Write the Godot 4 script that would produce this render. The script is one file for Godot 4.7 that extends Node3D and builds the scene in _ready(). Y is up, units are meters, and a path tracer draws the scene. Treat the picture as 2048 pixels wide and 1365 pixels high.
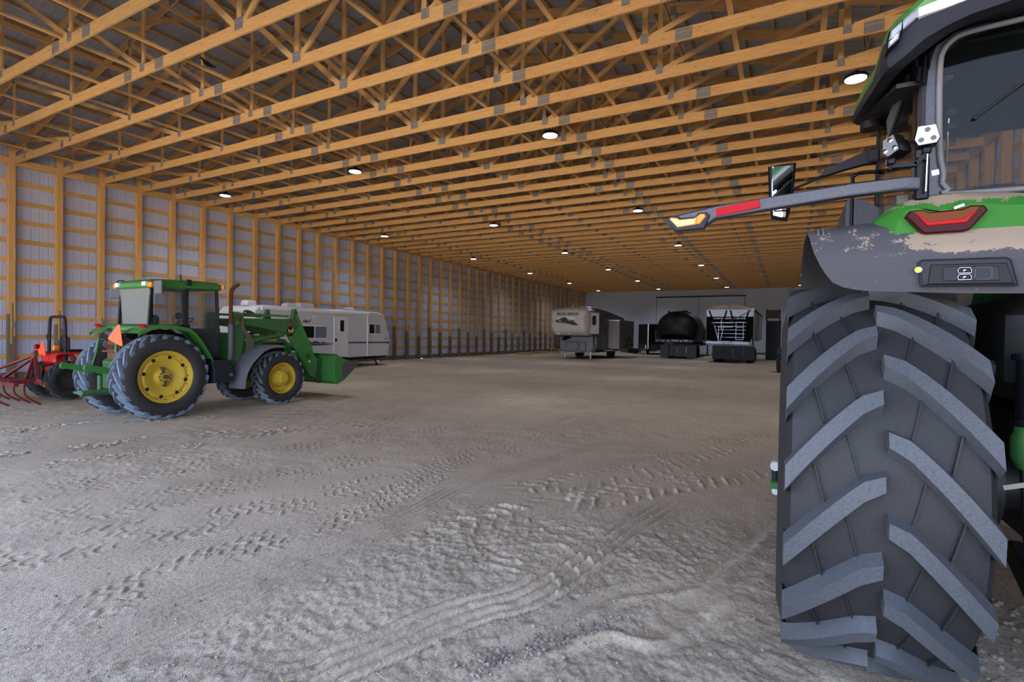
extends Node3D

# World: x to the right, y up, the shed runs along -z. Distances down the shed are written d (z = -d).
const EYE := 1.749
const WALL_L := -21.88
const WALL_R := 4.5
const RIDGE := -8.69
const CHORD := 6.984      # underside of the bottom chords
const D0 := 6.976         # distance of truss number 0
const STEP := 1.2192
const BACK := 60.25
const FRONT := -1.0

var rng := RandomNumberGenerator.new()
var M := {}

func _ready() -> void:
	rng.seed = 7
	# camera
	var cam := Camera3D.new()
	cam.name = "camera"
	var th := 0.49252
	var pit := -0.01297
	var rol := 0.01588
	var r0 := Vector3(cos(th), 0, -sin(th))
	var f0 := Vector3(-sin(th), 0, -cos(th))
	var f1 := f0 * cos(pit) + Vector3.UP * sin(pit)
	var u1 := Vector3.UP * cos(pit) - f0 * sin(pit)
	var r2 := r0 * cos(rol) + u1 * sin(rol)
	var u2 := u1 * cos(rol) - r0 * sin(rol)
	cam.transform = Transform3D(Basis(r2, u2, -f1), Vector3(0, EYE, 0))
	cam.fov = rad_to_deg(2.0 * atan(682.5 / 1023.83))
	cam.near = 0.05
	cam.far = 400.0
	add_child(cam)
	cam.current = true
	# sky and exposure: bright hazy day outside the open end
	var env := Environment.new()
	env.background_mode = Environment.BG_SKY
	var sky := Sky.new()
	var sm := ProceduralSkyMaterial.new()
	sm.sky_top_color = Color(0.66, 0.745, 0.89)
	sm.sky_horizon_color = Color(0.90, 0.925, 0.97)
	sm.ground_bottom_color = Color(0.50, 0.50, 0.50)
	sm.ground_horizon_color = Color(0.74, 0.78, 0.82)
	sm.sky_energy_multiplier = 1.0
	sky.sky_material = sm
	env.sky = sky
	env.background_energy_multiplier = SKY
	env.tonemap_mode = Environment.TONE_MAPPER_LINEAR
	env.tonemap_exposure = EXPO
	env.sdfgi_enabled = true
	env.ssao_enabled = true
	env.ssil_enabled = true
	var we := WorldEnvironment.new()
	we.name = "environment"
	we.environment = env
	add_child(we)
	# the sun stands behind the shed: it lights the yard in front and never enters
	var sun := DirectionalLight3D.new()
	sun.name = "sun"
	sun.rotation = Vector3(deg_to_rad(-48.0), PI + 0.35, 0)
	sun.light_energy = SUN
	sun.light_color = Color(1.0, 0.965, 0.91)
	sun.light_angular_distance = 0.6
	sun.shadow_enabled = true
	sun.sky_mode = DirectionalLight3D.SKY_MODE_LIGHT_ONLY
	add_child(sun)
	materials()
	floor_ground()
	shell()
	trusses()
	lamps()
	objects()

const SKY := 3.4
const SUN := 14.0
const EXPO := 2.0
const LAMP := 6.0

# ------------------------------------------------------------------ geometry builder
class Geo:
	var v := PackedVector3Array()
	var uv := PackedVector2Array()
	var col := PackedColorArray()
	var xf := Transform3D()
	var c := Color.WHITE
	var off := Vector2.ZERO

	func tri(a: Vector3, b: Vector3, d: Vector3, ua := Vector2.ZERO, ub := Vector2.ZERO, ud := Vector2.ZERO) -> void:
		# a, b, d counter-clockwise seen from outside
		v.push_back(xf * a); v.push_back(xf * d); v.push_back(xf * b)
		uv.push_back(ua + off); uv.push_back(ud + off); uv.push_back(ub + off)
		col.push_back(c); col.push_back(c); col.push_back(c)

	func quad(a: Vector3, b: Vector3, d: Vector3, e: Vector3) -> void:
		var w := (b - a).length()
		var h := (e - a).length()
		if w >= h:
			quv(a, b, d, e, Vector2(0, 0), Vector2(w, 0), Vector2((d - e).length(), h), Vector2(0, h))
		else:
			quv(a, b, d, e, Vector2(0, 0), Vector2(0, w), Vector2(h, w), Vector2(h, 0))

	func quv(a: Vector3, b: Vector3, d: Vector3, e: Vector3, ua: Vector2, ub: Vector2, ud: Vector2, ue: Vector2) -> void:
		tri(a, b, d, ua, ub, ud)
		tri(a, d, e, ua, ud, ue)

	func hexa(p: Array) -> void:
		# p: 0-3 bottom ring ccw seen from above, 4-7 top ring above them
		quad(p[3], p[2], p[1], p[0])
		quad(p[4], p[5], p[6], p[7])
		for i in 4:
			var j := (i + 1) % 4
			quad(p[i], p[j], p[j + 4], p[i + 4])

	func box(ct: Vector3, s: Vector3) -> void:
		obox(Transform3D(Basis(), ct), s)

	func obox(t: Transform3D, s: Vector3) -> void:
		var h := s * 0.5
		var p := []
		for y in [-1, 1]:
			for q in [[-1, 1], [1, 1], [1, -1], [-1, -1]]:
				p.append(t * Vector3(q[0] * h.x, y * h.y, q[1] * h.z))
		hexa(p)

	func rbox(ct: Vector3, s: Vector3, b: float) -> void:
		orbox(Transform3D(Basis(), ct), s, b)

	func orbox(t: Transform3D, s: Vector3, b: float) -> void:
		# box with chamfered edges
		var h := s * 0.5
		b = minf(b, minf(h.x, minf(h.y, h.z)) * 0.95)
		var i := h - Vector3(b, b, b)
		for ax in 3:
			var u := (ax + 1) % 3
			var w := (ax + 2) % 3
			for sg in [-1.0, 1.0]:
				var q := []
				for k in [[-1, -1], [1, -1], [1, 1], [-1, 1]]:
					var p := Vector3()
					p[ax] = sg * h[ax]
					p[u] = k[0] * i[u]
					p[w] = k[1] * i[w]
					q.append(t * p)
				if sg < 0: q.reverse()
				quad(q[0], q[1], q[2], q[3])
			# edges along ax
			for su in [-1.0, 1.0]:
				for sw in [-1.0, 1.0]:
					var a := Vector3(); var b2 := Vector3(); var c2 := Vector3(); var d2 := Vector3()
					a[ax] = -i[ax]; a[u] = su * h[u]; a[w] = sw * i[w]
					b2[ax] = i[ax]; b2[u] = su * h[u]; b2[w] = sw * i[w]
					c2[ax] = i[ax]; c2[u] = su * i[u]; c2[w] = sw * h[w]
					d2[ax] = -i[ax]; d2[u] = su * i[u]; d2[w] = sw * h[w]
					if _out(a, b2, c2): quad(t * a, t * b2, t * c2, t * d2)
					else: quad(t * d2, t * c2, t * b2, t * a)
		for sx in [-1.0, 1.0]:
			for sy in [-1.0, 1.0]:
				for sz in [-1.0, 1.0]:
					var a := Vector3(sx * h.x, sy * i.y, sz * i.z)
					var b2 := Vector3(sx * i.x, sy * h.y, sz * i.z)
					var c2 := Vector3(sx * i.x, sy * i.y, sz * h.z)
					if _out(a, b2, c2): tri(t * a, t * b2, t * c2)
					else: tri(t * c2, t * b2, t * a)

	func _out(a: Vector3, b: Vector3, d: Vector3) -> bool:
		return (b - a).cross(d - a).dot(a + b + d) > 0.0

	func beam(a: Vector3, b: Vector3, wide: float, thick: float, up := Vector3.UP, bev := 0.0) -> void:
		# bar from a to b: thick along "up", wide across it
		var x := (b - a).normalized()
		if absf(x.dot(up)) > 0.999: up = Vector3.RIGHT if absf(x.x) < 0.9 else Vector3.BACK
		var z := x.cross(up).normalized()
		var y := z.cross(x)
		var t := Transform3D(Basis(x, y, z), (a + b) * 0.5)
		if bev > 0.0: orbox(t, Vector3((b - a).length(), thick, wide), bev)
		else: obox(t, Vector3((b - a).length(), thick, wide))

	func prism(poly: PackedVector2Array, t: Transform3D, depth: float, bev := 0.0) -> void:
		# outline in the x-y plane of t, thickness along z, centred
		var p := poly.duplicate()
		var area := 0.0
		for i in p.size():
			var q := p[(i + 1) % p.size()]
			area += p[i].x * q.y - q.x * p[i].y
		if area < 0: p.reverse()
		var n := p.size()
		var inner := PackedVector2Array()
		for i in n:
			var e1 := (p[i] - p[(i + n - 1) % n]).normalized()
			var e2 := (p[(i + 1) % n] - p[i]).normalized()
			var n1 := Vector2(-e1.y, e1.x)
			var n2 := Vector2(-e2.y, e2.x)
			var m := (n1 + n2)
			m = m / maxf(0.3, m.dot(n1))
			inner.push_back(p[i] + m * bev)
		var h := depth * 0.5
		var ix := Geometry2D.triangulate_polygon(inner)
		for k in range(0, ix.size(), 3):
			var a := inner[ix[k]]; var b := inner[ix[k + 1]]; var d := inner[ix[k + 2]]
			if (b - a).cross(d - a) < 0.0:
				var sw := b; b = d; d = sw
			tri(t * Vector3(a.x, a.y, h), t * Vector3(b.x, b.y, h), t * Vector3(d.x, d.y, h), a, b, d)
			tri(t * Vector3(d.x, d.y, -h), t * Vector3(b.x, b.y, -h), t * Vector3(a.x, a.y, -h), d, b, a)
		for i in n:
			var j := (i + 1) % n
			if bev > 0.0:
				quad(t * Vector3(p[i].x, p[i].y, h - bev), t * Vector3(p[j].x, p[j].y, h - bev), t * Vector3(inner[j].x, inner[j].y, h), t * Vector3(inner[i].x, inner[i].y, h))
				quad(t * Vector3(inner[i].x, inner[i].y, -h), t * Vector3(inner[j].x, inner[j].y, -h), t * Vector3(p[j].x, p[j].y, -h + bev), t * Vector3(p[i].x, p[i].y, -h + bev))
			quad(t * Vector3(p[i].x, p[i].y, -h + bev), t * Vector3(p[j].x, p[j].y, -h + bev), t * Vector3(p[j].x, p[j].y, h - bev), t * Vector3(p[i].x, p[i].y, h - bev))

	func lathe(prof: Array, t: Transform3D, n := 24, a0 := 0.0, a1 := TAU) -> void:
		# prof: Vector2(radius, height along t's y)
		var steps := n
		for i in steps:
			var p := a0 + (a1 - a0) * i / steps
			var q := a0 + (a1 - a0) * (i + 1) / steps
			for k in prof.size() - 1:
				var A: Vector2 = prof[k]
				var B: Vector2 = prof[k + 1]
				var va := t * Vector3(A.x * cos(p), A.y, A.x * sin(p))
				var vb := t * Vector3(A.x * cos(q), A.y, A.x * sin(q))
				var vc := t * Vector3(B.x * cos(q), B.y, B.x * sin(q))
				var vd := t * Vector3(B.x * cos(p), B.y, B.x * sin(p))
				var u0 := p * 0.3; var u1 := q * 0.3
				if A.x > 1e-5 and B.x > 1e-5: quv(va, vd, vc, vb, Vector2(u0, A.y), Vector2(u0, B.y), Vector2(u1, B.y), Vector2(u1, A.y))
				elif A.x > 1e-5: tri(va, vc, vb)
				elif B.x > 1e-5: tri(va, vd, vc)

	func cyl(a: Vector3, b: Vector3, r: float, n := 12, r2 := -1.0) -> void:
		if r2 < 0.0: r2 = r
		var y := (b - a)
		var L := y.length()
		y = y / L
		var x := (Vector3.RIGHT if absf(y.x) < 0.9 else Vector3.UP).cross(y).normalized()
		var z := x.cross(y)
		lathe([Vector2(0, 0), Vector2(r, 0), Vector2(r2, L), Vector2(0, L)], Transform3D(Basis(x, y, z), a), n)

	func tube(path: Array, r: float, n := 8, caps := true) -> void:
		var rings := []
		var m := path.size()
		var side := Vector3.ZERO
		for i in m:
			var d: Vector3 = (path[mini(i + 1, m - 1)] - path[maxi(i - 1, 0)]).normalized()
			if side == Vector3.ZERO:
				side = d.cross(Vector3.UP if absf(d.y) < 0.9 else Vector3.RIGHT).normalized()
			else:
				side = (side - d * side.dot(d)).normalized()
			var up := side.cross(d)
			var ring := PackedVector3Array()
			for k in n:
				var a := TAU * k / n
				ring.push_back(path[i] + (side * cos(a) + up * sin(a)) * r)
			rings.append(ring)
		loft(rings, caps)

	func loft(rings: Array, caps := true, closed := true) -> void:
		# rings counter-clockwise seen looking back along the direction of travel
		for i in rings.size() - 1:
			var A: PackedVector3Array = rings[i]
			var B: PackedVector3Array = rings[i + 1]
			var n := A.size()
			for k in (n if closed else n - 1):
				var j := (k + 1) % n
				quad(A[k], A[j], B[j], B[k])
		if caps:
			var F: PackedVector3Array = rings[0]
			var L: PackedVector3Array = rings[rings.size() - 1]
			var cf := Vector3(); var cl := Vector3()
			for p in F: cf += p / F.size()
			for p in L: cl += p / L.size()
			for k in F.size():
				var j := (k + 1) % F.size()
				tri(cf, F[j], F[k])
				tri(cl, L[k], L[j])

	func ball(ct: Vector3, r: Vector3, n := 12) -> void:
		var prof := []
		for i in n / 2 + 1:
			var a := PI * i / (n / 2)
			prof.append(Vector2(sin(a), -cos(a)))
		lathe(prof, Transform3D(Basis.from_scale(r), ct), n)

	func sheet(rows: Array, thick := 0.0) -> void:
		# rows of points: a bent plate; with thickness, its back lies thick behind along the normals
		var R := rows.size()
		var C: int = rows[0].size()
		for i in R - 1:
			for k in C - 1:
				quad(rows[i][k], rows[i][k + 1], rows[i + 1][k + 1], rows[i + 1][k])
		if thick > 0.0:
			var b := []
			for i in R:
				var row := []
				for k in C:
					var dx: Vector3 = rows[i][mini(k + 1, C - 1)] - rows[i][maxi(k - 1, 0)]
					var dy: Vector3 = rows[mini(i + 1, R - 1)][k] - rows[maxi(i - 1, 0)][k]
					row.append(rows[i][k] - dx.cross(dy).normalized() * thick)
				b.append(row)
			for i in R - 1:
				for k in C - 1:
					quad(b[i][k], b[i + 1][k], b[i + 1][k + 1], b[i][k + 1])
				quad(rows[i][0], rows[i + 1][0], b[i + 1][0], b[i][0])
				quad(rows[i + 1][C - 1], rows[i][C - 1], b[i][C - 1], b[i + 1][C - 1])
			for k in C - 1:
				quad(rows[0][k + 1], rows[0][k], b[0][k], b[0][k + 1])
				quad(rows[R - 1][k], rows[R - 1][k + 1], b[R - 1][k + 1], b[R - 1][k])

	func mesh(crease := 0.0) -> ArrayMesh:
		var n := v.size()
		var fn := PackedVector3Array()
		fn.resize(n / 3)
		for i in n / 3:
			fn[i] = (v[i * 3 + 2] - v[i * 3]).cross(v[i * 3 + 1] - v[i * 3])
		var nm := PackedVector3Array()
		nm.resize(n)
		if crease <= 0.0:
			for i in n:
				nm[i] = fn[i / 3].normalized()
		else:
			var cs := cos(deg_to_rad(crease))
			var at := {}
			for i in n:
				var key := Vector3i((v[i] * 5000.0).round())
				if at.has(key): at[key].push_back(i / 3)
				else: at[key] = PackedInt32Array([i / 3])
			for i in n:
				var me := fn[i / 3]
				var mn := me.normalized()
				var s := Vector3()
				for f in at[Vector3i((v[i] * 5000.0).round())]:
					if fn[f].normalized().dot(mn) > cs: s += fn[f]
				nm[i] = s.normalized() if s.length_squared() > 1e-20 else mn
		var arr := []
		arr.resize(Mesh.ARRAY_MAX)
		arr[Mesh.ARRAY_VERTEX] = v
		arr[Mesh.ARRAY_NORMAL] = nm
		arr[Mesh.ARRAY_TEX_UV] = uv
		arr[Mesh.ARRAY_COLOR] = col
		var am := ArrayMesh.new()
		am.add_surface_from_arrays(Mesh.PRIMITIVE_TRIANGLES, arr)
		return am

# ------------------------------------------------------------------ scene tree helpers
func thing(called: String, label: String, category: String, at := Vector3.ZERO, turn := 0.0, group := "") -> Node3D:
	var o := Node3D.new()
	o.name = called
	o.position = at
	o.rotation.y = turn
	o.set_meta("label", label)
	o.set_meta("category", category)
	if group != "": o.set_meta("group", group)
	add_child(o, true)
	return o

func structure(called: String) -> Node3D:
	var o := Node3D.new()
	o.name = called
	o.set_meta("kind", "structure")
	add_child(o, true)
	return o

func group(called: String, parent: Node3D, t := Transform3D()) -> Node3D:
	var o := Node3D.new()
	o.name = called
	o.transform = t
	parent.add_child(o, true)
	return o

func part(called: String, g: Geo, m: Material, parent: Node, crease := 0.0, t := Transform3D(), label := "") -> MeshInstance3D:
	return put(called, g.mesh(crease), m, parent, t, label)

func put(called: String, mesh: Mesh, m: Material, parent: Node, t := Transform3D(), label := "") -> MeshInstance3D:
	var o := MeshInstance3D.new()
	o.name = called
	o.mesh = mesh
	o.material_override = m
	o.transform = t
	o.cast_shadow = GeometryInstance3D.SHADOW_CASTING_SETTING_ON
	if label != "": o.set_meta("label", label)
	parent.add_child(o, true)
	return o

func P(x: float, y: float, d: float) -> Vector3:
	return Vector3(x, y, -d)

func poly(a: Array) -> PackedVector2Array:
	var p := PackedVector2Array()
	for i in range(0, a.size(), 2): p.push_back(Vector2(a[i], a[i + 1]))
	return p

func frame(x: Vector3, y: Vector3, at: Vector3) -> Transform3D:
	# axes x and (about) y, origin at
	var X := x.normalized()
	var Z := X.cross(y).normalized()
	return Transform3D(Basis(X, Z.cross(X), Z), at)

func smooth_path(a: Array, n := 6) -> Array:
	var cv := Curve3D.new()
	for i in a.size():
		var tan: Vector3 = (a[mini(i + 1, a.size() - 1)] - a[maxi(i - 1, 0)]) / 6.0
		cv.add_point(a[i], -tan, tan)
	var out := []
	for i in a.size() - 1:
		for k in n: out.append(cv.sample(i, float(k) / n))
	out.append(a[-1])
	return out

# ------------------------------------------------------------------ materials
func mat(called: String, c: Color, rough := 0.6, metal := 0.0) -> StandardMaterial3D:
	var m := StandardMaterial3D.new()
	m.resource_name = called
	m.albedo_color = c
	m.roughness = rough
	m.metallic = metal
	M[called] = m
	return m

func noise_tex(size: int, freq: float, seed_: int, ramp: Array, octaves := 4, as_normal := false) -> NoiseTexture2D:
	var n := FastNoiseLite.new()
	n.seed = seed_
	n.frequency = freq
	n.fractal_octaves = octaves
	var t := NoiseTexture2D.new()
	t.width = size
	t.height = size
	t.seamless = true
	t.noise = n
	t.as_normal_map = as_normal
	if ramp.size():
		var g := Gradient.new()
		var offs := PackedFloat32Array()
		var cols := PackedColorArray()
		for i in ramp.size():
			offs.push_back(ramp[i][0]); cols.push_back(ramp[i][1])
		g.offsets = offs
		g.colors = cols
		t.color_ramp = g
	return t

func gray(a: float) -> Color: return Color(a, a, a)

func tri_tex(m: StandardMaterial3D, t: Texture2D, scale: float, world := true) -> void:
	m.albedo_texture = t
	m.uv1_triplanar = true
	m.uv1_world_triplanar = world
	m.uv1_scale = Vector3.ONE * scale

func bump(m: StandardMaterial3D, t: Texture2D, cm: float) -> void:
	m.heightmap_enabled = true
	m.heightmap_texture = t
	m.heightmap_scale = cm

func wood_image() -> ImageTexture:
	# grain runs along u
	var W := 1024
	var H := 256
	var a := FastNoiseLite.new(); a.seed = 3; a.frequency = 0.02; a.fractal_octaves = 4
	var img := Image.create(W, H, false, Image.FORMAT_RGB8)
	var knots := []
	var r := RandomNumberGenerator.new(); r.seed = 5
	for i in 13: knots.append([r.randf() * W, r.randf() * H, r.randf_range(1.5, 5.0)])
	for y in H:
		for x in W:
			var wx := absf(float(x) / W - 0.5) * 2.0
			var g := a.get_noise_2d(wx * 60.0, y * 3.4) * 0.55 + a.get_noise_2d(wx * 240.0 + 900.0, y * 11.0) * 0.35
			var k := 0.0
			for q in knots:
				var dx: float = (x - q[0]) / 1.7
				var dy: float = y - q[1]
				var dd: float = sqrt(dx * dx + dy * dy) / q[2]
				if dd < 3.0: k = maxf(k, exp(-dd * dd * 1.1))
			var s := 0.93 + g * 0.22
			var c := Color(s, s * (0.98 + g * 0.08), s * (0.95 + g * 0.12))
			c = c.lerp(Color(0.42, 0.22, 0.12), k * 0.85)
			img.set_pixel(x, y, c)
	return ImageTexture.create_from_image(img)

func materials() -> void:
	var wt := wood_image()
	var m := mat("pine", Color(0.885, 0.72, 0.48), 0.62)
	m.albedo_texture = wt
	m.uv1_scale = Vector3(0.55, 3.3, 1)
	m.vertex_color_use_as_albedo = true
	m = mat("treated", Color(0.50, 0.45, 0.36), 0.75)
	m.albedo_texture = wt
	m.uv1_scale = Vector3(0.55, 3.3, 1)
	m.vertex_color_use_as_albedo = true
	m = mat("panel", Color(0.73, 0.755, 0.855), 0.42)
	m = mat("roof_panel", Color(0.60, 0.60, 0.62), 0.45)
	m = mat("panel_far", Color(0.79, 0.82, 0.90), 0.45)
	m = mat("galv", Color(0.66, 0.645, 0.63), 0.45, 0.2)
	var st := Image.create(64, 16, false, Image.FORMAT_RGB8)
	st.fill(gray(0.95))
	for i in 8: st.fill_rect(Rect2i(i * 8 + 2, 1, 3, 14), gray(0.5))
	m.albedo_texture = ImageTexture.create_from_image(st)
	m.uv1_scale = Vector3(5.0, 7.0, 1)
	m = mat("sleeve", Color(0.66, 0.68, 0.72), 0.4, 0.8)
	# ground
	m = mat("dirt", Color(0.845, 0.785, 0.715), 0.95)
	m.vertex_color_use_as_albedo = true
	tri_tex(m, noise_tex(1024, 0.035, 11, [[0.0, Color(0.74, 0.73, 0.71)], [0.42, Color(0.88, 0.875, 0.865)], [0.6, Color(0.95, 0.945, 0.94)], [1.0, gray(1.0)]], 6), 0.9)
	bump(m, noise_tex(1024, 0.10, 12, [], 5), 0.38)
	m.metallic_specular = 0.2
	m = mat("pebble", Color(0.60, 0.565, 0.53), 0.9)
	m.vertex_color_use_as_albedo = true
	m = mat("straw", Color(0.80, 0.72, 0.55), 0.8)
	m = mat("lamp_body", Color(0.04, 0.04, 0.045), 0.5)
	m = mat("lamp_lens", Color(0.9, 0.9, 0.9), 0.5)
	m.emission_enabled = true
	m.emission = Color(0.95, 0.97, 1.0)
	m.emission_energy_multiplier = 6.0
	m = mat("cable", Color(0.03, 0.03, 0.03), 0.6)
	m = mat("steel", Color(0.6, 0.6, 0.62), 0.35, 0.9)
	more_materials()

# ------------------------------------------------------------------ ground
var tracks := []
var track_cover := 0.0

func add_track(kind: String, half: float, depth: float, pts: Array) -> void:
	var q := PackedVector2Array()
	for i in range(0, pts.size(), 2): q.push_back(Vector2(pts[i], pts[i + 1]))
	# smooth the line
	var cv := Curve2D.new()
	for i in q.size():
		var tn := (q[mini(i + 1, q.size() - 1)] - q[maxi(i - 1, 0)]) / 6.0
		cv.add_point(q[i], -tn, tn)
	var line := PackedVector2Array()
	for i in q.size() - 1:
		for k in 5: line.push_back(cv.sample(i, k / 5.0))
	line.push_back(q[q.size() - 1])
	var lens := PackedFloat32Array([0.0])
	for i in line.size() - 1: lens.push_back(lens[i] + line[i].distance_to(line[i + 1]))
	var lo := line[0]; var hi := line[0]
	for p in line:
		lo = lo.min(p); hi = hi.max(p)
	tracks.append([kind, half, depth, line, lens, lo - Vector2(half, half) * 1.5, hi + Vector2(half, half) * 1.5])

func track_height(p: Vector2, wob: float, fray := 0.0) -> float:
	var h := 0.0
	track_cover = 0.0
	for t in tracks:
		var lo: Vector2 = t[5]
		var hi: Vector2 = t[6]
		if p.x < lo.x or p.y < lo.y or p.x > hi.x or p.y > hi.y: continue
		var line: PackedVector2Array = t[3]
		var lens: PackedFloat32Array = t[4]
		var best := 1e9; var lat := 0.0; var s := 0.0
		for i in line.size() - 1:
			var a := line[i]
			var ab := line[i + 1] - a
			var u := clampf((p - a).dot(ab) / ab.length_squared(), 0.0, 1.0)
			var e := p - a - ab * u
			var dd := e.length_squared()
			if dd < best:
				best = dd
				lat = sqrt(dd) * signf(ab.cross(e))
				s = lens[i] + ab.length() * u
		var half: float = t[1]
		var x := lat / half
		var ribs: bool = t[0] == "ribs" or t[0] == "ridge"
		if not ribs:
			x += fray * 0.22
			s += fray * 0.03
		if absf(x) > 1.4: continue
		var fade := clampf((1.15 - absf(x)) / 0.2, 0.0, 1.0)
		var total: float = lens[lens.size() - 1]
		fade *= clampf(s / 0.3, 0.0, 1.0) * clampf((total - s) / 0.3, 0.0, 1.0)
		fade *= clampf(0.62 + wob * 2.2, 0.05, 1.0) if not ribs else clampf(0.8 + wob * 1.2, 0.4, 1.0)
		track_cover = maxf(track_cover, fade)
		if not ribs: fade *= clampf(0.8 + fray * 1.6, 0.15, 1.3)
		var dp: float = t[2]
		match t[0]:
			"ribs":
				h += fade * dp * (0.35 - 1.9 * pow(0.5 + 0.5 * cos(x * PI * 3.6), 3.0) + 0.06 * fray)
			"zig":
				var ph := fposmod((s + absf(fposmod(x * 1.5, 1.0) - 0.5) * 0.16) / 0.11, 1.0)
				h += fade * dp * (-0.25 + exp(-pow((ph - 0.3) / 0.15, 2.0)) - 0.4 * exp(-pow((ph - 0.6) / 0.2, 2.0)))
			"lug":
				var ph := fposmod((s + absf(x) * 0.22 + signf(x) * 0.09) / 0.2, 1.0)
				h += fade * dp * (-0.35 + 1.2 * (smoothstep(0.0, 0.12, ph) - smoothstep(0.2, 0.5, ph)))
			"ridge":
				h += fade * dp * (1.2 * exp(-pow((x + 0.55) * 3.5, 2.0)) - 0.9 * exp(-pow((x - 0.25) * 2.2, 2.0)))
	return h

func axis_steps(spec: Array) -> PackedFloat32Array:
	# [start, end, step, end, step, ...]
	var out := PackedFloat32Array()
	var a: float = spec[0]
	for i in range(1, spec.size(), 2):
		var n := maxi(1, roundi((spec[i] - a) / spec[i + 1]))
		for k in n: out.push_back(a + (spec[i] - a) * k / n)
		a = spec[i]
	out.push_back(a)
	return out

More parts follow.
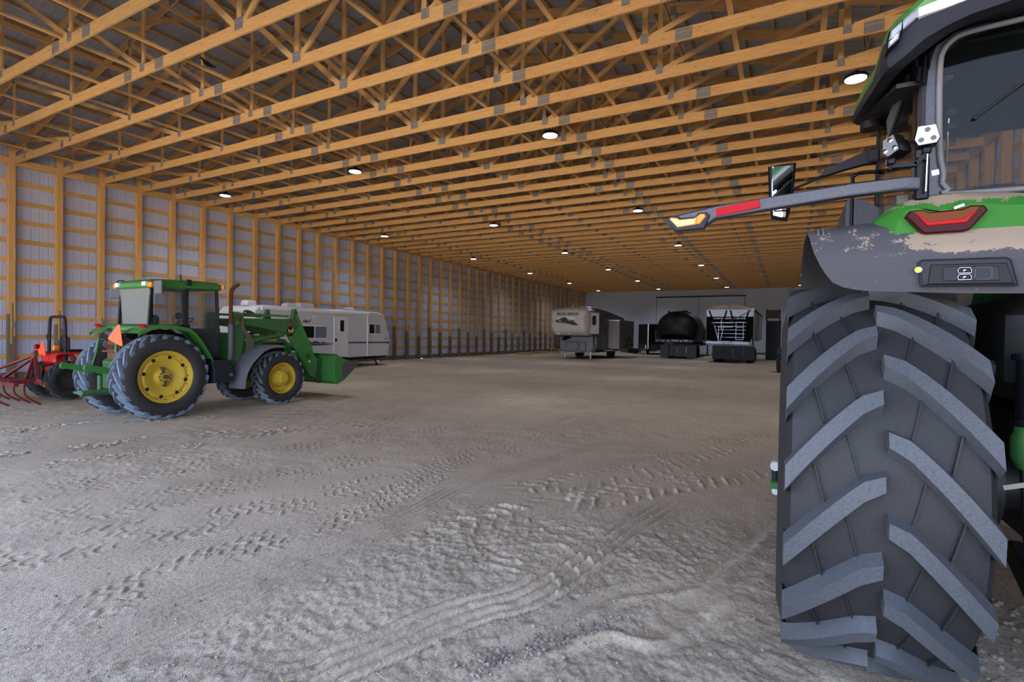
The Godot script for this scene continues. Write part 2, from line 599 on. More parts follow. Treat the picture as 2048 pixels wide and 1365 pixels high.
func floor_ground() -> void:
	add_track("zig", 0.36, 0.013, [-5.45, 0.9, -5.21, 1.57, -4.92, 2.23, -4.55, 2.86, -4.34, 3.57, -4.06, 4.76, -4.02, 6.0, -3.66, 7.14, -3.4, 8.6])
	add_track("zig", 0.33, 0.010, [-6.3, 1.4, -5.95, 2.2, -5.6, 3.1, -5.3, 4.3, -5.1, 5.6])
	add_track("ribs", 0.12, 0.013, [-4.6, 0.9, -4.47, 1.35, -4.38, 2.12, -4.09, 2.94, -3.63, 4.26, -3.3, 5.4])
	add_track("zig", 0.22, 0.014, [-3.84, 0.9, -3.81, 1.62, -3.86, 2.13, -3.78, 2.91, -3.59, 3.64, -3.78, 5.33])
	add_track("ribs", 0.13, 0.016, [-3.5, 0.8, -3.45, 1.05, -3.37, 1.64, -3.35, 2.58, -3.2, 3.75, -3.25, 4.86, -3.05, 5.96, -2.86, 6.86, -2.5, 8.4])
	add_track("ribs", 0.10, 0.014, [-3.2, 0.8, -3.12, 1.76, -3.05, 2.9, -2.98, 4.2])
	add_track("ribs", 0.17, 0.030, [-2.15, 1.7, -1.96, 2.16, -1.77, 2.67, -1.48, 3.16, -1.32, 4.06, -1.16, 4.96, -1.0, 5.6])
	add_track("lug", 0.26, 0.030, [-2.66, 3.77, -2.44, 4.2, -2.1, 4.8, -1.81, 5.19, -1.44, 5.83, -1.12, 6.29, -0.27, 7.56])
	add_track("lug", 0.30, 0.018, [-2.6, 4.9, -2.47, 5.34, -1.91, 6.21, -1.5, 7.17, -0.91, 8.88, -0.14, 11.04])
	add_track("lug", 0.34, 0.014, [-1.9, 2.9, -1.6, 3.5, -1.75, 4.6])
	add_track("ridge", 0.16, 0.034, [-1.4, 2.2, -1.29, 2.42, -0.95, 2.94, -0.67, 3.03, -0.5, 3.43, -0.04, 4.51])
	add_track("ridge", 0.12, 0.024, [-1.37, 2.3, -1.11, 3.03, -0.93, 3.42, -0.51, 3.89, -0.05, 5.49])
	add_track("ridge", 0.2, 0.022, [-4.04, 9.57, -3.52, 12.39, -2.97, 16.59, -3.27, 19.15])
	add_track("lug", 0.22, 0.025, [-11.25, 2.4, -11.25, 3.39, -11.34, 4.2, -10.95, 4.96, -9.81, 6.57])
	add_track("lug", 0.24, 0.024, [-9.6, 2.0, -9.34, 2.82, -8.95, 3.79, -8.74, 4.81, -7.58, 6.2, -6.67, 7.8])
	add_track("lug", 0.2, 0.018, [-8.4, 1.8, -8.31, 2.51, -7.86, 4.33, -7.73, 6.33, -7.0, 8.5])
	add_track("zig", 0.3, 0.012, [-7.2, 1.4, -6.9, 2.6, -6.5, 4.2, -6.2, 6.0, -5.2, 8.5])
	var big := FastNoiseLite.new(); big.seed = 21; big.frequency = 0.22; big.fractal_octaves = 3
	var mid := FastNoiseLite.new(); mid.seed = 22; mid.frequency = 2.2; mid.fractal_octaves = 4
	var fin := FastNoiseLite.new(); fin.seed = 23; fin.frequency = 11.0; fin.fractal_octaves = 3
	var tone := FastNoiseLite.new(); tone.seed = 24; tone.frequency = 0.35; tone.fractal_octaves = 4
	var xs := axis_steps([-60.0, -24.0, 6.0, -22.2, 0.6, -12.0, 0.12, -6.5, 0.05, -5.3, 0.035, -0.1, 0.016, 1.2, 0.05, 4.8, 0.12, 40.0, 6.0])
	var ds := axis_steps([-70.0, -10.0, 5.0, 0.0, 0.5, 1.0, 0.12, 4.6, 0.016, 6.2, 0.028, 9.0, 0.045, 14.0, 0.09, 30.0, 0.3, 61.0, 1.0])
	var W := xs.size()
	var H := ds.size()
	var vs := PackedVector3Array(); vs.resize(W * H)
	var cs := PackedColorArray(); cs.resize(W * H)
	for j in H:
		var d := ds[j]
		for i in W:
			var x := xs[i]
			var rough := clampf(0.55 + 0.9 * big.get_noise_2d(x * 1.3 + 40.0, d * 1.3), 0.12, 1.0)
			if x > -2.8 and d < 4.5: rough = minf(1.3, rough + 0.35)
			var n := big.get_noise_2d(x, d)
			var h := n * 0.012 + mid.get_noise_2d(x, d) * 0.014 * rough
			var th := 0.0
			track_cover = 0.0
			if d < 20.0: th = 0.9 * track_height(Vector2(x, d), mid.get_noise_2d(x * 0.6, d * 0.6), fin.get_noise_2d(x * 0.6 + 7.0, d * 0.6))
			var bare := 1.0 - 0.85 * track_cover
			var loose := 0.0
			if d < 6.0 and d > 0.8 and x < 0.2:
				# trampled clods, mostly towards the lower right
				loose = clampf(0.22 + 0.30 * (x + 3.4) + 0.3 * (3.2 - d) + 0.8 * big.get_noise_2d(x * 2.0 + 9.0, d * 2.0), 0.0, 1.0) * clampf((6.0 - d) / 1.5, 0.0, 1.0) * bare
				if loose > 0.01:
					var a := fin.get_noise_2d(x * 0.7 + 30.0, d * 0.7)
					var b := fin.get_noise_2d(x * 2.1 - 12.0, d * 2.1)
					h += loose * (0.008 * maxf(a, -0.3) + 0.0075 * maxf(b, -0.15) - 0.011 * smoothstep(0.2, 0.6, absf(mid.get_noise_2d(x * 1.6 + 50.0, d * 1.6))))
			if d < 14.0: h += fin.get_noise_2d(x, d) * 0.008 * rough * rough * bare
			h += th
			if x > -0.1 and x < 1.0 and d > 2.6 and d < 4.6: h = minf(h, 0.0)
			vs[j * W + i] = Vector3(x, h, -d)
			var tn := 0.93 - 0.20 * loose - 0.05 * track_cover + 0.16 * tone.get_noise_2d(x, d) + 0.10 * tone.get_noise_2d(x * 4.0, d * 4.0)
			cs[j * W + i] = Color(tn, tn * 0.995, tn * 0.985)
	var ns := PackedVector3Array(); ns.resize(W * H)
	var ix := PackedInt32Array()
	for j in H:
		for i in W:
			var dx := vs[j * W + mini(i + 1, W - 1)] - vs[j * W + maxi(i - 1, 0)]
			var dz := vs[mini(j + 1, H - 1) * W + i] - vs[maxi(j - 1, 0) * W + i]
			ns[j * W + i] = dx.cross(dz).normalized()
	ix.resize((W - 1) * (H - 1) * 6)
	var o := 0
	for j in H - 1:
		for i in W - 1:
			var a := j * W + i
			for q in [a, a + W, a + 1, a + 1, a + W, a + W + 1]:
				ix[o] = q; o += 1
	var arr := []
	arr.resize(Mesh.ARRAY_MAX)
	arr[Mesh.ARRAY_VERTEX] = vs
	arr[Mesh.ARRAY_NORMAL] = ns
	arr[Mesh.ARRAY_COLOR] = cs
	arr[Mesh.ARRAY_INDEX] = ix
	var am := ArrayMesh.new()
	am.add_surface_from_arrays(Mesh.PRIMITIVE_TRIANGLES, arr)
	var fl := put("floor", am, M.dirt, self)
	fl.set_meta("kind", "structure")
	# loose stones and straw
	var rock := Geo.new()
	var rr := RandomNumberGenerator.new(); rr.seed = 9
	var pts := []
	for i in 5:
		var ring := PackedVector3Array()
		var y := -1.0 + i * 0.5
		var rad := sqrt(maxf(0.05, 1.0 - y * y)) 
		for k in 7:
			var a := TAU * k / 7 + i * 0.4
			var q := rad * rr.randf_range(0.75, 1.15)
			ring.push_back(Vector3(cos(a) * q, y * 0.62, -sin(a) * q * 0.8))
		pts.append(ring)
	rock.loft(pts)
	var rm := rock.mesh(50.0)
	var list := []
	for i in 5200:
		var d := 1.2 + 7.5 * pow(rr.randf(), 1.6)
		var x := rr.randf_range(-8.0, 0.1)
		if i < 2600: x = rr.randf_range(-3.2, 0.05)
		if i > 4900:
			x = rr.randf_range(0.75, 1.7); d = rr.randf_range(2.4, 4.6)
		elif x > -0.05: continue
		var sz := 0.0022 + 0.0075 * pow(rr.randf(), 3.0)
		if i % 130 == 0: sz = rr.randf_range(0.010, 0.016)
		if i > 4900: sz = rr.randf_range(0.009, 0.018)
		list.append([x, d, sz])
	# a ridge of thrown-up stones
	for i in 520:
		var u := rr.randf()
		list.append([lerpf(-1.42, -0.85, u) + rr.randfn(0, 0.06), lerpf(2.25, 3.1, u) + rr.randfn(0, 0.07), 0.0035 + 0.011 * pow(rr.randf(), 2.5)])
	for i in 700:
		list.append([rr.randf_range(-21.0, -1.0), rr.randf_range(7.0, 30.0), rr.randf_range(0.008, 0.02)])
	var mm := MultiMesh.new()
	mm.transform_format = MultiMesh.TRANSFORM_3D
	mm.use_colors = true
	mm.mesh = rm
	mm.instance_count = list.size()
	for i in list.size():
		var q = list[i]
		var x: float = q[0]; var d: float = q[1]; var sz: float = q[2]
		var h := big.get_noise_2d(x, d) * 0.012 + mid.get_noise_2d(x, d) * 0.010 + 0.85 * track_height(Vector2(x, d), 0.0)
		var b := Basis.from_euler(Vector3(rr.randf_range(-0.4, 0.4), rr.randf() * TAU, rr.randf_range(-0.4, 0.4))).scaled(Vector3(sz, sz * rr.randf_range(0.7, 1.1), sz) * 1.3)
		mm.set_instance_transform(i, Transform3D(b, Vector3(x, h + sz * 0.35, -d)))
		var t := rr.randf_range(0.7, 1.25)
		mm.set_instance_color(i, Color(t, t * rr.randf_range(0.96, 1.0), t * rr.randf_range(0.92, 1.02)))
	var mi := MultiMeshInstance3D.new()
	mi.name = "loose_gravel"
	mi.multimesh = mm
	mi.material_override = M.pebble
	mi.set_meta("kind", "stuff")
	mi.set_meta("label", "loose grey stones scattered over the dirt floor")
	mi.set_meta("category", "gravel")
	add_child(mi)
	var sg := Geo.new()
	for i in 90:
		var x := rr.randf_range(-6.0, -0.3); var d := 1.4 + 4.0 * rr.randf() * rr.randf()
		var a := rr.randf() * TAU
		var L := rr.randf_range(0.02, 0.09)
		var y := 0.012 + track_height(Vector2(x, d), 0.0)
		sg.beam(Vector3(x, y, -d), Vector3(x + cos(a) * L, y + 0.006, -d + sin(a) * L), 0.003, 0.002)
	var so := part("loose_straw", sg, M.straw, self)
	so.set_meta("kind", "stuff")
	so.set_meta("label", "dry straw bits lying on the dirt floor in the foreground")
	so.set_meta("category", "straw")

# ------------------------------------------------------------------ shed walls and roof
func tint(lo := 0.86, hi := 1.08) -> Color:
	var t := rng.randf_range(lo, hi)
	return Color(t, t * rng.randf_range(0.95, 1.02), t * rng.randf_range(0.90, 1.05))

func ribbed(g: Geo, width: float, length: float, bottom_y: float) -> void:
	# vertical sheet in the x-y plane facing +z, ribs pushed back every 0.2286
	var n := 4
	var w := width / n
	var prof := []
	for i in n:
		var x := -width / 2 + i * w
		prof.append_array([Vector2(x, 0), Vector2(x + w * 0.30, 0), Vector2(x + w * 0.32, -0.004), Vector2(x + w * 0.36, -0.004), Vector2(x + w * 0.38, 0), Vector2(x + w * 0.83, 0), Vector2(x + w * 0.88, -0.019), Vector2(x + w * 0.95, -0.019)])
	prof.append(Vector2(width / 2, 0))
	for i in prof.size() - 1:
		var a: Vector2 = prof[i]
		var b: Vector2 = prof[i + 1]
		g.quad(Vector3(a.x, bottom_y, a.y), Vector3(b.x, bottom_y, b.y), Vector3(b.x, bottom_y + length, b.y), Vector3(a.x, bottom_y + length, a.y))

func truss_d(k: int) -> float: return D0 + k * STEP

func shell() -> void:
	# side walls: ribbed steel sheets outside, girts, then laminated posts inside
	var pg := Geo.new(); ribbed(pg, 0.9144, 7.6, 0.0)
	var pm := pg.mesh()
	for side in [["wall_left", -1.0, WALL_L], ["wall_right", 1.0, WALL_R]]:
		var w := structure(side[0])
		var sx: float = side[1]
		var fx: float = side[2]
		var turn := Basis(Vector3.UP, PI / 2 if sx < 0 else -PI / 2)
		var n := ceili((BACK - FRONT) / 0.9144)
		for i in n:
			put("wall_panel", pm, M.panel, w, Transform3D(turn, Vector3(fx + sx * 0.235, 0.0, -(BACK - 0.457 - i * 0.9144))))
		# outer skin gives the wall its thickness
		var og := Geo.new(); og.box(Vector3(fx + sx * 0.29, 3.8, -(BACK + FRONT) / 2), Vector3(0.05, 7.6, BACK - FRONT + 0.6))
		part("outer_skin", og, M.panel, w)
		# girts, four bays a piece
		for r in range(-2, 10):
			var y := 1.41 + 0.623 * r
			var d := FRONT
			var big := r == 9
			while d < BACK:
				var e := minf(d + STEP * 4.0, BACK)
				var g := Geo.new()
				g.c = tint(0.80, 1.04)
				g.off = Vector2(rng.randf(), rng.randf())
				var hh := 0.235 if big else 0.14
				if r == -2: y = 0.14; hh = 0.25
				var px := fx + sx * (0.02 if big else 0.213)
				g.beam(Vector3(px, y, -d), Vector3(px, y, -e + 0.004), 0.038, hh, Vector3.UP)
				part("header_beam" if big else ("skirt_board" if r == -2 else "girt"), g, M.pine if r != -2 else M.treated, w)
				d = e
		# posts of four plies, staggered where they are joined to treated lumber below
		var protos := []
		for v in 3:
			var tops := [1.45 + 0.25 * v, 2.5 - 0.2 * v, 1.2 + 0.1 * v, 2.15 - 0.3 * v]
			var up := Geo.new()
			var lo := Geo.new()
			var sl := Geo.new()
			for k in 4:
				var z := -0.06 + k * 0.04
				up.c = tint(0.95, 1.12); up.off = Vector2(rng.randf(), rng.randf())
				lo.c = tint(0.85, 1.05); lo.off = Vector2(rng.randf(), rng.randf())
				var t: float = tops[k]
				up.beam(Vector3(sx * 0.095 - sx * 0.003 * (k % 2), t, z), Vector3(sx * 0.095 - sx * 0.003 * (k % 2), 7.5, z), 0.0385, 0.19, Vector3.RIGHT)
				lo.beam(Vector3(sx * 0.095 + sx * 0.003, 0.0, z), Vector3(sx * 0.095 + sx * 0.003, t, z), 0.0385, 0.19, Vector3.RIGHT)
			sl.box(Vector3(-sx * 0.001 + sx * 0.09, 1.80 + 0.06 * v, -0.045), Vector3(0.196, 0.20, 0.072))
			protos.append([up.mesh(), lo.mesh(), sl.mesh()])
		for k in range(-6, 44):
			var pr = protos[absi(k * 7) % 3]
			var t := Transform3D(Basis(), Vector3(fx, 0, -(truss_d(k) - 0.1)))
			put("post", pr[0], M.pine, w, t)
			put("post_base", pr[1], M.treated, w, t)
			put("post_sleeve", pr[2], M.sleeve, w, t)
	# far wall with its sliding door
	var wb := structure("wall_back")
	var fg := Geo.new(); ribbed(fg, 0.9144, 11.5, 0.0)
	var fm := fg.mesh()
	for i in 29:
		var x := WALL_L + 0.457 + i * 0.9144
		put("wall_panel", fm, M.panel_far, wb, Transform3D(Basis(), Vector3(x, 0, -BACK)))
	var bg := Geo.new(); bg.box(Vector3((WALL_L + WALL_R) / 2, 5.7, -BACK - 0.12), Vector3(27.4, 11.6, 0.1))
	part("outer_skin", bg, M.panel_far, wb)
	var tg := Geo.new()
	tg.beam(P(WALL_L, 0.12, BACK - 0.03), P(-13.4, 0.12, BACK - 0.03), 0.04, 0.24)
	tg.beam(P(-4.0, 0.12, BACK - 0.03), P(WALL_R, 0.12, BACK - 0.03), 0.04, 0.24)
	part("skirt_board", tg, M.treated, wb)
	var door := structure("door_1")
	var dg := Geo.new(); ribbed(dg, 0.93, 6.18, 0.05)
	var dm := dg.mesh()
	for i in 10:
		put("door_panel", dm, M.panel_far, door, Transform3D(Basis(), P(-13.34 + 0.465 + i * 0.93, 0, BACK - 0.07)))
	dg = Geo.new()
	dg.box(P(-8.69, 6.30, BACK - 0.10), Vector3(9.5, 0.13, 0.16))
	part("door_track", dg, mat("track_dark", Color(0.10, 0.10, 0.11), 0.6), door)
	dg = Geo.new()
	for x in [-13.36, -8.69, -4.03]: dg.box(P(x, 3.13, BACK - 0.06), Vector3(0.05, 6.2, 0.05))
	part("door_stile", dg, mat("stile_gray", Color(0.33, 0.33, 0.35), 0.6), door)
	# front wall behind the camera, with the big open doorway
	var wf := structure("wall_front")
	var zf := -FRONT + 0.1
	for b in [[-22.2, -19.6, 0.0, 7.6], [3.9, 4.9, 0.0, 7.6], [-22.2, 4.9, 4.9, 11.5]]:
		var g := Geo.new()
		g.box(Vector3((b[0] + b[1]) / 2, (b[2] + b[3]) / 2, zf), Vector3(b[1] - b[0], b[3] - b[2], 0.2))
		part("wall_block", g, M.panel, wf)
	# roof: ribbed sheets over purlins, both slopes
	var ce := structure("ceiling")
	var half := RIDGE - WALL_L + 0.3
	var pitch := 0.24
	var L := half * sqrt(1 + pitch * pitch)
	var rg := Geo.new(); ribbed(rg, 0.9144, L, 0.0)
	var rmesh := rg.mesh()
	var ridge_y := roof_y(RIDGE) + 0.20
	var nr := ceili((BACK - FRONT) / 0.9144)
	for sx in [-1.0, 1.0]:
		# local y runs up the slope from the eave to the ridge, local z looks down
		var upv := Vector3(-sx, pitch, 0).normalized()
		var dn := Vector3(-sx * pitch, -1, 0).normalized()
		var bs := Basis(upv.cross(dn), upv, dn)
		for i in nr:
			var z := -(BACK - 0.457 - i * 0.9144)
			put("roof_panel", rmesh, M.roof_panel, ce, Transform3D(bs, Vector3(RIDGE, ridge_y, z) - upv * L))
		var og := Geo.new()
		og.obox(Transform3D(bs, Vector3(RIDGE, ridge_y + 0.10, -(BACK + FRONT) / 2) - upv * L * 0.5), Vector3(BACK - FRONT + 0.4, L, 0.03))
		part("outer_skin", og, M.roof_panel, ce)
		# purlins on edge on top of the top chords
		var rows := 22
		for r in rows:
			var x: float = sx * (0.12 + r * (half - 0.3) / (rows - 1))
			var y := roof_y(RIDGE + x) + 0.105 + 0.045
			var d := FRONT
			while d < BACK - 0.1:
				var e := minf(d + STEP * 13.0, BACK - 0.02)
				var g := Geo.new()
				g.c = tint(0.72, 0.98)
				g.off = Vector2(rng.randf(), rng.randf())
				g.beam(Vector3(RIDGE + x, y, -d), Vector3(RIDGE + x, y, -e + 0.003), 0.038, 0.09, -dn)
				part("purlin", g, M.pine, ce)
				d = e
	# long lateral braces lying on the bottom chords
	for o in [-12.1, -10.48, -9.15, -7.75, -6.13, -4.98, -3.51, -2.2, 2.2, 3.51, 4.98, 6.13, 7.75, 9.15, 10.48, 12.1]:
		var d := 1.2
		while d < BACK - 1.0:
			var e := minf(d + STEP * 13.0, BACK - 0.3)
			var g := Geo.new()
			g.c = tint(0.9, 1.1)
			g.off = Vector2(rng.randf(), rng.randf())
			var yy := CHORD + 0.225 + 0.02
			g.beam(Vector3(RIDGE + o, yy, -d), Vector3(RIDGE + o + rng.randf_range(-0.02, 0.02), yy, -e + 0.003), 0.089, 0.038)
			part("lateral_brace", g, M.pine, ce)
			d = e
	# upper runs at mid height of the webs
	for o in [-6.35, -3.2, 3.2, 6.35]:
		var d := 1.2
		while d < BACK - 1.0:
			var e := minf(d + STEP * 13.0, BACK - 0.3)
			var g := Geo.new()
			g.c = tint(0.85, 1.0)
			var yy := (CHORD + roof_y(RIDGE + o)) / 2 + 0.2
			g.beam(Vector3(RIDGE + o + 0.09, yy, -d), Vector3(RIDGE + o + 0.09, yy, -e + 0.003), 0.038, 0.089)
			part("web_brace", g, M.pine, ce)
			d = e
	# diagonal braces stepping from truss to truss
	for s in [-1.0, 1.0]:
		for k0 in range(-2, 40, 7):
			var g := Geo.new()
			g.c = tint(0.9, 1.05)
			var a := Vector3(RIDGE + s * 3.25, CHORD + 0.32, -truss_d(k0))
			var b := Vector3(RIDGE + s * 3.25, roof_y(RIDGE + 3.25) - 0.2, -truss_d(k0 + 3))
			g.beam(a, b, 0.038, 0.089)
			part("diagonal_brace", g, M.pine, ce)

func roof_y(x: float) -> float:
	# centre line of the top chords
	return EYE + 8.90 - 0.24 * absf(x - RIDGE)

# ------------------------------------------------------------------ trusses
func make_truss(variant: int) -> Node3D:
	var o := Node3D.new()
	o.name = "roof_truss"
	var T := 0.038
	var yb := CHORD + 0.1125
	var wood := func(called: String, a: Vector3, b: Vector3, h: float, lo: float, hi: float) -> void:
		var g := Geo.new()
		g.c = tint(lo, hi)
		g.off = Vector2(rng.randf(), rng.randf())
		g.beam(a, b, T, h)
		part(called, g, M.pine, o)
	var cuts := [WALL_L - 0.17, -18.71, -12.43, -11.24, -4.98, -1.71, WALL_R + 0.17]
	if variant == 1: cuts = [WALL_L - 0.17, -18.71, -12.43, -6.14, -4.98, 1.2, WALL_R + 0.17]
	for i in cuts.size() - 1:
		wood.call("bottom_chord", Vector3(cuts[i], yb, 0), Vector3(cuts[i + 1] - 0.002, yb, 0), 0.225, 0.92, 1.12)
	for s in [-1.0, 1.0]:
		var c2 := [0.0, 4.4, 9.4, 13.35]
		for i in 3:
			wood.call("top_chord", Vector3(RIDGE + s * c2[i], roof_y(RIDGE + c2[i]), 0), Vector3(RIDGE + s * (c2[i + 1] - 0.002), roof_y(RIDGE + c2[i + 1]), 0), 0.21, 0.80, 1.0)
	var nodes := [0.0, 3.16, 6.3, 9.51]
	var top := 0.10
	for i in 4:
		for s in ([1.0] if i == 0 else [-1.0, 1.0]):
			var x: float = RIDGE + s * nodes[i]
			wood.call("web_post", Vector3(x, CHORD + 0.2, 0), Vector3(x, roof_y(x) - top, 0), 0.10 if i else 0.13, 0.85, 1.1)
	# diagonals lean outwards from the foot of each web post
	for i in 4:
		for s in [-1.0, 1.0]:
			var foot := Vector3(RIDGE + s * (nodes[i] + 0.10), CHORD + 0.20, 0)
			var nx: float = nodes[i + 1] if i < 3 else 12.3
			var head := Vector3(RIDGE + s * (nx - 0.07), roof_y(RIDGE + nx) - 0.13, 0)
			wood.call("web_diagonal", foot, head, 0.10 if i else 0.12, 0.88, 1.12)
	for s in [-1.0, 1.0]:
		wood.call("heel_block", Vector3(RIDGE + s * 12.55, CHORD + 0.2, 0), Vector3(RIDGE + s * 12.55, roof_y(RIDGE + 12.55) - 0.1, 0), 0.09, 0.85, 1.0)
	# toothed steel plates, one pair on each joint
	var plate := func(x: float, y: float, w: float, h: float) -> void:
		var g := Geo.new()
		for sz in [-1.0, 1.0]:
			g.box(Vector3(x, y, sz * (T / 2 + 0.0015)), Vector3(w, h, 0.003))
		part("gusset_plate", g, M.galv, o)
	plate.call(RIDGE, yb + 0.10, 0.23, 0.22)
	for s in [-1.0, 1.0]:
		plate.call(RIDGE + s * 3.19, yb + 0.065, 0.17, 0.18)
		plate.call(RIDGE + s * 6.29, yb + 0.085, 0.15, 0.17)
		plate.call(RIDGE + s * 9.51, yb + 0.055, 0.14, 0.16)
		plate.call(RIDGE + s * 12.55, yb + 0.055, 0.14, 0.2)
		for i in 3: plate.call(RIDGE + s * nodes[i + 1], roof_y(RIDGE + nodes[i + 1]) - 0.08, 0.15, 0.2)
		plate.call(RIDGE + s * 4.4, roof_y(RIDGE + 4.4), 0.26, 0.19)
		plate.call(RIDGE + s * 9.4, roof_y(RIDGE + 9.4) + 0.02, 0.24, 0.17)
	plate.call(RIDGE, roof_y(RIDGE) - 0.06, 0.3, 0.25)
	for i in range(1, cuts.size() - 1):
		plate.call(cuts[i], yb - 0.002, 0.29 if i > 1 else 0.2, 0.205)
	return o

func ordinal(n: int) -> String:
	return ["first", "second", "third", "fourth", "fifth", "sixth", "seventh", "eighth", "ninth", "tenth", "eleventh", "twelfth", "thirteenth", "fourteenth", "fifteenth", "sixteenth", "seventeenth", "eighteenth", "nineteenth", "twentieth"][n - 1]

func trusses() -> void:
	var protos := [make_truss(0), make_truss(1), make_truss(0)]
	var first := {}
	for k in range(-5, 44):
		var v := 0 if k < 3 else absi(k * 5 + 1) % 3
		var o: Node3D
		if first.has(v): o = protos[v].duplicate()
		else:
			o = protos[v]
			first[v] = true
		o.name = "roof_truss"
		o.position.z = -truss_d(k)
		add_child(o, true)
		o.set_meta("category", "truss")
		o.set_meta("group", "timber roof trusses")
		# the first truss that shows is number -3, at the top left corner
		if k >= -3 and k < 17: o.set_meta("label", "%s timber roof truss from the open end, counting bottom chords inwards from the top left" % ordinal(k + 4))
		elif k < -3: o.set_meta("label", "timber roof truss overhead at the open end, %s behind the first in view" % ("right" if k == -4 else "second"))
		else: o.set_meta("label", "one of the distant timber roof trusses packed close beyond the twentieth, towards the far wall")
	for v in 3:
		if not first.has(v): protos[v].free()

# ------------------------------------------------------------------ lamps
func lamps() -> void:
	var body := Geo.new()
	var t := Transform3D()
	body.lathe([Vector2(0, 0.155), Vector2(0.03, 0.155), Vector2(0.045, 0.14), Vector2(0.075, 0.13), Vector2(0.085, 0.075), Vector2(0.13, 0.06), Vector2(0.205, 0.035), Vector2(0.215, 0.02), Vector2(0.215, -0.005), Vector2(0.19, -0.006), Vector2(0.185, 0.006), Vector2(0, 0.006)], t, 36)
	for k in 18:
		var a := TAU * k / 18
		body.beam(Vector3(cos(a) * 0.07, 0.085, sin(a) * 0.07), Vector3(cos(a) * 0.19, 0.05, sin(a) * 0.19), 0.006, 0.035)
	var bm := body.mesh(35.0)
	var lens := Geo.new()
	lens.lathe([Vector2(0.19, 0.0), Vector2(0.186, -0.012), Vector2(0.14, -0.019), Vector2(0, -0.022)], t, 36)
	var lm := lens.mesh(40.0)
	var hook := Geo.new()
	hook.cyl(Vector3(0, 0.15, 0), Vector3(0, 0.19, 0), 0.018, 10)
	hook.tube(smooth_path([Vector3(0, 0.18, 0), Vector3(0.025, 0.205, 0), Vector3(0, 0.235, 0), Vector3(-0.022, 0.21, 0)], 5), 0.005, 6)
	var hm := hook.mesh(50.0)
	var xs := [-19.21, -12.40, -5.52, 1.10]
	var rows := ["nearest the open end", "second from the open end", "third from the open end", "fourth from the open end", "fifth from the open end", "nearest the far wall"]
	var cols := ["row along the left wall", "second row from left wall", "third row from left wall", "row beside the right wall"]
	for c in 4:
		for r in 6:
			var at := P(xs[c], EYE + 5.183, 12.2 + r * 8.88)
			var lab := "round white high bay lamp, %s, %s" % [rows[r], cols[c]]
			if c == 3: lab = "round white high bay lamp close to the big tractor's cab roof" if r == 0 else "high bay lamp behind the big tractor, %s" % rows[r]
			var o := thing("high_bay_lamp", lab, "lamp", at, 0.0, "high bay lamps")
			put("housing", bm, M.lamp_body, o)
			put("lens", lm, M.lamp_lens, o)
			put("hook", hm, M.steel, o)
			# hangs by a rod from the next truss up the shed, with a loop of cord
			var kk: int = ceili((12.2 + r * 8.88 - D0) / STEP - 0.5)
			var dz: float = -(truss_d(kk)) - at.z
			var g := Geo.new()
			g.tube(smooth_path([Vector3(0, 0.22, 0), Vector3(0, 0.26, 0), Vector3(0, 0.282, dz * 0.3), Vector3(0, 0.282, dz * 0.8), Vector3(0, 0.275, dz)], 5), 0.007, 6)
			part("hanger_rod", g, M.cable, o, 50.0)
			g = Geo.new()
			g.tube(smooth_path([Vector3(0.03, 0.14, 0), Vector3(0.10, 0.22, 0.02), Vector3(0.13, 0.42, dz * 0.6), Vector3(0.09, 0.62, dz), Vector3(0.16, 0.72, dz), Vector3(0.14, 0.56, dz)], 6), 0.006, 6)
			part("power_cord", g, M.cable, o, 50.0)
			var li := SpotLight3D.new()
			li.name = "lamp_light"
			li.position = Vector3(0, -0.04, 0)
			li.rotation.x = -PI / 2
			li.spot_angle = 70.0
			li.spot_angle_attenuation = 1.0
			li.spot_range = 80.0
			li.spot_attenuation = 2.0
			li.light_size = 0.18
			li.light_energy = LAMP
			li.light_color = Color(0.93, 0.96, 1.0)
			li.shadow_enabled = true
			o.add_child(li)

func dust_image(w: int, h: int, seed_: int, dark: Color, dust: Color, bias: Callable) -> ImageTexture:
	# dried dust lying on a panel: where it lies is given by bias(u, v), its edge is ragged
	var n := FastNoiseLite.new(); n.seed = seed_; n.frequency = 0.018; n.fractal_octaves = 5
	var f := FastNoiseLite.new(); f.seed = seed_ + 1; f.frequency = 0.12; f.fractal_octaves = 3
	var img := Image.create(w, h, false, Image.FORMAT_RGB8)
	for y in h:
		for x in w:
			var b: float = bias.call(float(x) / w, float(y) / h)
			var k := smoothstep(-0.12, 0.16, n.get_noise_2d(x, y) * 0.8 + f.get_noise_2d(x, y) * 0.4 + b)
			k = clampf(k + 0.12 + 0.10 * f.get_noise_2d(x * 2.0, y * 2.0), 0.0, 1.0)
			img.set_pixel(x, y, dark.lerp(dust, k))
	return ImageTexture.create_from_image(img)

func glass(called: String, c: Color, a: float) -> StandardMaterial3D:
	var m := mat(called, Color(c.r, c.g, c.b, a), 0.0)
	m.transparency = BaseMaterial3D.TRANSPARENCY_ALPHA
	m.metallic_specular = 0.22
	return m

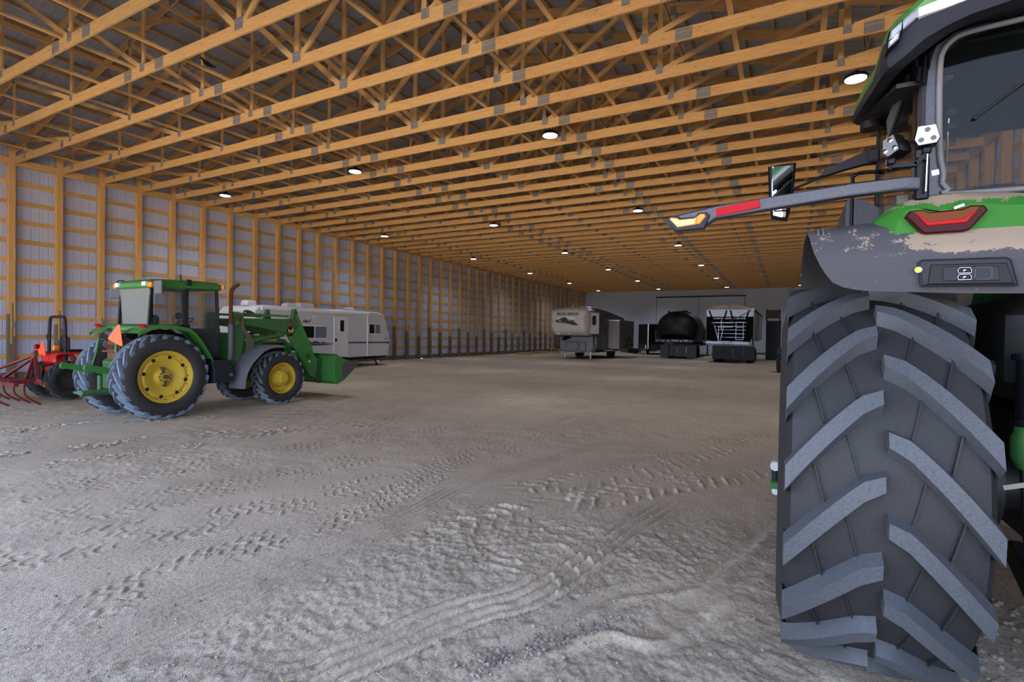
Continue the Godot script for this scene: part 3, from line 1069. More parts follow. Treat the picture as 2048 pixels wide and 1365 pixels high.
func more_materials() -> void:
	var m: StandardMaterial3D
	var speck := noise_tex(512, 0.05, 31, [[0.0, gray(0.74)], [0.5, gray(0.92)], [1.0, gray(1.0)]], 5)
	var fine := noise_tex(512, 0.18, 32, [], 4)
	for q in [["rubber", Color(0.16, 0.165, 0.18), 0.66], ["lug_rubber", Color(0.32, 0.34, 0.37), 0.6], ["old_rubber", Color(0.20, 0.20, 0.21), 0.7], ["old_lug", Color(0.47, 0.52, 0.60), 0.65], ["small_rubber", Color(0.16, 0.16, 0.17), 0.7], ["small_lug", Color(0.26, 0.28, 0.31), 0.7]]:
		m = mat(q[0], q[1], q[2])
		tri_tex(m, speck, 2.2)
		bump(m, fine, 0.12)
	mat("green", Color(0.23, 0.475, 0.225), 0.4)
	mat("green_dark", Color(0.16, 0.34, 0.16), 0.5)
	m = mat("green_worn", Color(0.27, 0.44, 0.28), 0.55)
	tri_tex(m, noise_tex(512, 0.03, 33, [[0.0, Color(0.72, 0.70, 0.62)], [0.45, Color(0.9, 0.92, 0.88)], [1.0, gray(1.0)]], 5), 1.2)
	m = mat("yellow", Color(0.88, 0.75, 0.24), 0.5)
	tri_tex(m, speck, 1.5)
	mat("black_plastic", Color(0.15, 0.16, 0.195), 0.55).metallic_specular = 0.35
	mat("black_deep", Color(0.045, 0.047, 0.055), 0.6)
	mat("black_gloss", Color(0.06, 0.065, 0.085), 0.32).metallic_specular = 0.3
	mat("gray_plastic", Color(0.34, 0.35, 0.38), 0.6)
	m = mat("pillar", Color(0.25, 0.265, 0.33), 0.42)
	tri_tex(m, speck, 2.0)
	mat("seal", Color(0.42, 0.42, 0.44), 0.6)
	mat("interior", Color(0.10, 0.17, 0.165), 0.7)
	mat("interior_dark", Color(0.05, 0.07, 0.07), 0.8)
	glass("cab_glass", Color(0.03, 0.05, 0.047), 0.22)
	glass("old_glass", Color(0.30, 0.34, 0.33), 0.24)
	glass("dusty_glass", Color(0.52, 0.54, 0.53), 0.72)
	mat("chrome", Color(0.85, 0.86, 0.88), 0.12, 1.0)
	mat("mirror_glass", Color(0.92, 0.93, 0.95), 0.02, 1.0)
	mat("lamp_white", Color(0.93, 0.94, 0.96), 0.2)
	mat("lamp_silver", Color(0.80, 0.82, 0.86), 0.16, 0.75)
	mat("amber", Color(0.98, 0.52, 0.06), 0.2)
	mat("amber_pale", Color(1.0, 0.68, 0.44), 0.3)
	mat("amber_dirty", Color(0.40, 0.19, 0.06), 0.35).metallic_specular = 0.25
	mat("red_reflector", Color(0.62, 0.045, 0.10), 0.4).metallic_specular = 0.25
	mat("red_dark", Color(0.22, 0.025, 0.05), 0.35).metallic_specular = 0.25
	mat("red_bright", Color(0.66, 0.02, 0.04), 0.3).metallic_specular = 0.25
	mat("orange_sign", Color(1.0, 0.36, 0.14), 0.5)
	mat("yellow_button", Color(0.93, 0.86, 0.22), 0.45)
	mat("white_plastic", Color(0.86, 0.86, 0.88), 0.4)
	mat("rod", Color(0.78, 0.78, 0.80), 0.2, 0.9)
	mat("lamp_mount_gray", Color(0.55, 0.54, 0.52), 0.6)
	mat("iron", Color(0.23, 0.22, 0.21), 0.65, 0.3)
	m = mat("rust", Color(0.42, 0.27, 0.18), 0.85)
	tri_tex(m, speck, 3.0)
	mat("hose", Color(0.33, 0.29, 0.25), 0.7)
	mat("red_paint", Color(0.78, 0.10, 0.07), 0.4)
	mat("maroon", Color(0.42, 0.08, 0.10), 0.55)
	m = mat("bucket_steel", Color(0.42, 0.41, 0.41), 0.5, 0.4)
	tri_tex(m, speck, 1.5)
	mat("gray_fender", Color(0.40, 0.41, 0.45), 0.6)
	mat("grime", Color(0.30, 0.28, 0.22), 0.85)
	# fender dust: bias from the place on the panel
	m = mat("dusty_black", Color.WHITE, 0.78)
	m.metallic_specular = 0.25
	m.albedo_texture = dust_image(512, 512, 41, Color(0.26, 0.27, 0.305), Color(0.58, 0.525, 0.47), func(u: float, v: float) -> float:
		var b := -0.62
		b += (0.95 * smoothstep(0.32, 0.55, u) + 0.30) * smoothstep(0.25, 0.34, v) * (1.0 - 0.45 * smoothstep(0.52, 0.60, v))
		b += 0.5 * smoothstep(0.80, 0.95, u)
		return b)
	m = mat("dusty_green", Color.WHITE, 0.6)
	m.metallic_specular = 0.25
	m.albedo_texture = dust_image(512, 256, 43, Color(0.16, 0.44, 0.15), Color(0.56, 0.51, 0.44), func(u: float, v: float) -> float:
		return -0.75 + 1.3 * smoothstep(0.33, 0.50, v) * (0.45 + 0.55 * smoothstep(0.05, 0.35, u)))

func objects() -> void:
	big_tractor()
	loader_tractor()
	red_tractor()
	cultivator()
	travel_trailer()
	fifth_wheel()
	cargo_trailer()
	tank_trailer()
	hopper_trailer()
	background_things()
	bird()

func WG(o: Node3D) -> Geo:
	# a builder that takes world coordinates and stores them in o's own axes
	var g := Geo.new()
	var t := o.transform
	var p := o.get_parent()
	while p is Node3D and p != self:
		t = p.transform * t
		p = p.get_parent()
	g.xf = t.affine_inverse()
	return g

const AXLE := Basis(Vector3(0, 0, 1), Vector3(1, 0, 0), Vector3(0, 1, 0))

func make_lug(R: float, W: float, h: float, sweep: float, wt0: float, wt1: float, crown: float, over: float) -> ArrayMesh:
	# one tread bar on the +x half: nose at the centre line, swept back to the shoulder
	var g := Geo.new()
	var half := W * 0.5
	var rings := []
	var n := 11
	for i in n:
		var t := float(i) / (n - 1)
		var x := lerpf(0.006, half, t)
		var tt := maxf(0.0, (t - 0.2) / 0.8)
		var ph := -sweep * (0.10 * minf(t / 0.2, 1.0) + 0.90 * (tt * 0.82 + 0.18 * tt * tt))
		var wt := lerpf(wt0, wt1, t)
		if t < 0.25: wt *= lerpf(0.80, 1.0, t / 0.25)
		var wb := wt + h * 0.75
		var rt := R - crown * t * t
		var rb := rt - h - crown * 0.3 * t * t
		rings.append(_lug_ring(x, ph, wb, wt, rb, rt, R))
		if i == n - 1:
			rings.append(_lug_ring(x + 0.004, ph - 0.012, wb, wt * 0.9, rb - over * 0.4, rt - over * 0.45, R))
			rings.append(_lug_ring(x - 0.004, ph - 0.028, wb * 0.8, wt * 0.6, rb - over, rt - over * 1.05, R))
	g.loft(rings)
	return g.mesh(28.0)

func _lug_ring(x: float, ph: float, wb: float, wt: float, rb: float, rt: float, R: float) -> PackedVector3Array:
	var out := PackedVector3Array()
	for q in [[-wb, rb], [-wt, rt], [wt, rt], [wb, rb]]:
		var a: float = ph + q[0] * 0.5 / R
		out.push_back(Vector3(x, q[1] * sin(a), q[1] * cos(a)))
	return out

func make_wheel(parent: Node3D, called: String, at: Vector3, side: float, s: Dictionary) -> Node3D:
	# side -1: outer face towards -x. s: R, W, rim, n, h, sweep, wt, tyre, lug, rim_mat
	var w := group(called, parent, Transform3D(Basis(), at))
	var R: float = s.R
	var W: float = s.W
	var rim: float = s.rim
	var h: float = s.h
	var rc := R - h
	var hw := W * 0.5
	var g := Geo.new()
	var bulge: float = s.get("bulge", 0.025)
	var prof := []
	prof.append(Vector2(rim - 0.012, -hw * 0.74))
	for q in [[0.0, -0.80], [0.14, -0.97], [0.34, -1.0], [0.58, -0.99], [0.80, -0.955], [0.93, -0.90]]:
		prof.append(Vector2(lerpf(rim, rc, q[0]), q[1] * hw - bulge * sin(PI * q[0])))
	for q in [-0.80, -0.55, -0.28, 0.0, 0.28, 0.55, 0.80]:
		prof.append(Vector2(rc - s.crown * 1.3 * q * q, q * hw))
	for i in range(6, -1, -1):
		prof.append(Vector2(prof[i].x, -prof[i].y))
	prof.reverse()
	g.lathe(prof, Transform3D(AXLE, Vector3.ZERO), s.get("seg", 60))
	part("tyre", g, M[s.tyre], w, 40.0)
	var key := "lug%d%d" % [int(R * 1000), int(W * 1000)]
	if not lug_cache.has(key):
		lug_cache[key] = make_lug(R, W * 0.985, h, s.sweep, s.wt0, s.wt1, s.crown, s.over)
	var n: int = s.n
	var ph0: float = s.get("phase", 0.0)
	for i in n:
		for sd in [-1.0, 1.0]:
			var a: float = ph0 + TAU * (i + (0.5 if sd > 0 else 0.0)) / n
			# turning by a about x moves a point from angle p to p - a
			var b := Basis(Vector3.RIGHT, -a)
			if sd < 0: b = b * Basis.from_scale(Vector3(-1, 1, 1))
			put("tread_lug", lug_cache[key], M[s.lug], w, Transform3D(b, Vector3.ZERO))
	return w

var lug_cache := {}

func wheel_disc(w: Node3D, side: float, rim: float, hw: float, m: Material, dish: Array, holes: int, hole_r: float, hole_at: float, bolts: Array) -> void:
	# pressed steel disc: dish is [radius, depth from the rim face] pairs, outwards to the hub
	var g := Geo.new()
	var prof := [Vector2(rim + 0.012, hw * 0.80), Vector2(rim + 0.012, hw * 0.84), Vector2(rim - 0.012, hw * 0.84), Vector2(rim - 0.02, hw * 0.78)]
	for q in dish: prof.append(Vector2(q[0], hw * 0.80 - q[1]))
	prof.append(Vector2(0, prof[-1].y))
	var t := Transform3D(AXLE, Vector3.ZERO)
	if side < 0: t = Transform3D(AXLE * Basis.from_scale(Vector3(1, -1, 1)), Vector3.ZERO)
	g.lathe(prof, t, 48)
	part("rim", g, m, w, 35.0)
	g = Geo.new()
	g.lathe([Vector2(rim + 0.01, -hw * 0.8), Vector2(rim - 0.015, -hw * 0.75), Vector2(rim - 0.03, 0), Vector2(rim - 0.02, hw * 0.78)], t, 40)
	part("rim_barrel", g, m, w, 35.0)
	for k in holes:
		var a := TAU * (k + 0.25) / holes
		var b := Geo.new()
		var dpt: float = dish[0][1]
		for q in dish.size() - 1:
			if hole_at <= dish[q][0] and hole_at >= dish[q + 1][0]:
				dpt = lerpf(dish[q][1], dish[q + 1][1], (dish[q][0] - hole_at) / (dish[q][0] - dish[q + 1][0])) - 0.006
		b.lathe([Vector2(0, hw * 0.80 - dpt + 0.004), Vector2(hole_r * 0.8, hw * 0.80 - dpt + 0.004), Vector2(hole_r, hw * 0.80 - dpt - 0.003)], t * Transform3D(Basis(), Vector3(cos(a) * hole_at, 0, sin(a) * hole_at)), 14)
		part("rim_hole", b, M.black_deep, w)
	var bg := Geo.new()
	for q in bolts:
		for k in int(q[0]):
			var a: float = TAU * k / q[0]
			var x0: float = hw * 0.80 - q[2]
			bg.lathe([Vector2(q[3], x0 - 0.02), Vector2(q[3], x0 + q[3] * 0.9), Vector2(q[3] * 0.5, x0 + q[3] * 1.2), Vector2(0, x0 + q[3] * 1.2)], t * Transform3D(Basis(), Vector3(cos(a) * q[1], 0, sin(a) * q[1])), 6)
	if bolts.size(): part("wheel_bolts", bg, M.grime, w)

func mirror_x(pts: Array, xc: float) -> Array:
	var out := []
	for p in pts: out.append(Vector3(2.0 * xc - p.x, p.y, p.z))
	return out

func flat(g: Geo, xy: Array, d: float, thick: float, bev := 0.004) -> void:
	# an outline in world x, y standing at distance d, its face towards the open end
	g.prism(poly(xy), g_frame(d), thick, bev)

func g_frame(d: float) -> Transform3D:
	return Transform3D(Basis(), Vector3(0, 0, -d))

func big_tractor() -> void:
	var xc := 1.48
	var o := thing("large_tractor", "large modern green tractor close to camera on the right, seen from behind its rear tyre", "tractor", Vector3(xc, 0, -3.55))
	var spec := {"R": 1.04, "W": 0.74, "rim": 0.54, "n": 18, "h": 0.066, "sweep": 0.37, "wt0": 0.080, "wt1": 0.108, "crown": 0.022, "over": 0.11, "tyre": "rubber", "lug": "lug_rubber", "bulge": 0.03, "seg": 72, "phase": deg_to_rad(-31.0 - 1.0)}
	for sd in [-1.0, 1.0]:
		var w := make_wheel(o, "rear_wheel", Vector3(sd * (xc - 0.37), 1.022, 0), sd, spec)
		wheel_disc(w, sd, 0.54, 0.37, M.yellow, [[0.50, 0.02], [0.42, 0.16], [0.26, 0.18], [0.22, 0.10], [0.12, 0.10]], 8, 0.04, 0.36, [[10, 0.19, 0.12, 0.016]])
		# thin moulded fins between the bars
		for i in 18:
			for s2 in [-1.0, 1.0]:
				var a: float = spec.phase + TAU * (i + (0.5 if s2 > 0 else 0.0)) / 18.0 + 0.0
				for q in [[0.36, 0.0, -0.045], [0.70, 0.0, -0.17]]:
					var fg := Geo.new()
					var x: float = s2 * q[0] * 0.37
					var rr := 1.04 - 0.058 - 0.008
					var fp := []
					for k in 4:
						var u := k / 3.0
						var an: float = lerpf(-0.055, -0.29, u) + q[2]
						fp.append(Vector3(x + s2 * lerpf(0.012, -0.042, u), rr * sin(an), rr * cos(an)))
					for k in 3: fg.beam(fp[k], fp[k + 1], 0.006, 0.018, Vector3(0, sin(-0.17 + q[2]), cos(-0.17 + q[2])))
					part("tread_fin", fg, M.rubber, w, 0.0, Transform3D(Basis(Vector3.RIGHT, -a), Vector3.ZERO))
	spec = {"R": 0.80, "W": 0.6, "rim": 0.42, "n": 16, "h": 0.05, "sweep": 0.36, "wt0": 0.055, "wt1": 0.07, "crown": 0.02, "over": 0.09, "tyre": "rubber", "lug": "lug_rubber", "seg": 48}
	for sd in [-1.0, 1.0]:
		var w := make_wheel(o, "front_wheel", Vector3(sd * 1.05, 0.785, -3.05), sd, spec)
		wheel_disc(w, sd, 0.42, 0.3, M.yellow, [[0.39, 0.02], [0.34, 0.10], [0.2, 0.10], [0.17, 0.04], [0.1, 0.04]], 6, 0.035, 0.28, [])
	big_tractor_body(o, xc)

func big_tractor_body(o: Node3D, xc: float) -> void:
	var g: Geo
	# ---- chassis under the cab
	g = WG(o)
	g.cyl(P(0.55, 1.02, 3.55), P(2.41, 1.02, 3.55), 0.13, 20)
	g.rbox(P(xc, 1.05, 3.75), Vector3(0.75, 0.75, 1.5), 0.06)
	g.cyl(P(0.95, 1.02, 3.55), P(0.72, 1.02, 3.55), 0.24, 24)
	g.cyl(P(2.01, 1.02, 3.55), P(2.24, 1.02, 3.55), 0.24, 24)
	part("axle_housing", g, M.black_deep, o, 30.0)
	g = WG(o)
	g.rbox(P(xc, 1.0, 5.6), Vector3(0.62, 0.6, 3.2), 0.05)
	g.rbox(P(xc, 0.72, 6.6), Vector3(1.6, 0.2, 0.3), 0.04)
	part("frame", g, M.black_deep, o)
	g = WG(o)
	g.rbox(P(0.70, 1.15, 5.1), Vector3(0.5, 0.75, 0.9), 0.12)
	part("fuel_tank", g, M.black_plastic, o, 40.0)
	# ---- bonnet
	g = WG(o)
	var rings := []
	for q in [[4.75, 1.35, 2.42, 0.56], [5.4, 1.3, 2.38, 0.55], [6.4, 1.2, 2.22, 0.52], [7.1, 1.1, 2.0, 0.47], [7.35, 1.05, 1.75, 0.42]]:
		var r := PackedVector3Array()
		for k in [[-1, 0], [-1.02, 0.45], [-0.92, 0.8], [-0.6, 0.98], [0.6, 0.98], [0.92, 0.8], [1.02, 0.45], [1, 0]]:
			r.push_back(P(xc + k[0] * q[3], lerpf(q[1], q[2], k[1]), q[0]))
		r.reverse()
		rings.append(r)
	g.loft(rings)
	part("bonnet", g, M.green, o, 35.0)
	# ---- lift arms, drawbar and dark gear seen past the tyre
	for s in [-1.0, 1.0]:
		var x: float = xc - s * 0.545
		g = WG(o)
		g.beam(P(x, 0.80, 3.15), P(x - s * 0.03, 0.55, 2.35), 0.055, 0.11, Vector3.UP, 0.012)
		part("lower_link", g, M.black_deep, o)
	for s in [-1.0, 1.0]:
		var x: float = xc - s * 0.552
		g = WG(o)
		g.cyl(P(x, 1.35, 3.0), P(x, 1.70, 3.0), 0.045, 18)
		g.cyl(P(x, 1.67, 3.0), P(x, 1.70, 3.0), 0.062, 18)
		g.cyl(P(x, 1.39, 3.0), P(x, 1.415, 3.0), 0.06, 18)
		part("lift_cylinder", g, M.black_gloss, o, 30.0)
		g = WG(o)
		g.cyl(P(x, 1.24, 3.0), P(x, 1.385, 3.0), 0.048, 18)
		g.lathe([Vector2(0.035, 1.2), Vector2(0.06, 1.25), Vector2(0.06, 1.33), Vector2(0.04, 1.38)], Transform3D(Basis(), P(x, 0, 3.0)), 18)
		part("lift_rod_end", g, M.green_dark, o, 30.0)
		g = WG(o)
		g.cyl(P(x, 1.22, 3.0), P(x, 0.72, 2.9), 0.028, 12)
		part("lift_link", g, M.black_deep, o, 30.0)
	g = WG(o)
	g.obox(Transform3D(Basis.from_euler(Vector3(0.2, 0.0, 0.35)), P(0.865, 1.135, 2.93)), Vector3(0.07, 0.022, 0.003))
	part("hang_tag", g, M.lamp_mount_gray, o)
	g = WG(o)
	g.rbox(P(xc, 0.48, 2.95), Vector3(0.12, 0.06, 1.1), 0.01)
	g.rbox(P(xc, 1.25, 3.0), Vector3(0.5, 0.5, 0.3), 0.05)
	part("drawbar", g, M.black_deep, o)
	# small front hitch catch seen left of the tyre
	g = WG(o)
	g.cyl(P(-0.085, 0.13, 6.4), P(-0.085, 0.33, 6.4), 0.035, 14)
	part("front_hitch_pin", g, M.black_plastic, o, 30.0)
	g = WG(o)
	g.cyl(P(-0.085, 0.335, 6.35), P(-0.085, 0.335, 6.45), 0.05, 18)
	g.cyl(P(-0.075, 0.06, 6.35), P(-0.075, 0.06, 6.45), 0.04, 18)
	part("front_hitch_roller", g, M.white_plastic, o, 30.0)
	g = WG(o)
	g.rbox(P(0.12, 0.12, 6.42), Vector3(0.5, 0.09, 0.16), 0.02)
	g.rbox(P(0.5, 0.4, 6.5), Vector3(0.3, 0.6, 0.2), 0.02)
	part("front_hitch_arm", g, M.green, o)
	# ---- rear fenders
	for s in [-1.0, 1.0]:
		var xw := func(x: float) -> float: return x if s < 0 else 2.0 * xc - x
		var rows := []
		var lowc := Curve2D.new()
		var lows := [0.083, 2.278, 0.090, 2.245, 0.098, 2.205, 0.108, 2.165, 0.120, 2.135, 0.136, 2.100, 0.156, 2.065, 0.186, 2.023, 0.232, 1.997, 0.29, 1.983, 0.36, 1.976, 0.476, 1.970, 0.58, 1.965, 0.68, 1.960, 0.78, 1.957, 0.87, 1.955, 0.98, 1.955, 1.1, 1.955]
		var prof := [[1.95, 2.905], [2.0, 2.89], [2.06, 2.878], [2.10, 2.872], [2.135, 2.868], [2.15, 2.868], [2.18, 2.885], [2.21, 2.905], [2.24, 2.928], [2.262, 2.945], [2.285, 2.975]]
		var nx := lows.size() / 2
		var cols := []
		var L0 := 0.0
		for i in nx:
			var x: float = lows[i * 2]
			var yl: float = lows[i * 2 + 1]
			var col := []
			# crease drops a little to the right
			var sag := 0.0
			for q in prof:
				var y: float = maxf(q[0], yl)
				var d: float = q[1]
				if q[0] < yl:
					# the profile's depth at yl
					for k in prof.size() - 1:
						if yl >= prof[k][0] and yl <= prof[k + 1][0]:
							d = lerpf(prof[k][1], prof[k + 1][1], (yl - prof[k][0]) / (prof[k + 1][0] - prof[k][0]))
				col.append([y - sag, d])
			for q in [[2.305, 3.06], [2.325, 3.2], [2.345, 3.4], [2.352, 3.62], [2.34, 3.85], [2.30, 4.05], [2.24, 4.24], [2.16, 4.4], [2.05, 4.52], [1.9, 4.62]]:
				col.append([q[0] + 0.02 * smoothstep(0.08, 0.36, x), q[1]])
			cols.append(col)
		var nr: int = cols[0].size()
		for j in nr:
			var row := []
			for i in nx: row.append(P(xw.call(lows[i * 2]), cols[i][j][0], cols[i][j][1]))
			if s > 0: row.reverse()
			rows.append(row)
		g = WG(o)
		g.sheet(rows, 0.014)
		# uv: across the fender, and up its profile
		for k in g.v.size():
			var wp: Vector3 = o.transform * g.v[k]
			var px := wp.x if s < 0 else 2.0 * xc - wp.x
			var vy := (wp.y - 1.95) / 0.32 * 0.5
			if -wp.z > 2.97: vy = 0.5 + (-wp.z - 2.97) / 1.7 * 0.5
			g.uv[k] = Vector2(clampf((px - 0.08) / 0.95, 0.01, 0.99), clampf(vy, 0.01, 0.99))
		part("rear_fender", g, M.dusty_black, o, 32.0)
		if s > 0: continue
		# two raised ribs at the corner
		for x in [0.128, 0.150]:
			g = WG(o)
			g.tube(smooth_path([P(x - 0.002, 2.256, 2.94), P(x, 2.285, 2.968), P(x + 0.002, 2.309, 3.06), P(x + 0.006, 2.33, 3.2)], 4), 0.005, 6)
			part("fender_rib", g, M.gray_fender, o, 60.0)
	# inner wheel well
	g = WG(o)
	g.rbox(P(1.12, 1.72, 3.75), Vector3(0.5, 0.5, 1.5), 0.1)
	part("wheel_well", g, M.black_deep, o, 40.0)
	# ---- green fender hood with the tail lamp
	g = WG(o)
	var stations := [
		[2.930, 2.226, [0.428, 2.232, 0.440, 2.290, 0.470, 2.345, 0.49, 2.352, 0.52, 2.352, 0.55, 2.338, 0.66, 2.342, 0.69, 2.356, 0.735, 2.352, 0.80, 2.338, 0.90, 2.33, 1.05, 2.33]],
		[2.955, 2.226, [0.405, 2.245, 0.425, 2.310, 0.468, 2.372, 0.49, 2.378, 0.52, 2.380, 0.55, 2.374, 0.66, 2.376, 0.69, 2.384, 0.735, 2.382, 0.80, 2.372, 0.90, 2.36, 1.05, 2.36]],
		[3.0, 2.23, [0.378, 2.275, 0.395, 2.335, 0.465, 2.400, 0.49, 2.406, 0.52, 2.414, 0.55, 2.418, 0.66, 2.420, 0.69, 2.420, 0.735, 2.417, 0.80, 2.408, 0.90, 2.395, 1.05, 2.39]],
		[3.06, 2.24, [0.358, 2.318, 0.370, 2.340, 0.410, 2.380, 0.475, 2.412, 0.52, 2.428, 0.555, 2.436, 0.64, 2.438, 0.69, 2.437, 0.75, 2.433, 0.82, 2.425, 0.905, 2.406, 1.05, 2.40]],
		[3.3, 2.25, [0.352, 2.330, 0.365, 2.355, 0.41, 2.395, 0.475, 2.43, 0.52, 2.445, 0.555, 2.45, 0.64, 2.452, 0.69, 2.452, 0.75, 2.45, 0.82, 2.44, 0.905, 2.42, 1.05, 2.41]],
		[3.9, 2.2, [0.36, 2.32, 0.375, 2.335, 0.41, 2.35, 0.475, 2.37, 0.52, 2.38, 0.555, 2.39, 0.64, 2.39, 0.69, 2.39, 0.75, 2.39, 0.82, 2.38, 0.905, 2.37, 1.05, 2.36]],
		[4.2, 2.1, [0.38, 2.22, 0.39, 2.23, 0.41, 2.24, 0.475, 2.25, 0.52, 2.26, 0.555, 2.26, 0.64, 2.26, 0.69, 2.26, 0.75, 2.26, 0.82, 2.26, 0.905, 2.25, 1.05, 2.25]]]
	rings = []
	for st in stations:
		var r := PackedVector3Array()
		r.push_back(P(1.05, st[1], st[0]))
		var pts: Array = st[2]
		for i in range(pts.size() - 2, -1, -2): r.push_back(P(pts[i], pts[i + 1], st[0]))
		r.push_back(P(pts[0] + 0.004, st[1], st[0]))
		rings.append(r)
	g.loft(rings)
	for k in g.v.size():
		var wp: Vector3 = o.transform * g.v[k]
		g.uv[k] = Vector2(clampf((wp.x - 0.35) / 0.7, 0.01, 0.99), clampf((wp.y - 2.22) / 0.2 * 0.55 + maxf(0.0, -wp.z - 2.95) * 0.5, 0.01, 0.99))
	part("fender_hood", g, M.dusty_green, o, 24.0)
	var lamp_o := [0.463, 2.313, 0.479, 2.336, 0.521, 2.337, 0.549, 2.324, 0.665, 2.327, 0.689, 2.340, 0.735, 2.336, 0.747, 2.313, 0.690, 2.236, 0.667, 2.229, 0.537, 2.229, 0.523, 2.237]
	g = WG(o)
	flat(g, lamp_o, 2.915, 0.05, 0.006)
	var tl := part("tail_lamp", g, M.red_dark, o)
	g = WG(o)
	flat(g, [0.484, 2.331, 0.521, 2.332, 0.549, 2.319, 0.661, 2.321, 0.689, 2.334, 0.722, 2.331, 0.704, 2.305, 0.669, 2.281, 0.624, 2.277, 0.545, 2.276, 0.512, 2.306], 2.893, 0.016, 0.003)
	part("amber_lens", g, M.amber_dirty, tl)
	g = WG(o)
	flat(g, [0.508, 2.307, 0.516, 2.310, 0.546, 2.279, 0.668, 2.283, 0.697, 2.310, 0.706, 2.307, 0.674, 2.265, 0.541, 2.262], 2.890, 0.014, 0.003)
	part("brake_lens", g, M.red_bright, tl)
	g = WG(o)
	g.obox(Transform3D(Basis.from_euler(Vector3(0, 0, 0.35)), P(0.655, 2.342, 2.912)), Vector3(0.036, 0.012, 0.01))
	part("lamp_clip", g, M.white_plastic, tl)
	# ---- switch box on the fender
	g = WG(o)
	flat(g, [0.505, 2.098, 0.522, 2.110, 0.800, 2.106, 0.817, 2.094, 0.842, 1.984, 0.519, 1.990], 2.868, 0.034, 0.010)
	var sb := part("switch_box", g, M.black_plastic, o)
	g = WG(o)
	flat(g, [0.549, 2.084, 0.801, 2.080, 0.824, 1.994, 0.540, 1.998], 2.852, 0.008, 0.003)
	part("switch_face", g, M.black_gloss, sb)
	g = WG(o)
	flat(g, [0.591, 2.073, 0.772, 2.069, 0.780, 2.006, 0.593, 2.010], 2.848, 0.010, 0.003)
	part("switch_panel", g, M.black_plastic, sb)
	for y in [2.042, 2.0135]:
		g = WG(o)
		flat(g, [0.640, y + 0.010, 0.646, y + 0.022, 0.680, y + 0.022, 0.685, y + 0.010, 0.684, y, 0.643, y], 2.843, 0.012, 0.005)
		part("rocker_switch", g, M.black_gloss, sb)
		g = WG(o)
		g.tube([P(0.640, y + 0.011, 2.838), P(0.646, y + 0.0225, 2.837), P(0.680, y + 0.0225, 2.837), P(0.685, y + 0.011, 2.838), P(0.684, y, 2.837), P(0.643, y, 2.837), P(0.640, y + 0.011, 2.838)], 0.0012, 5)
		g.rbox(P(0.6625, y + 0.012, 2.836), Vector3(0.007, 0.005, 0.002), 0.0005)
		g.rbox(P(0.659, y + 0.008, 2.836), Vector3(0.002, 0.007, 0.002), 0.0005)
		part("switch_mark", g, M.lamp_white, sb)
	g = WG(o)
	g.tube([P(0.705, 2.066, 2.843), P(0.745, 2.065, 2.843), P(0.752, 2.056, 2.843), P(0.752, 2.022, 2.843), P(0.743, 2.013, 2.843), P(0.707, 2.014, 2.843), P(0.699, 2.023, 2.843), P(0.698, 2.056, 2.843), P(0.705, 2.066, 2.843)], 0.0014, 5)
	part("blank_cover", g, M.gray_plastic, sb)
	g = WG(o)
	g.cyl(P(0.518, 2.066, 2.885), P(0.506, 2.063, 2.845), 0.016, 20, 0.013)
	part("stop_button", g, M.white_plastic, o, 30.0)
	g = WG(o)
	g.cyl(P(0.507, 2.063, 2.848), P(0.504, 2.062, 2.838), 0.0115, 20)
	part("button_cap", g, M.yellow_button, o, 30.0)
	# ---- cab frame
	for s in [-1.0, 1.0]:
		var X := func(x: float) -> float: return x if s < 0 else 2.0 * xc - x
		g = WG(o)
		var prof2 := [[0.596, 0.655, 2.30], [0.560, 0.640, 2.42], [0.553, 0.615, 2.60], [0.552, 0.612, 2.95], [0.560, 0.612, 3.06], [0.585, 0.640, 3.15], [0.66, 0.72, 3.20], [0.75, 0.80, 3.21]]
		var rr := []
		for q in prof2:
			var r := PackedVector3Array([P(X.call(q[0]), q[2], 3.12), P(X.call(q[0] + 0.012), q[2], 3.10), P(X.call(q[1]), q[2], 3.10), P(X.call(q[1]), q[2], 3.22), P(X.call(q[0]), q[2], 3.22)])
			if s > 0: r.reverse()
			rr.append(r)
		g.loft(rr)
		part("rear_pillar", g, M.pillar, o, 20.0)
		g = WG(o)
		g.rbox(P(X.call(0.566), 2.82, 3.285), Vector3(0.03, 0.86, 0.10), 0.008)
		g.beam(P(X.call(0.566), 3.26, 3.3), P(X.call(0.566), 3.33, 4.62), 0.05, 0.06)
		g.beam(P(X.call(0.566), 2.36, 3.3), P(X.call(0.566), 2.30, 4.62), 0.05, 0.05)
		part("door_frame", g, M.black_gloss, o)
		g = WG(o)
		g.beam(P(X.call(0.575), 1.6, 4.66), P(X.call(0.585), 3.36, 4.62), 0.07, 0.05)
		part("front_pillar", g, M.black_plastic, o)
		g = WG(o)
		g.box(P(X.call(0.570), 2.55, 3.98), Vector3(0.006, 1.65, 1.30))
		part("side_glass", g, M.cab_glass, o)
		g = WG(o)
		g.beam(P(X.call(0.566), 2.25, 3.3), P(X.call(0.566), 1.62, 3.9), 0.05, 0.05)
		g.beam(P(X.call(0.566), 1.62, 3.9), P(X.call(0.566), 1.62, 4.66), 0.05, 0.05)
		part("door_sill", g, M.black_plastic, o)
	# trim wedge on the door's top rear corner
	g = WG(o)
	g.prism(poly([-4.14, 3.19, -3.50, 3.245, -3.50, 3.17, -3.74, 3.13, -4.05, 3.07]), Transform3D(Basis(Vector3(0, 0, 1), Vector3.UP, Vector3(-1, 0, 0)), Vector3(0.556, 0, 0)), 0.02, 0.005)
	part("door_trim", g, M.gray_plastic, o)
	# hinge at the top of the rear pillar
	g = WG(o)
	flat(g, [0.545, 3.117, 0.573, 3.122, 0.572, 3.045, 0.558, 3.02, 0.555, 2.975, 0.540, 2.985, 0.541, 3.04], 3.09, 0.05, 0.008)
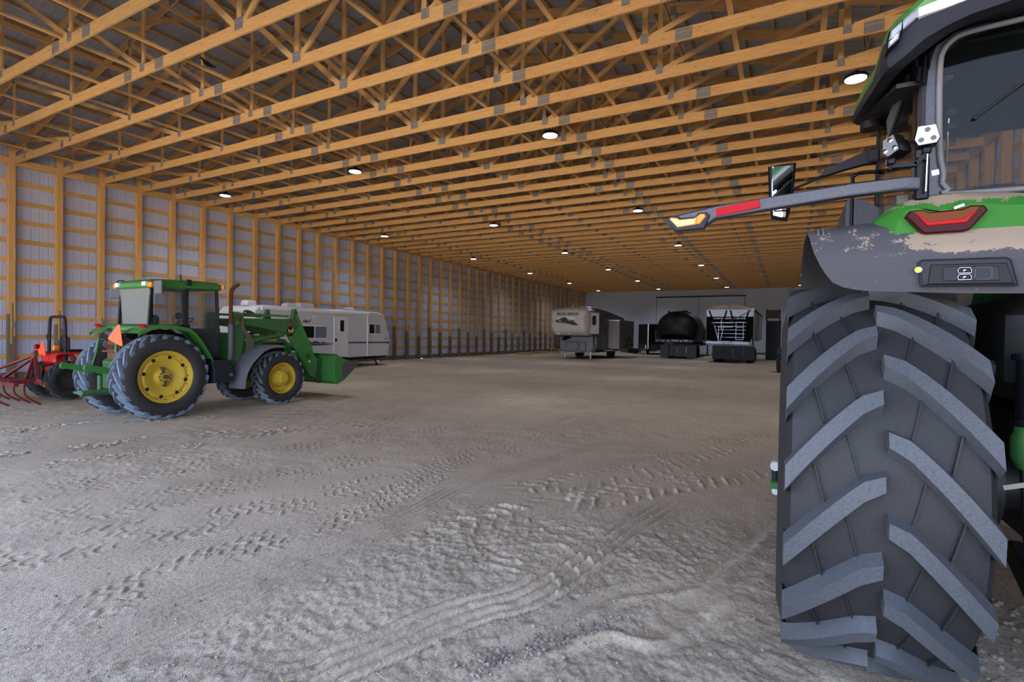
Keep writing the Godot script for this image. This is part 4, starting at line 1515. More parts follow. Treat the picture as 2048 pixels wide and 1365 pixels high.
	flat(g, [0.509, 3.112, 0.538, 3.115, 0.540, 3.02, 0.512, 3.03], 3.12, 0.05, 0.008)
	g.cyl(P(0.528, 2.99, 3.08), P(0.532, 3.06, 3.08), 0.012, 12)
	g.cyl(P(0.548, 2.968, 3.07), P(0.552, 3.10, 3.07), 0.009, 12)
	part("window_hinge", g, M.black_gloss, o, 30.0)
	# rear window, seal, and what shows through it
	var wpath := []
	var wout := [0.63, 2.50, 0.634, 2.545, 0.622, 2.62, 0.614, 2.80, 0.612, 3.05, 0.622, 3.115, 0.650, 3.155, 0.70, 3.180, 0.85, 3.190, 1.10, 3.20, xc, 3.205]
	for i in range(0, wout.size(), 2): wpath.append(P(wout[i], wout[i + 1], 3.092))
	var rightw := mirror_x(wpath, xc); rightw.reverse()
	var bottomw := [P(2.0 * xc - 0.70, 2.44, 3.092), P(xc, 2.43, 3.092), P(0.70, 2.44, 3.092), P(0.655, 2.462, 3.092), P(0.63, 2.50, 3.092)]
	var loop := smooth_path(wpath + rightw.slice(1) + bottomw, 4)
	g = WG(o)
	g.tube(loop, 0.013, 8)
	part("window_seal", g, M.seal, o, 60.0)
	g = WG(o)
	var pl := PackedVector2Array()
	for p in loop: pl.push_back(Vector2(p.x, p.y))
	pl.remove_at(pl.size() - 1)
	g.prism(pl, g_frame(3.095), 0.006)
	part("rear_window", g, M.cab_glass, o)
	for y in [2.83, 2.765]:
		g = WG(o)
		g.cyl(P(0.662, y - 0.012, 3.12), P(0.664, y + 0.012, 3.12), 0.021, 18)
		part("coat_hook", g, M.black_plastic, o, 30.0)
	g = WG(o)
	g.cyl(P(0.660, 2.83, 3.135), P(0.650, 2.55, 3.135), 0.004, 8)
	part("window_rod", g, M.chrome, o, 30.0)
	g = WG(o)
	g.tube([P(0.735, 2.775, 3.08), P(0.82, 2.84, 3.075), P(0.95, 2.94, 3.075)], 0.006, 8)
	g.beam(P(0.74, 2.775, 3.085), P(0.93, 2.925, 3.085), 0.006, 0.012)
	part("rear_wiper", g, M.black_deep, o, 50.0)
	g = WG(o)
	g.rbox(P(xc + 0.05, 1.62, 3.95), Vector3(1.65, 0.08, 1.5), 0.02)
	g.rbox(P(0.80, 2.36, 3.35), Vector3(0.46, 0.26, 0.36), 0.06)
	g.rbox(P(2.1, 2.36, 3.35), Vector3(0.46, 0.26, 0.36), 0.06)
	part("console", g, M.interior, o, 40.0)
	g = WG(o)
	for i in 15: g.rbox(P(0.77 + i * 0.011, 2.492, 3.23), Vector3(0.006, 0.006, 0.05), 0.002)
	part("vent_slots", g, M.interior_dark, o)
	g = WG(o)
	g.rbox(P(1.46, 2.02, 4.05), Vector3(0.52, 0.14, 0.5), 0.05)
	g.rbox(P(1.46, 2.45, 3.82), Vector3(0.5, 0.75, 0.14), 0.06)
	g.rbox(P(1.46, 2.92, 3.80), Vector3(0.28, 0.18, 0.10), 0.04)
	part("seat", g, M.interior_dark, o, 40.0)
	g = WG(o)
	g.beam(P(1.46, 1.66, 4.6), P(1.46, 2.3, 4.45), 0.1, 0.1)
	g.lathe([Vector2(0.19, 0.0), Vector2(0.2, 0.012), Vector2(0.21, 0.0), Vector2(0.2, -0.012), Vector2(0.19, 0.0)], Transform3D(Basis(Vector3.RIGHT, 0.9), P(1.46, 2.34, 4.40)), 28)
	part("steering_wheel", g, M.interior_dark, o, 50.0)
	g = WG(o)
	g.box(P(xc, 2.55, 4.66), Vector3(1.7, 1.6, 0.006))
	part("windscreen", g, M.cab_glass, o)
	# ---- roof: black surround with lamps, green cap
	var out := [[1.48, 2.80, 3.190], [1.0, 2.815, 3.176], [0.829, 2.83, 3.163], [0.66, 2.842, 3.140], [0.586, 2.850, 3.118], [0.511, 2.858, 3.085], [0.442, 2.872, 3.030], [0.392, 2.905, 3.004], [0.374, 2.965, 3.003], [0.374, 3.3, 3.07], [0.378, 3.7, 3.16], [0.388, 4.2, 3.275], [0.400, 4.56, 3.365], [0.44, 4.70, 3.39], [0.60, 4.80, 3.41], [1.0, 4.86, 3.42], [1.48, 4.87, 3.43]]
	var full := []
	for q in out: full.append(q)
	for i in range(out.size() - 2, 0, -1): full.append([2.0 * xc - out[i][0], out[i][1], out[i][2]])
	var layer := func(inset: float, up: float, lean: float, least := 0.0) -> PackedVector3Array:
		var r := PackedVector3Array()
		var cx := xc
		var cd := 3.84
		for q in full:
			var v2 := Vector2(q[0] - cx, q[1] - cd)
			var sc := Vector2(1.0 - inset / 1.1, 1.0 - inset / 1.0)
			var fr := clampf((q[1] - 2.9) / 1.7, 0.0, 1.0)
			var drop := lean * 0.085 * smoothstep(2.93, 3.25, q[1]) * (1.0 if q[1] < 4.7 else 0.5)
			r.push_back(P(cx + v2.x * sc.x, maxf(q[2] + up - drop, least), cd + v2.y * sc.y))
		return r
	g = WG(o)
	g.loft([layer.call(0.30, 0.03, 0.0, 3.225), layer.call(0.20, 0.0, 0.0, 3.215), layer.call(0.06, 0.012, 0.0), layer.call(0.0, 0.0, 0.0), layer.call(-0.012, 0.02, 0.0), layer.call(0.0, 0.14, 1.0), layer.call(0.012, 0.148, 1.0)], false)
	g.loft([layer.call(0.98, 0.06, 0.0, 3.24), layer.call(0.30, 0.03, 0.0, 3.225)], false)
	part("roof_surround", g, M.black_plastic, o, 30.0)
	g = WG(o)
	g.loft([layer.call(0.010, 0.146, 1.0), layer.call(0.002, 0.175, 1.0), layer.call(0.022, 0.225, 0.9), layer.call(0.08, 0.27, 0.6), layer.call(0.25, 0.31, 0.3), layer.call(0.6, 0.34, 0.0), layer.call(0.99, 0.35, 0.0)], false)
	part("roof_cap", g, M.green, o, 35.0)
	g = WG(o)
	g.obox(Transform3D(Basis(Vector3.RIGHT, 0.262), P(0.56, 3.17, 3.75)), Vector3(0.22, 0.02, 1.3))
	g.rbox(P(xc, 3.20, 3.93), Vector3(1.74, 0.03, 1.46), 0.01)
	part("roof_liner", g, M.black_deep, o)
	g = WG(o)
	g.cyl(P(0.50, 3.29, 4.4), P(0.50, 3.24, 4.4), 0.07, 20)
	part("roof_speaker", g, M.black_deep, o, 30.0)
	# rear work lamps set into the surround
	g = WG(o)
	flat(g, [0.372, 3.060, 0.371, 3.090, 0.379, 3.146, 0.429, 3.190, 0.428, 3.135, 0.419, 3.097], 2.885, 0.07, 0.006)
	var wl := part("corner_work_lamp", g, M.black_gloss, o)
	for q in [[0.378, 3.103, 0.384, 3.141, 0.424, 3.176, 0.423, 3.135, 0.400, 3.112], [0.376, 3.066, 0.376, 3.094, 0.396, 3.108, 0.419, 3.128, 0.414, 3.10]]:
		g = WG(o)
		flat(g, q, 2.845, 0.02, 0.005)
		part("lamp_reflector", g, M.lamp_silver, wl)
	g = WG(o)
	flat(g, [0.428, 3.182, 0.482, 3.221, 0.487, 3.186, 0.430, 3.140], 2.866, 0.05, 0.006)
	part("side_work_lamp", g, M.lamp_silver, o)
	g = WG(o)
	flat(g, [0.480, 3.211, 0.570, 3.233, 0.76, 3.262, 0.76, 3.226, 0.666, 3.204, 0.570, 3.186, 0.486, 3.174], 2.850, 0.05, 0.006)
	part("rear_light_bar", g, M.lamp_white, o)
	g = WG(o)
	g.rbox(P(0.80, 3.195, 2.835), Vector3(0.09, 0.022, 0.03), 0.006)
	part("plate_lamp", g, M.lamp_silver, o)
	# ---- lamp arm reaching left from the pillar
	g = WG(o)
	var arm := []
	for q in [[0.52, 2.472, 0.028, 2.97], [0.47, 2.474, 0.0285, 2.955], [0.25, 2.462, 0.029, 2.93], [-0.13, 2.428, 0.031, 2.905], [-0.34, 2.407, 0.032, 2.895], [-0.40, 2.385, 0.046, 2.89], [-0.54, 2.366, 0.042, 2.885], [-0.585, 2.378, 0.018, 2.885]]:
		var hh: float = q[2]
		var r := PackedVector3Array()
		for c in [[-0.03, -1], [-0.035, -0.7], [-0.035, 0.75], [-0.022, 1], [0.03, 1], [0.035, 0.7], [0.035, -0.8], [0.025, -1]]:
			r.push_back(P(q[0], q[1] + c[1] * hh, q[3] + c[0]))
		r.reverse()
		arm.append(r)
	g.loft(arm)
	part("lamp_arm", g, M.pillar, o, 30.0)
	g = WG(o)
	flat(g, [-0.343, 2.423, -0.137, 2.449, -0.131, 2.408, -0.337, 2.380], 2.863, 0.008, 0.002)
	part("red_reflector", g, M.red_reflector, o)
	g = WG(o)
	flat(g, [-0.588, 2.379, -0.566, 2.404, -0.522, 2.396, -0.516, 2.386, -0.441, 2.386, -0.420, 2.406, -0.383, 2.404, -0.366, 2.388, -0.394, 2.320, -0.542, 2.319], 2.858, 0.04, 0.005)
	var am := part("arm_lamp", g, M.black_plastic, o)
	g = WG(o)
	flat(g, [-0.570, 2.383, -0.560, 2.390, -0.527, 2.384, -0.517, 2.375, -0.442, 2.376, -0.431, 2.384, -0.436, 2.344, -0.527, 2.336], 2.836, 0.012, 0.004)
	part("arm_lamp_lens", g, M.amber_pale, am)
	g = WG(o)
	flat(g, [-0.429, 2.385, -0.412, 2.397, -0.391, 2.395, -0.385, 2.381, -0.414, 2.345, -0.434, 2.344], 2.836, 0.012, 0.004)
	part("arm_lamp_lens", g, M.amber, am)
	g = WG(o)
	g.rbox(P(0.535, 2.50, 3.02), Vector3(0.055, 0.20, 0.09), 0.008)
	g.rbox(P(0.50, 2.475, 3.0), Vector3(0.06, 0.045, 0.06), 0.006)
	part("arm_bracket", g, M.black_gloss, o)
	g = WG(o)
	g.cyl(P(0.545, 2.43, 2.95), P(0.548, 2.60, 2.95), 0.006, 10)
	part("bracket_rod", g, M.chrome, o, 30.0)
	g = WG(o)
	g.obox(Transform3D(Basis.from_euler(Vector3(0, 0, 0.15)), P(0.577, 2.512, 2.95)), Vector3(0.026, 0.024, 0.004))
	part("paper_tag", g, M.white_plastic, o)
	g = WG(o)
	g.rbox(P(0.475, 2.425, 3.05), Vector3(0.05, 0.05, 0.02), 0.004)
	part("bracket_plate", g, M.gray_plastic, o)
	# two hexagonal work lamps
	var bodyA := [[0.376, 2.685, 0.413, 2.700, 0.428, 2.645, 0.433, 2.617, 0.396, 2.596, 0.376, 2.620], [0.503, 2.728, 0.574, 2.729, 0.590, 2.662, 0.579, 2.639, 0.507, 2.634, 0.491, 2.664]]
	for k in 2:
		g = WG(o)
		var pa := poly(bodyA[k])
		var ctr := Vector2()
		for p in pa: ctr += p / pa.size()
		var turn := 0.75 if k == 0 else 0.0
		# the left lamp is turned outwards
		var tb := Basis(Vector3.UP, -turn)
		var loc := PackedVector2Array()
		for p in pa: loc.push_back(Vector2((p.x - ctr.x) / (cos(turn) * 1.0), p.y - ctr.y))
		var d := 2.91 if k == 0 else 2.93
		var base := Transform3D(tb, P(ctr.x, ctr.y, d))
		g.prism(loc, base.translated_local(Vector3(0, 0, -0.035)), 0.07, 0.008)
		var back := PackedVector2Array()
		for p in loc: back.push_back(p * 0.72)
		g.prism(back, base.translated_local(Vector3(0, 0, -0.085)), 0.05, 0.012)
		var wk := part("hex_work_lamp", g, M.black_gloss, o)
		g = WG(o)
		var face := PackedVector2Array()
		for p in loc: face.push_back(p * 0.9)
		g.prism(face, base.translated_local(Vector3(0, 0, 0.001)), 0.006, 0.002)
		part("lamp_face", g, M.lamp_silver if k == 0 else M.lamp_white, wk)
		for sc in [Vector2(0.0, 0.028), Vector2(-0.022, -0.016), Vector2(0.022, -0.012)]:
			g = WG(o)
			var ax := base * Transform3D(Basis(Vector3(1, 0, 0), Vector3(0, 0, 1), Vector3(0, -1, 0)), Vector3(sc.x, sc.y, 0.003))
			g.lathe([Vector2(0.0115, 0), Vector2(0.0105, 0.004), Vector2(0.004, 0.005), Vector2(0, 0.006)], ax, 16)
			part("lamp_screw", g, M.chrome if k == 0 else M.gray_plastic, wk, 30.0)
	g = WG(o)
	g.beam(P(0.415, 2.567, 2.97), P(0.51, 2.563, 2.97), 0.03, 0.018)
	g.beam(P(0.505, 2.563, 2.97), P(0.545, 2.605, 2.97), 0.03, 0.018)
	g.rbox(P(0.413, 2.588, 2.96), Vector3(0.035, 0.035, 0.04), 0.006)
	g.rbox(P(0.545, 2.62, 2.97), Vector3(0.036, 0.032, 0.04), 0.006)
	g.cyl(P(0.413, 2.55, 2.96), P(0.413, 2.60, 2.96), 0.007, 10)
	g.cyl(P(0.543, 2.575, 2.96), P(0.543, 2.63, 2.96), 0.007, 10)
	part("lamp_bracket", g, M.black_gloss, o, 30.0)
	# ---- mirror on its arm, handrail, air cleaner behind
	g = WG(o)
	var mp := []
	for q in [[0.195, 2.930, 0.012], [0.21, 2.936, 0.018], [0.33, 2.975, 0.030], [0.45, 3.01, 0.042], [0.52, 3.008, 0.042]]:
		var r := PackedVector3Array()
		for c in [[-1, -1], [-1, 1], [1, 1], [1, -1]]: r.push_back(P(q[0], q[1] + c[1] * q[2], 4.3 + c[0] * 0.03))
		mp.append(r)
	g.loft(mp)
	g.rbox(P(0.50, 3.01, 4.27), Vector3(0.06, 0.09, 0.09), 0.01)
	part("mirror_arm", g, M.black_plastic, o, 20.0)
	g = WG(o)
	g.tube(smooth_path([P(0.21, 2.93, 4.31), P(0.13, 2.90, 4.33), P(0.04, 2.875, 4.36), P(-0.02, 2.87, 4.39)], 4), 0.010, 8)
	part("mirror_stem", g, M.black_gloss, o, 50.0)
	g = WG(o)
	var sh := [-0.153, 3.059, -0.06, 3.068, 0.035, 3.065, 0.023, 2.861, 0.000, 2.70, -0.016, 2.640, -0.066, 2.647, -0.123, 2.665, -0.135, 2.75, -0.143, 2.843]
	flat(g, sh, 4.40, 0.07, 0.012)
	var mi := part("mirror_housing", g, M.black_gloss, o)
	g = WG(o)
	g.prism(poly([-0.070, 0.20, 0.079, 0.204, 0.070, 0.02, 0.064, -0.045, -0.058, -0.055, -0.062, 0.0]), Transform3D(Basis(Vector3.UP, 0.24) * Basis(Vector3.RIGHT, 0.05), P(-0.06, 2.84, 4.345)), 0.008, 0.003)
	part("mirror_glass", g, M.mirror_glass, mi)
	g = WG(o)
	g.prism(poly([-0.056, 0.055, 0.061, 0.065, 0.041, -0.055, -0.002, -0.048, -0.048, -0.032]), Transform3D(Basis(Vector3.UP, 0.2) * Basis(Vector3.RIGHT, 0.16), P(-0.06, 2.71, 4.345)), 0.008, 0.003)
	part("lower_mirror_glass", g, M.mirror_glass, mi)
	g = WG(o)
	g.tube(smooth_path([P(0.385, 1.9, 4.3), P(0.385, 2.3, 4.3), P(0.384, 2.86, 4.3), P(0.392, 2.895, 4.3), P(0.428, 2.916, 4.3), P(0.52, 2.910, 4.3), P(0.56, 2.91, 4.35)], 5), 0.0115, 10)
	part("handrail", g, M.black_gloss, o, 50.0)
	g = WG(o)
	var tb2 := []
	for q in [[4.55, 0.0], [4.7, 0.0], [5.2, 0.0]]:
		var r := PackedVector3Array()
		for c in [[0.372, 1.9], [0.368, 2.77], [0.385, 2.795], [0.483, 2.785], [0.54, 2.74], [0.60, 2.68], [0.60, 1.9]]: r.push_back(P(c[0], c[1], q[0]))
		tb2.append(r)
	g.loft(tb2)
	part("air_cleaner_box", g, M.pillar, o, 30.0)
	# steps on the left
	g = WG(o)
	for y in [0.6, 0.95, 1.3]: g.rbox(P(0.42, y, 4.75), Vector3(0.3, 0.04, 0.35), 0.01)
	for d in [4.56, 4.94]: g.box(P(0.42, 0.98, d), Vector3(0.04, 0.85, 0.02))
	part("steps", g, M.black_plastic, o)

# outline given as [d, height, ...] standing in a plane x = const
func side_frame(x: float) -> Transform3D:
	return Transform3D(Basis(Vector3(0, 0, -1), Vector3.UP, Vector3(1, 0, 0)), Vector3(x, 0, 0))

func sideways(g: Geo, dy: Array, x: float, thick: float, bev := 0.006) -> void:
	g.prism(poly(dy), side_frame(x), thick, bev)

func loader_tractor() -> void:
	var xc := -11.45
	var o := thing("loader_tractor", "green farm tractor with front loader bucket and yellow rims, parked along the left wall", "tractor", Vector3(xc, 0, -5.58))
	var g: Geo
	var rs := {"R": 0.835, "W": 0.47, "rim": 0.50, "n": 22, "h": 0.048, "sweep": 0.36, "wt0": 0.05, "wt1": 0.075, "crown": 0.03, "over": 0.09, "tyre": "old_rubber", "lug": "old_lug", "bulge": 0.022}
	var fs := {"R": 0.635, "W": 0.37, "rim": 0.36, "n": 19, "h": 0.042, "sweep": 0.36, "wt0": 0.042, "wt1": 0.06, "crown": 0.025, "over": 0.07, "tyre": "old_rubber", "lug": "old_lug", "bulge": 0.02, "phase": 0.1}
	for sd in [1.0, -1.0]:
		var w := make_wheel(o, "rear_wheel", Vector3(sd * 0.67, 0.815, 0), sd, rs)
		wheel_disc(w, sd, 0.50, 0.235, M.yellow, [[0.455, 0.015], [0.435, 0.05], [0.40, 0.055], [0.375, 0.035], [0.30, 0.06], [0.21, 0.115], [0.17, 0.12], [0.135, 0.06], [0.12, 0.05]], 8, 0.036, 0.385, [[16, 0.44, 0.05, 0.013], [9, 0.098, 0.05, 0.016]])
		g = Geo.new()
		g.cyl(Vector3(sd * 0.1, 0, 0), Vector3(sd * 0.21, 0, 0), 0.042, 16)
		g.box(Vector3(sd * 0.12, 0.13, 0.04), Vector3(0.09, 0.12, 0.035))
		g.box(Vector3(sd * 0.12, -0.13, 0.0), Vector3(0.09, 0.12, 0.03))
		part("hub_end", g, M.grime, w, 30.0)
		w = make_wheel(o, "front_wheel", Vector3(sd * 0.70, 0.62, -2.6), sd, fs)
		wheel_disc(w, sd, 0.36, 0.185, M.yellow, [[0.325, 0.03], [0.30, 0.13], [0.22, 0.15], [0.20, 0.09], [0.19, 0.06], [0.185, -0.0], [0.125, -0.02], [0.118, -0.07], [0.10, -0.085]], 0, 0.03, 0.25, [[10, 0.158, -0.01, 0.011]])
	# ---- frame, engine, bonnet
	g = WG(o)
	g.rbox(P(xc, 0.85, 5.75), Vector3(0.62, 0.62, 1.5), 0.05)
	g.cyl(P(xc - 0.6, 0.815, 5.58), P(xc + 0.6, 0.815, 5.58), 0.13, 18)
	g.rbox(P(xc, 0.80, 7.6), Vector3(0.48, 0.5, 2.6), 0.04)
	g.beam(P(xc - 0.6, 0.62, 8.18), P(xc + 0.6, 0.62, 8.18), 0.16, 0.18)
	part("chassis", g, M.green_dark, o, 20.0)
	g = WG(o)
	var rings := []
	for q in [[6.85, 1.05, 1.70, 0.33], [7.4, 1.05, 1.68, 0.33], [8.2, 1.04, 1.62, 0.31], [8.75, 1.0, 1.54, 0.29], [8.88, 1.0, 1.40, 0.27]]:
		var r := PackedVector3Array()
		for k in [[-1, 0], [-1.0, 0.75], [-0.8, 0.96], [-0.4, 1.0], [0.4, 1.0], [0.8, 0.96], [1.0, 0.75], [1, 0]]:
			r.push_back(P(xc + k[0] * q[3], lerpf(q[1], q[2], k[1]), q[0]))
		r.reverse()
		rings.append(r)
	g.loft(rings)
	part("bonnet", g, M.green, o, 30.0)
	g = WG(o)
	g.rbox(P(xc + 0.335, 1.28, 8.32), Vector3(0.02, 0.34, 0.6), 0.005)
	for k in 6: g.box(P(xc + 0.347, 1.28, 8.08 + k * 0.09), Vector3(0.006, 0.3, 0.02))
	part("side_grille", g, M.black_deep, o)
	g = WG(o)
	g.rbox(P(xc + 0.338, 1.52, 7.95), Vector3(0.006, 0.05, 0.9), 0.002)
	part("bonnet_stripe", g, M.yellow, o)
	# ---- rear fenders
	for s in [1.0, -1.0]:
		var X := func(x: float) -> float: return x if s > 0 else 2.0 * xc - x
		var rows := []
		for q in [[5.05, 1.665], [5.13, 1.735], [5.30, 1.80], [5.46, 1.832], [5.72, 1.825], [5.98, 1.775], [6.10, 1.69], [6.23, 1.53], [6.36, 1.32], [6.46, 1.14]]:
			var row := []
			for c in [[-10.52, -0.075], [-10.53, -0.01], [-10.56, 0.0], [-10.80, 0.0], [-11.05, 0.0]]:
				row.append(P(X.call(c[0]), q[1] + c[1], q[0]))
			if s > 0: row.reverse()
			rows.append(row)
		g = WG(o)
		g.sheet(rows, 0.012)
		part("rear_fender", g, M.green, o, 30.0)
		g = WG(o)
		sideways(g, [5.4, 1.1, 5.45, 1.72, 5.9, 1.74, 6.1, 1.6, 6.35, 1.2, 6.4, 1.0, 5.4, 0.9], X.call(-11.06), 0.04)
		part("fender_liner", g, M.black_deep, o)
		g = WG(o)
		g.obox(Transform3D(Basis(Vector3.RIGHT, 0.75), P(X.call(-10.62), 1.785, 5.18)), Vector3(0.17, 0.10, 0.03))
		part("tail_lamp", g, M.red_reflector, o)
	g = WG(o)
	g.rbox(P(xc, 1.74, 5.32), Vector3(1.3, 0.14, 0.22), 0.04)
	part("rear_deck", g, M.green, o, 40.0)
	# ---- cab
	var cr := [[-10.86, 5.44], [-10.80, 5.54], [-10.78, 6.06], [-10.80, 6.72]]
	for s in [1.0, -1.0]:
		var X := func(x: float) -> float: return x if s > 0 else 2.0 * xc - x
		var k := 0
		for q in [[-10.86, 5.46, 0.05], [-10.77, 6.06, 0.045], [-10.80, 6.70, 0.05]]:
			g = WG(o)
			var lowy := 1.80 if k < 2 else 1.12
			var lean := 0.05 if k == 0 else (0.06 if k == 2 else 0.0)
			g.beam(P(X.call(q[0] - 0.03), lowy, q[1] - (lean if k == 0 else -lean)), P(X.call(q[0] - 0.03), 2.6, q[1]), q[2], q[2])
			part("cab_post", g, M.black_deep, o)
			k += 1
		g = WG(o)
		sideways(g, [5.44, 1.83, 5.49, 2.58, 6.04, 2.58, 6.04, 1.83], X.call(-10.80), 0.006, 0.0)
		part("quarter_glass", g, M.old_glass, o)
		g = WG(o)
		sideways(g, [6.08, 1.80, 6.08, 2.58, 6.68, 2.58, 6.76, 1.16, 6.46, 1.16, 6.30, 1.50], X.call(-10.79), 0.006, 0.0)
		part("door_glass", g, M.old_glass, o)
		g = WG(o)
		var pts := []
		for q in [[6.08, 1.80], [6.08, 2.58], [6.68, 2.58], [6.77, 1.14], [6.46, 1.14], [6.30, 1.50], [6.08, 1.80]]: pts.append(P(X.call(-10.785), q[1], q[0]))
		g.tube(pts, 0.016, 6)
		part("door_frame", g, M.black_deep, o, 50.0)
		g = WG(o)
		sideways(g, [6.10, 1.60, 6.10, 1.78, 6.74, 1.62, 6.77, 1.14, 6.46, 1.14, 6.30, 1.48], X.call(-10.83), 0.02)
		part("door_lower_panel", g, M.interior_dark, o)
	g = WG(o)
	g.obox(Transform3D(Basis(Vector3.RIGHT, 0.06), P(xc, 2.2, 5.44)), Vector3(1.12, 0.74, 0.008))
	part("rear_glass", g, M.dusty_glass, o)
	g = WG(o)
	g.tube([P(-12.03, 1.82, 5.40), P(-12.01, 2.57, 5.445), P(-10.89, 2.57, 5.445), P(-10.87, 1.82, 5.40), P(-12.03, 1.82, 5.40)], 0.014, 6)
	part("rear_glass_frame", g, M.black_deep, o, 50.0)
	g = WG(o)
	g.box(P(xc, 2.05, 6.76), Vector3(1.16, 1.05, 0.008))
	part("windscreen", g, M.old_glass, o)
	g = WG(o)
	g.rbox(P(xc, 1.62, 6.72), Vector3(1.2, 0.3, 0.12), 0.02)
	g.rbox(P(xc, 1.15, 6.0), Vector3(1.1, 0.1, 1.3), 0.02)
	part("cab_floor", g, M.black_deep, o)
	g = WG(o)
	rings = []
	for q in [[2.565, 0.02, 0.66, 0.70], [2.60, 0.0, 0.69, 0.73], [2.68, 0.0, 0.68, 0.72], [2.73, 0.04, 0.62, 0.66], [2.755, 0.15, 0.5, 0.54]]:
		var r := PackedVector3Array()
		var hx: float = q[2]
		var hz: float = q[3]
		var cc := 0.1
		for k in [[hx - cc, -hz], [hx, -hz + cc], [hx, hz - cc], [hx - cc, hz], [-hx + cc, hz], [-hx, hz - cc], [-hx, -hz + cc], [-hx + cc, -hz]]:
			r.push_back(Vector3(xc + k[0], q[0] + 0.028 * -k[1] / 0.7, -6.11 + k[1]))
		r.reverse()
		rings.append(r)
	g.loft(rings)
	part("cab_roof", g, M.green, o, 25.0)
	for q in [[-10.80, 2.60, 5.39, "amber"], [-12.09, 2.60, 5.39, "amber"], [-10.78, 2.66, 6.80, "amber"]]:
		g = WG(o)
		g.rbox(P(q[0], q[1], q[2]), Vector3(0.12, 0.10, 0.06), 0.012)
		part("marker_lamp", g, M[q[3]], o)
	for x in [-10.98, -11.98]:
		g = WG(o)
		g.rbox(P(x, 2.62, 5.37), Vector3(0.11, 0.085, 0.06), 0.012)
		part("work_lamp", g, M.lamp_white, o)
	g = WG(o)
	g.rbox(P(-10.755, 2.70, 6.08), Vector3(0.05, 0.12, 0.10), 0.01)
	part("lamp_mount", g, M.black_plastic, o)
	g = WG(o)
	g.cyl(P(-10.9, 2.74, 6.0), P(-10.9, 2.86, 6.0), 0.014, 8)
	g.cyl(P(-10.9, 2.86, 6.0), P(-10.92, 3.75, 6.0), 0.003, 6)
	part("antenna", g, M.black_gloss, o, 40.0)
	# mirrors
	g = WG(o)
	g.orbox(Transform3D(Basis(Vector3.UP, -0.1), P(-10.47, 2.535, 5.36)), Vector3(0.30, 0.27, 0.05), 0.02)
	var mr := part("mirror", g, M.gray_plastic, o)
	g = WG(o)
	g.tube([P(-10.62, 2.62, 5.40), P(-10.80, 2.64, 5.46)], 0.012, 6)
	part("mirror_arm", g, M.black_deep, mr)
	g = WG(o)
	g.orbox(Transform3D(Basis(Vector3.UP, 0.9), P(-12.12, 2.50, 5.42)), Vector3(0.22, 0.30, 0.035), 0.015)
	mr = part("mirror", g, M.gray_plastic, o)
	g = WG(o)
	g.tube(smooth_path([P(-12.14, 2.52, 5.44), P(-12.16, 2.69, 5.44), P(-12.05, 2.72, 5.44), P(-11.9, 2.71, 5.44)], 4), 0.013, 6)
	part("mirror_arm", g, M.black_deep, mr, 50.0)
	# inside
	g = WG(o)
	g.rbox(P(xc, 1.50, 5.95), Vector3(0.5, 0.14, 0.48), 0.04)
	g.rbox(P(xc, 1.78, 5.72), Vector3(0.5, 0.50, 0.12), 0.05)
	part("seat", g, M.black_deep, o, 40.0)
	g = WG(o)
	g.beam(P(xc, 1.2, 6.6), P(xc, 1.84, 6.4), 0.12, 0.12)
	g.lathe([Vector2(0.17, 0), Vector2(0.185, 0.012), Vector2(0.20, 0), Vector2(0.185, -0.012), Vector2(0.17, 0)], Transform3D(Basis(Vector3.RIGHT, 0.5), P(xc, 1.90, 6.38)), 22)
	part("steering_wheel", g, M.black_deep, o, 40.0)
	g = WG(o)
	g.rbox(P(-11.0, 2.02, 6.02), Vector3(0.22, 0.13, 0.05), 0.03)
	g.cyl(P(-10.98, 1.78, 6.02), P(-11.0, 1.98, 6.02), 0.014, 8)
	part("monitor", g, M.black_deep, o, 40.0)
	# ---- exhaust and step box
	g = WG(o)
	g.tube(smooth_path([P(-10.92, 1.04, 6.92), P(-10.92, 1.06, 7.03), P(-10.92, 1.14, 7.08), P(-10.92, 1.5, 7.085), P(-10.92, 1.88, 7.085)], 5), 0.055, 14)
	part("muffler", g, M.gray_fender, o, 50.0)
	g = WG(o)
	g.tube(smooth_path([P(-10.92, 1.84, 7.085), P(-10.92, 2.4, 7.085), P(-10.92, 2.62, 7.10), P(-10.92, 2.71, 7.17), P(-10.92, 2.78, 7.27)], 5), 0.04, 12)
	part("exhaust_pipe", g, M.rust, o, 50.0)
	g = WG(o)
	g.prism(poly([-10.98, 0.62, -10.60, 0.62, -10.57, 0.86, -10.68, 1.10, -10.98, 1.12]), g_frame(6.72), 0.42, 0.02)
	var bb := part("battery_box", g, M.black_plastic, o)
	g = WG(o)
	g.cyl(P(-10.60, 0.78, 6.88), P(-10.56, 0.78, 6.88), 0.04, 14)
	part("cap", g, M.steel, bb, 30.0)
	# ---- loader
	for s in [1.0, -1.0]:
		var X := func(x: float) -> float: return x if s > 0 else 2.0 * xc - x
		g = WG(o)
		sideways(g, [7.10, 2.10, 7.16, 2.16, 7.30, 2.16, 7.38, 2.06, 7.44, 1.72, 7.36, 1.15, 7.32, 0.62, 7.12, 0.62, 7.14, 1.3], X.call(-10.99), 0.10, 0.01)
		part("loader_mast", g, M.green_worn, o)
		g = WG(o)
		sideways(g, [7.18, 1.86, 7.24, 2.02, 8.50, 2.035, 8.66, 2.06, 8.72, 2.30, 8.79, 2.30, 8.84, 2.10, 8.86, 1.86, 8.70, 1.66, 8.52, 1.66, 7.9, 1.80, 7.42, 1.86], X.call(-10.93), 0.11, 0.012)
		part("loader_arm", g, M.green_worn, o)
		g = WG(o)
		sideways(g, [8.52, 1.70, 8.70, 1.98, 8.88, 1.90, 9.42, 0.96, 9.46, 0.64, 9.36, 0.54, 9.22, 0.62], X.call(-10.93), 0.10, 0.012)
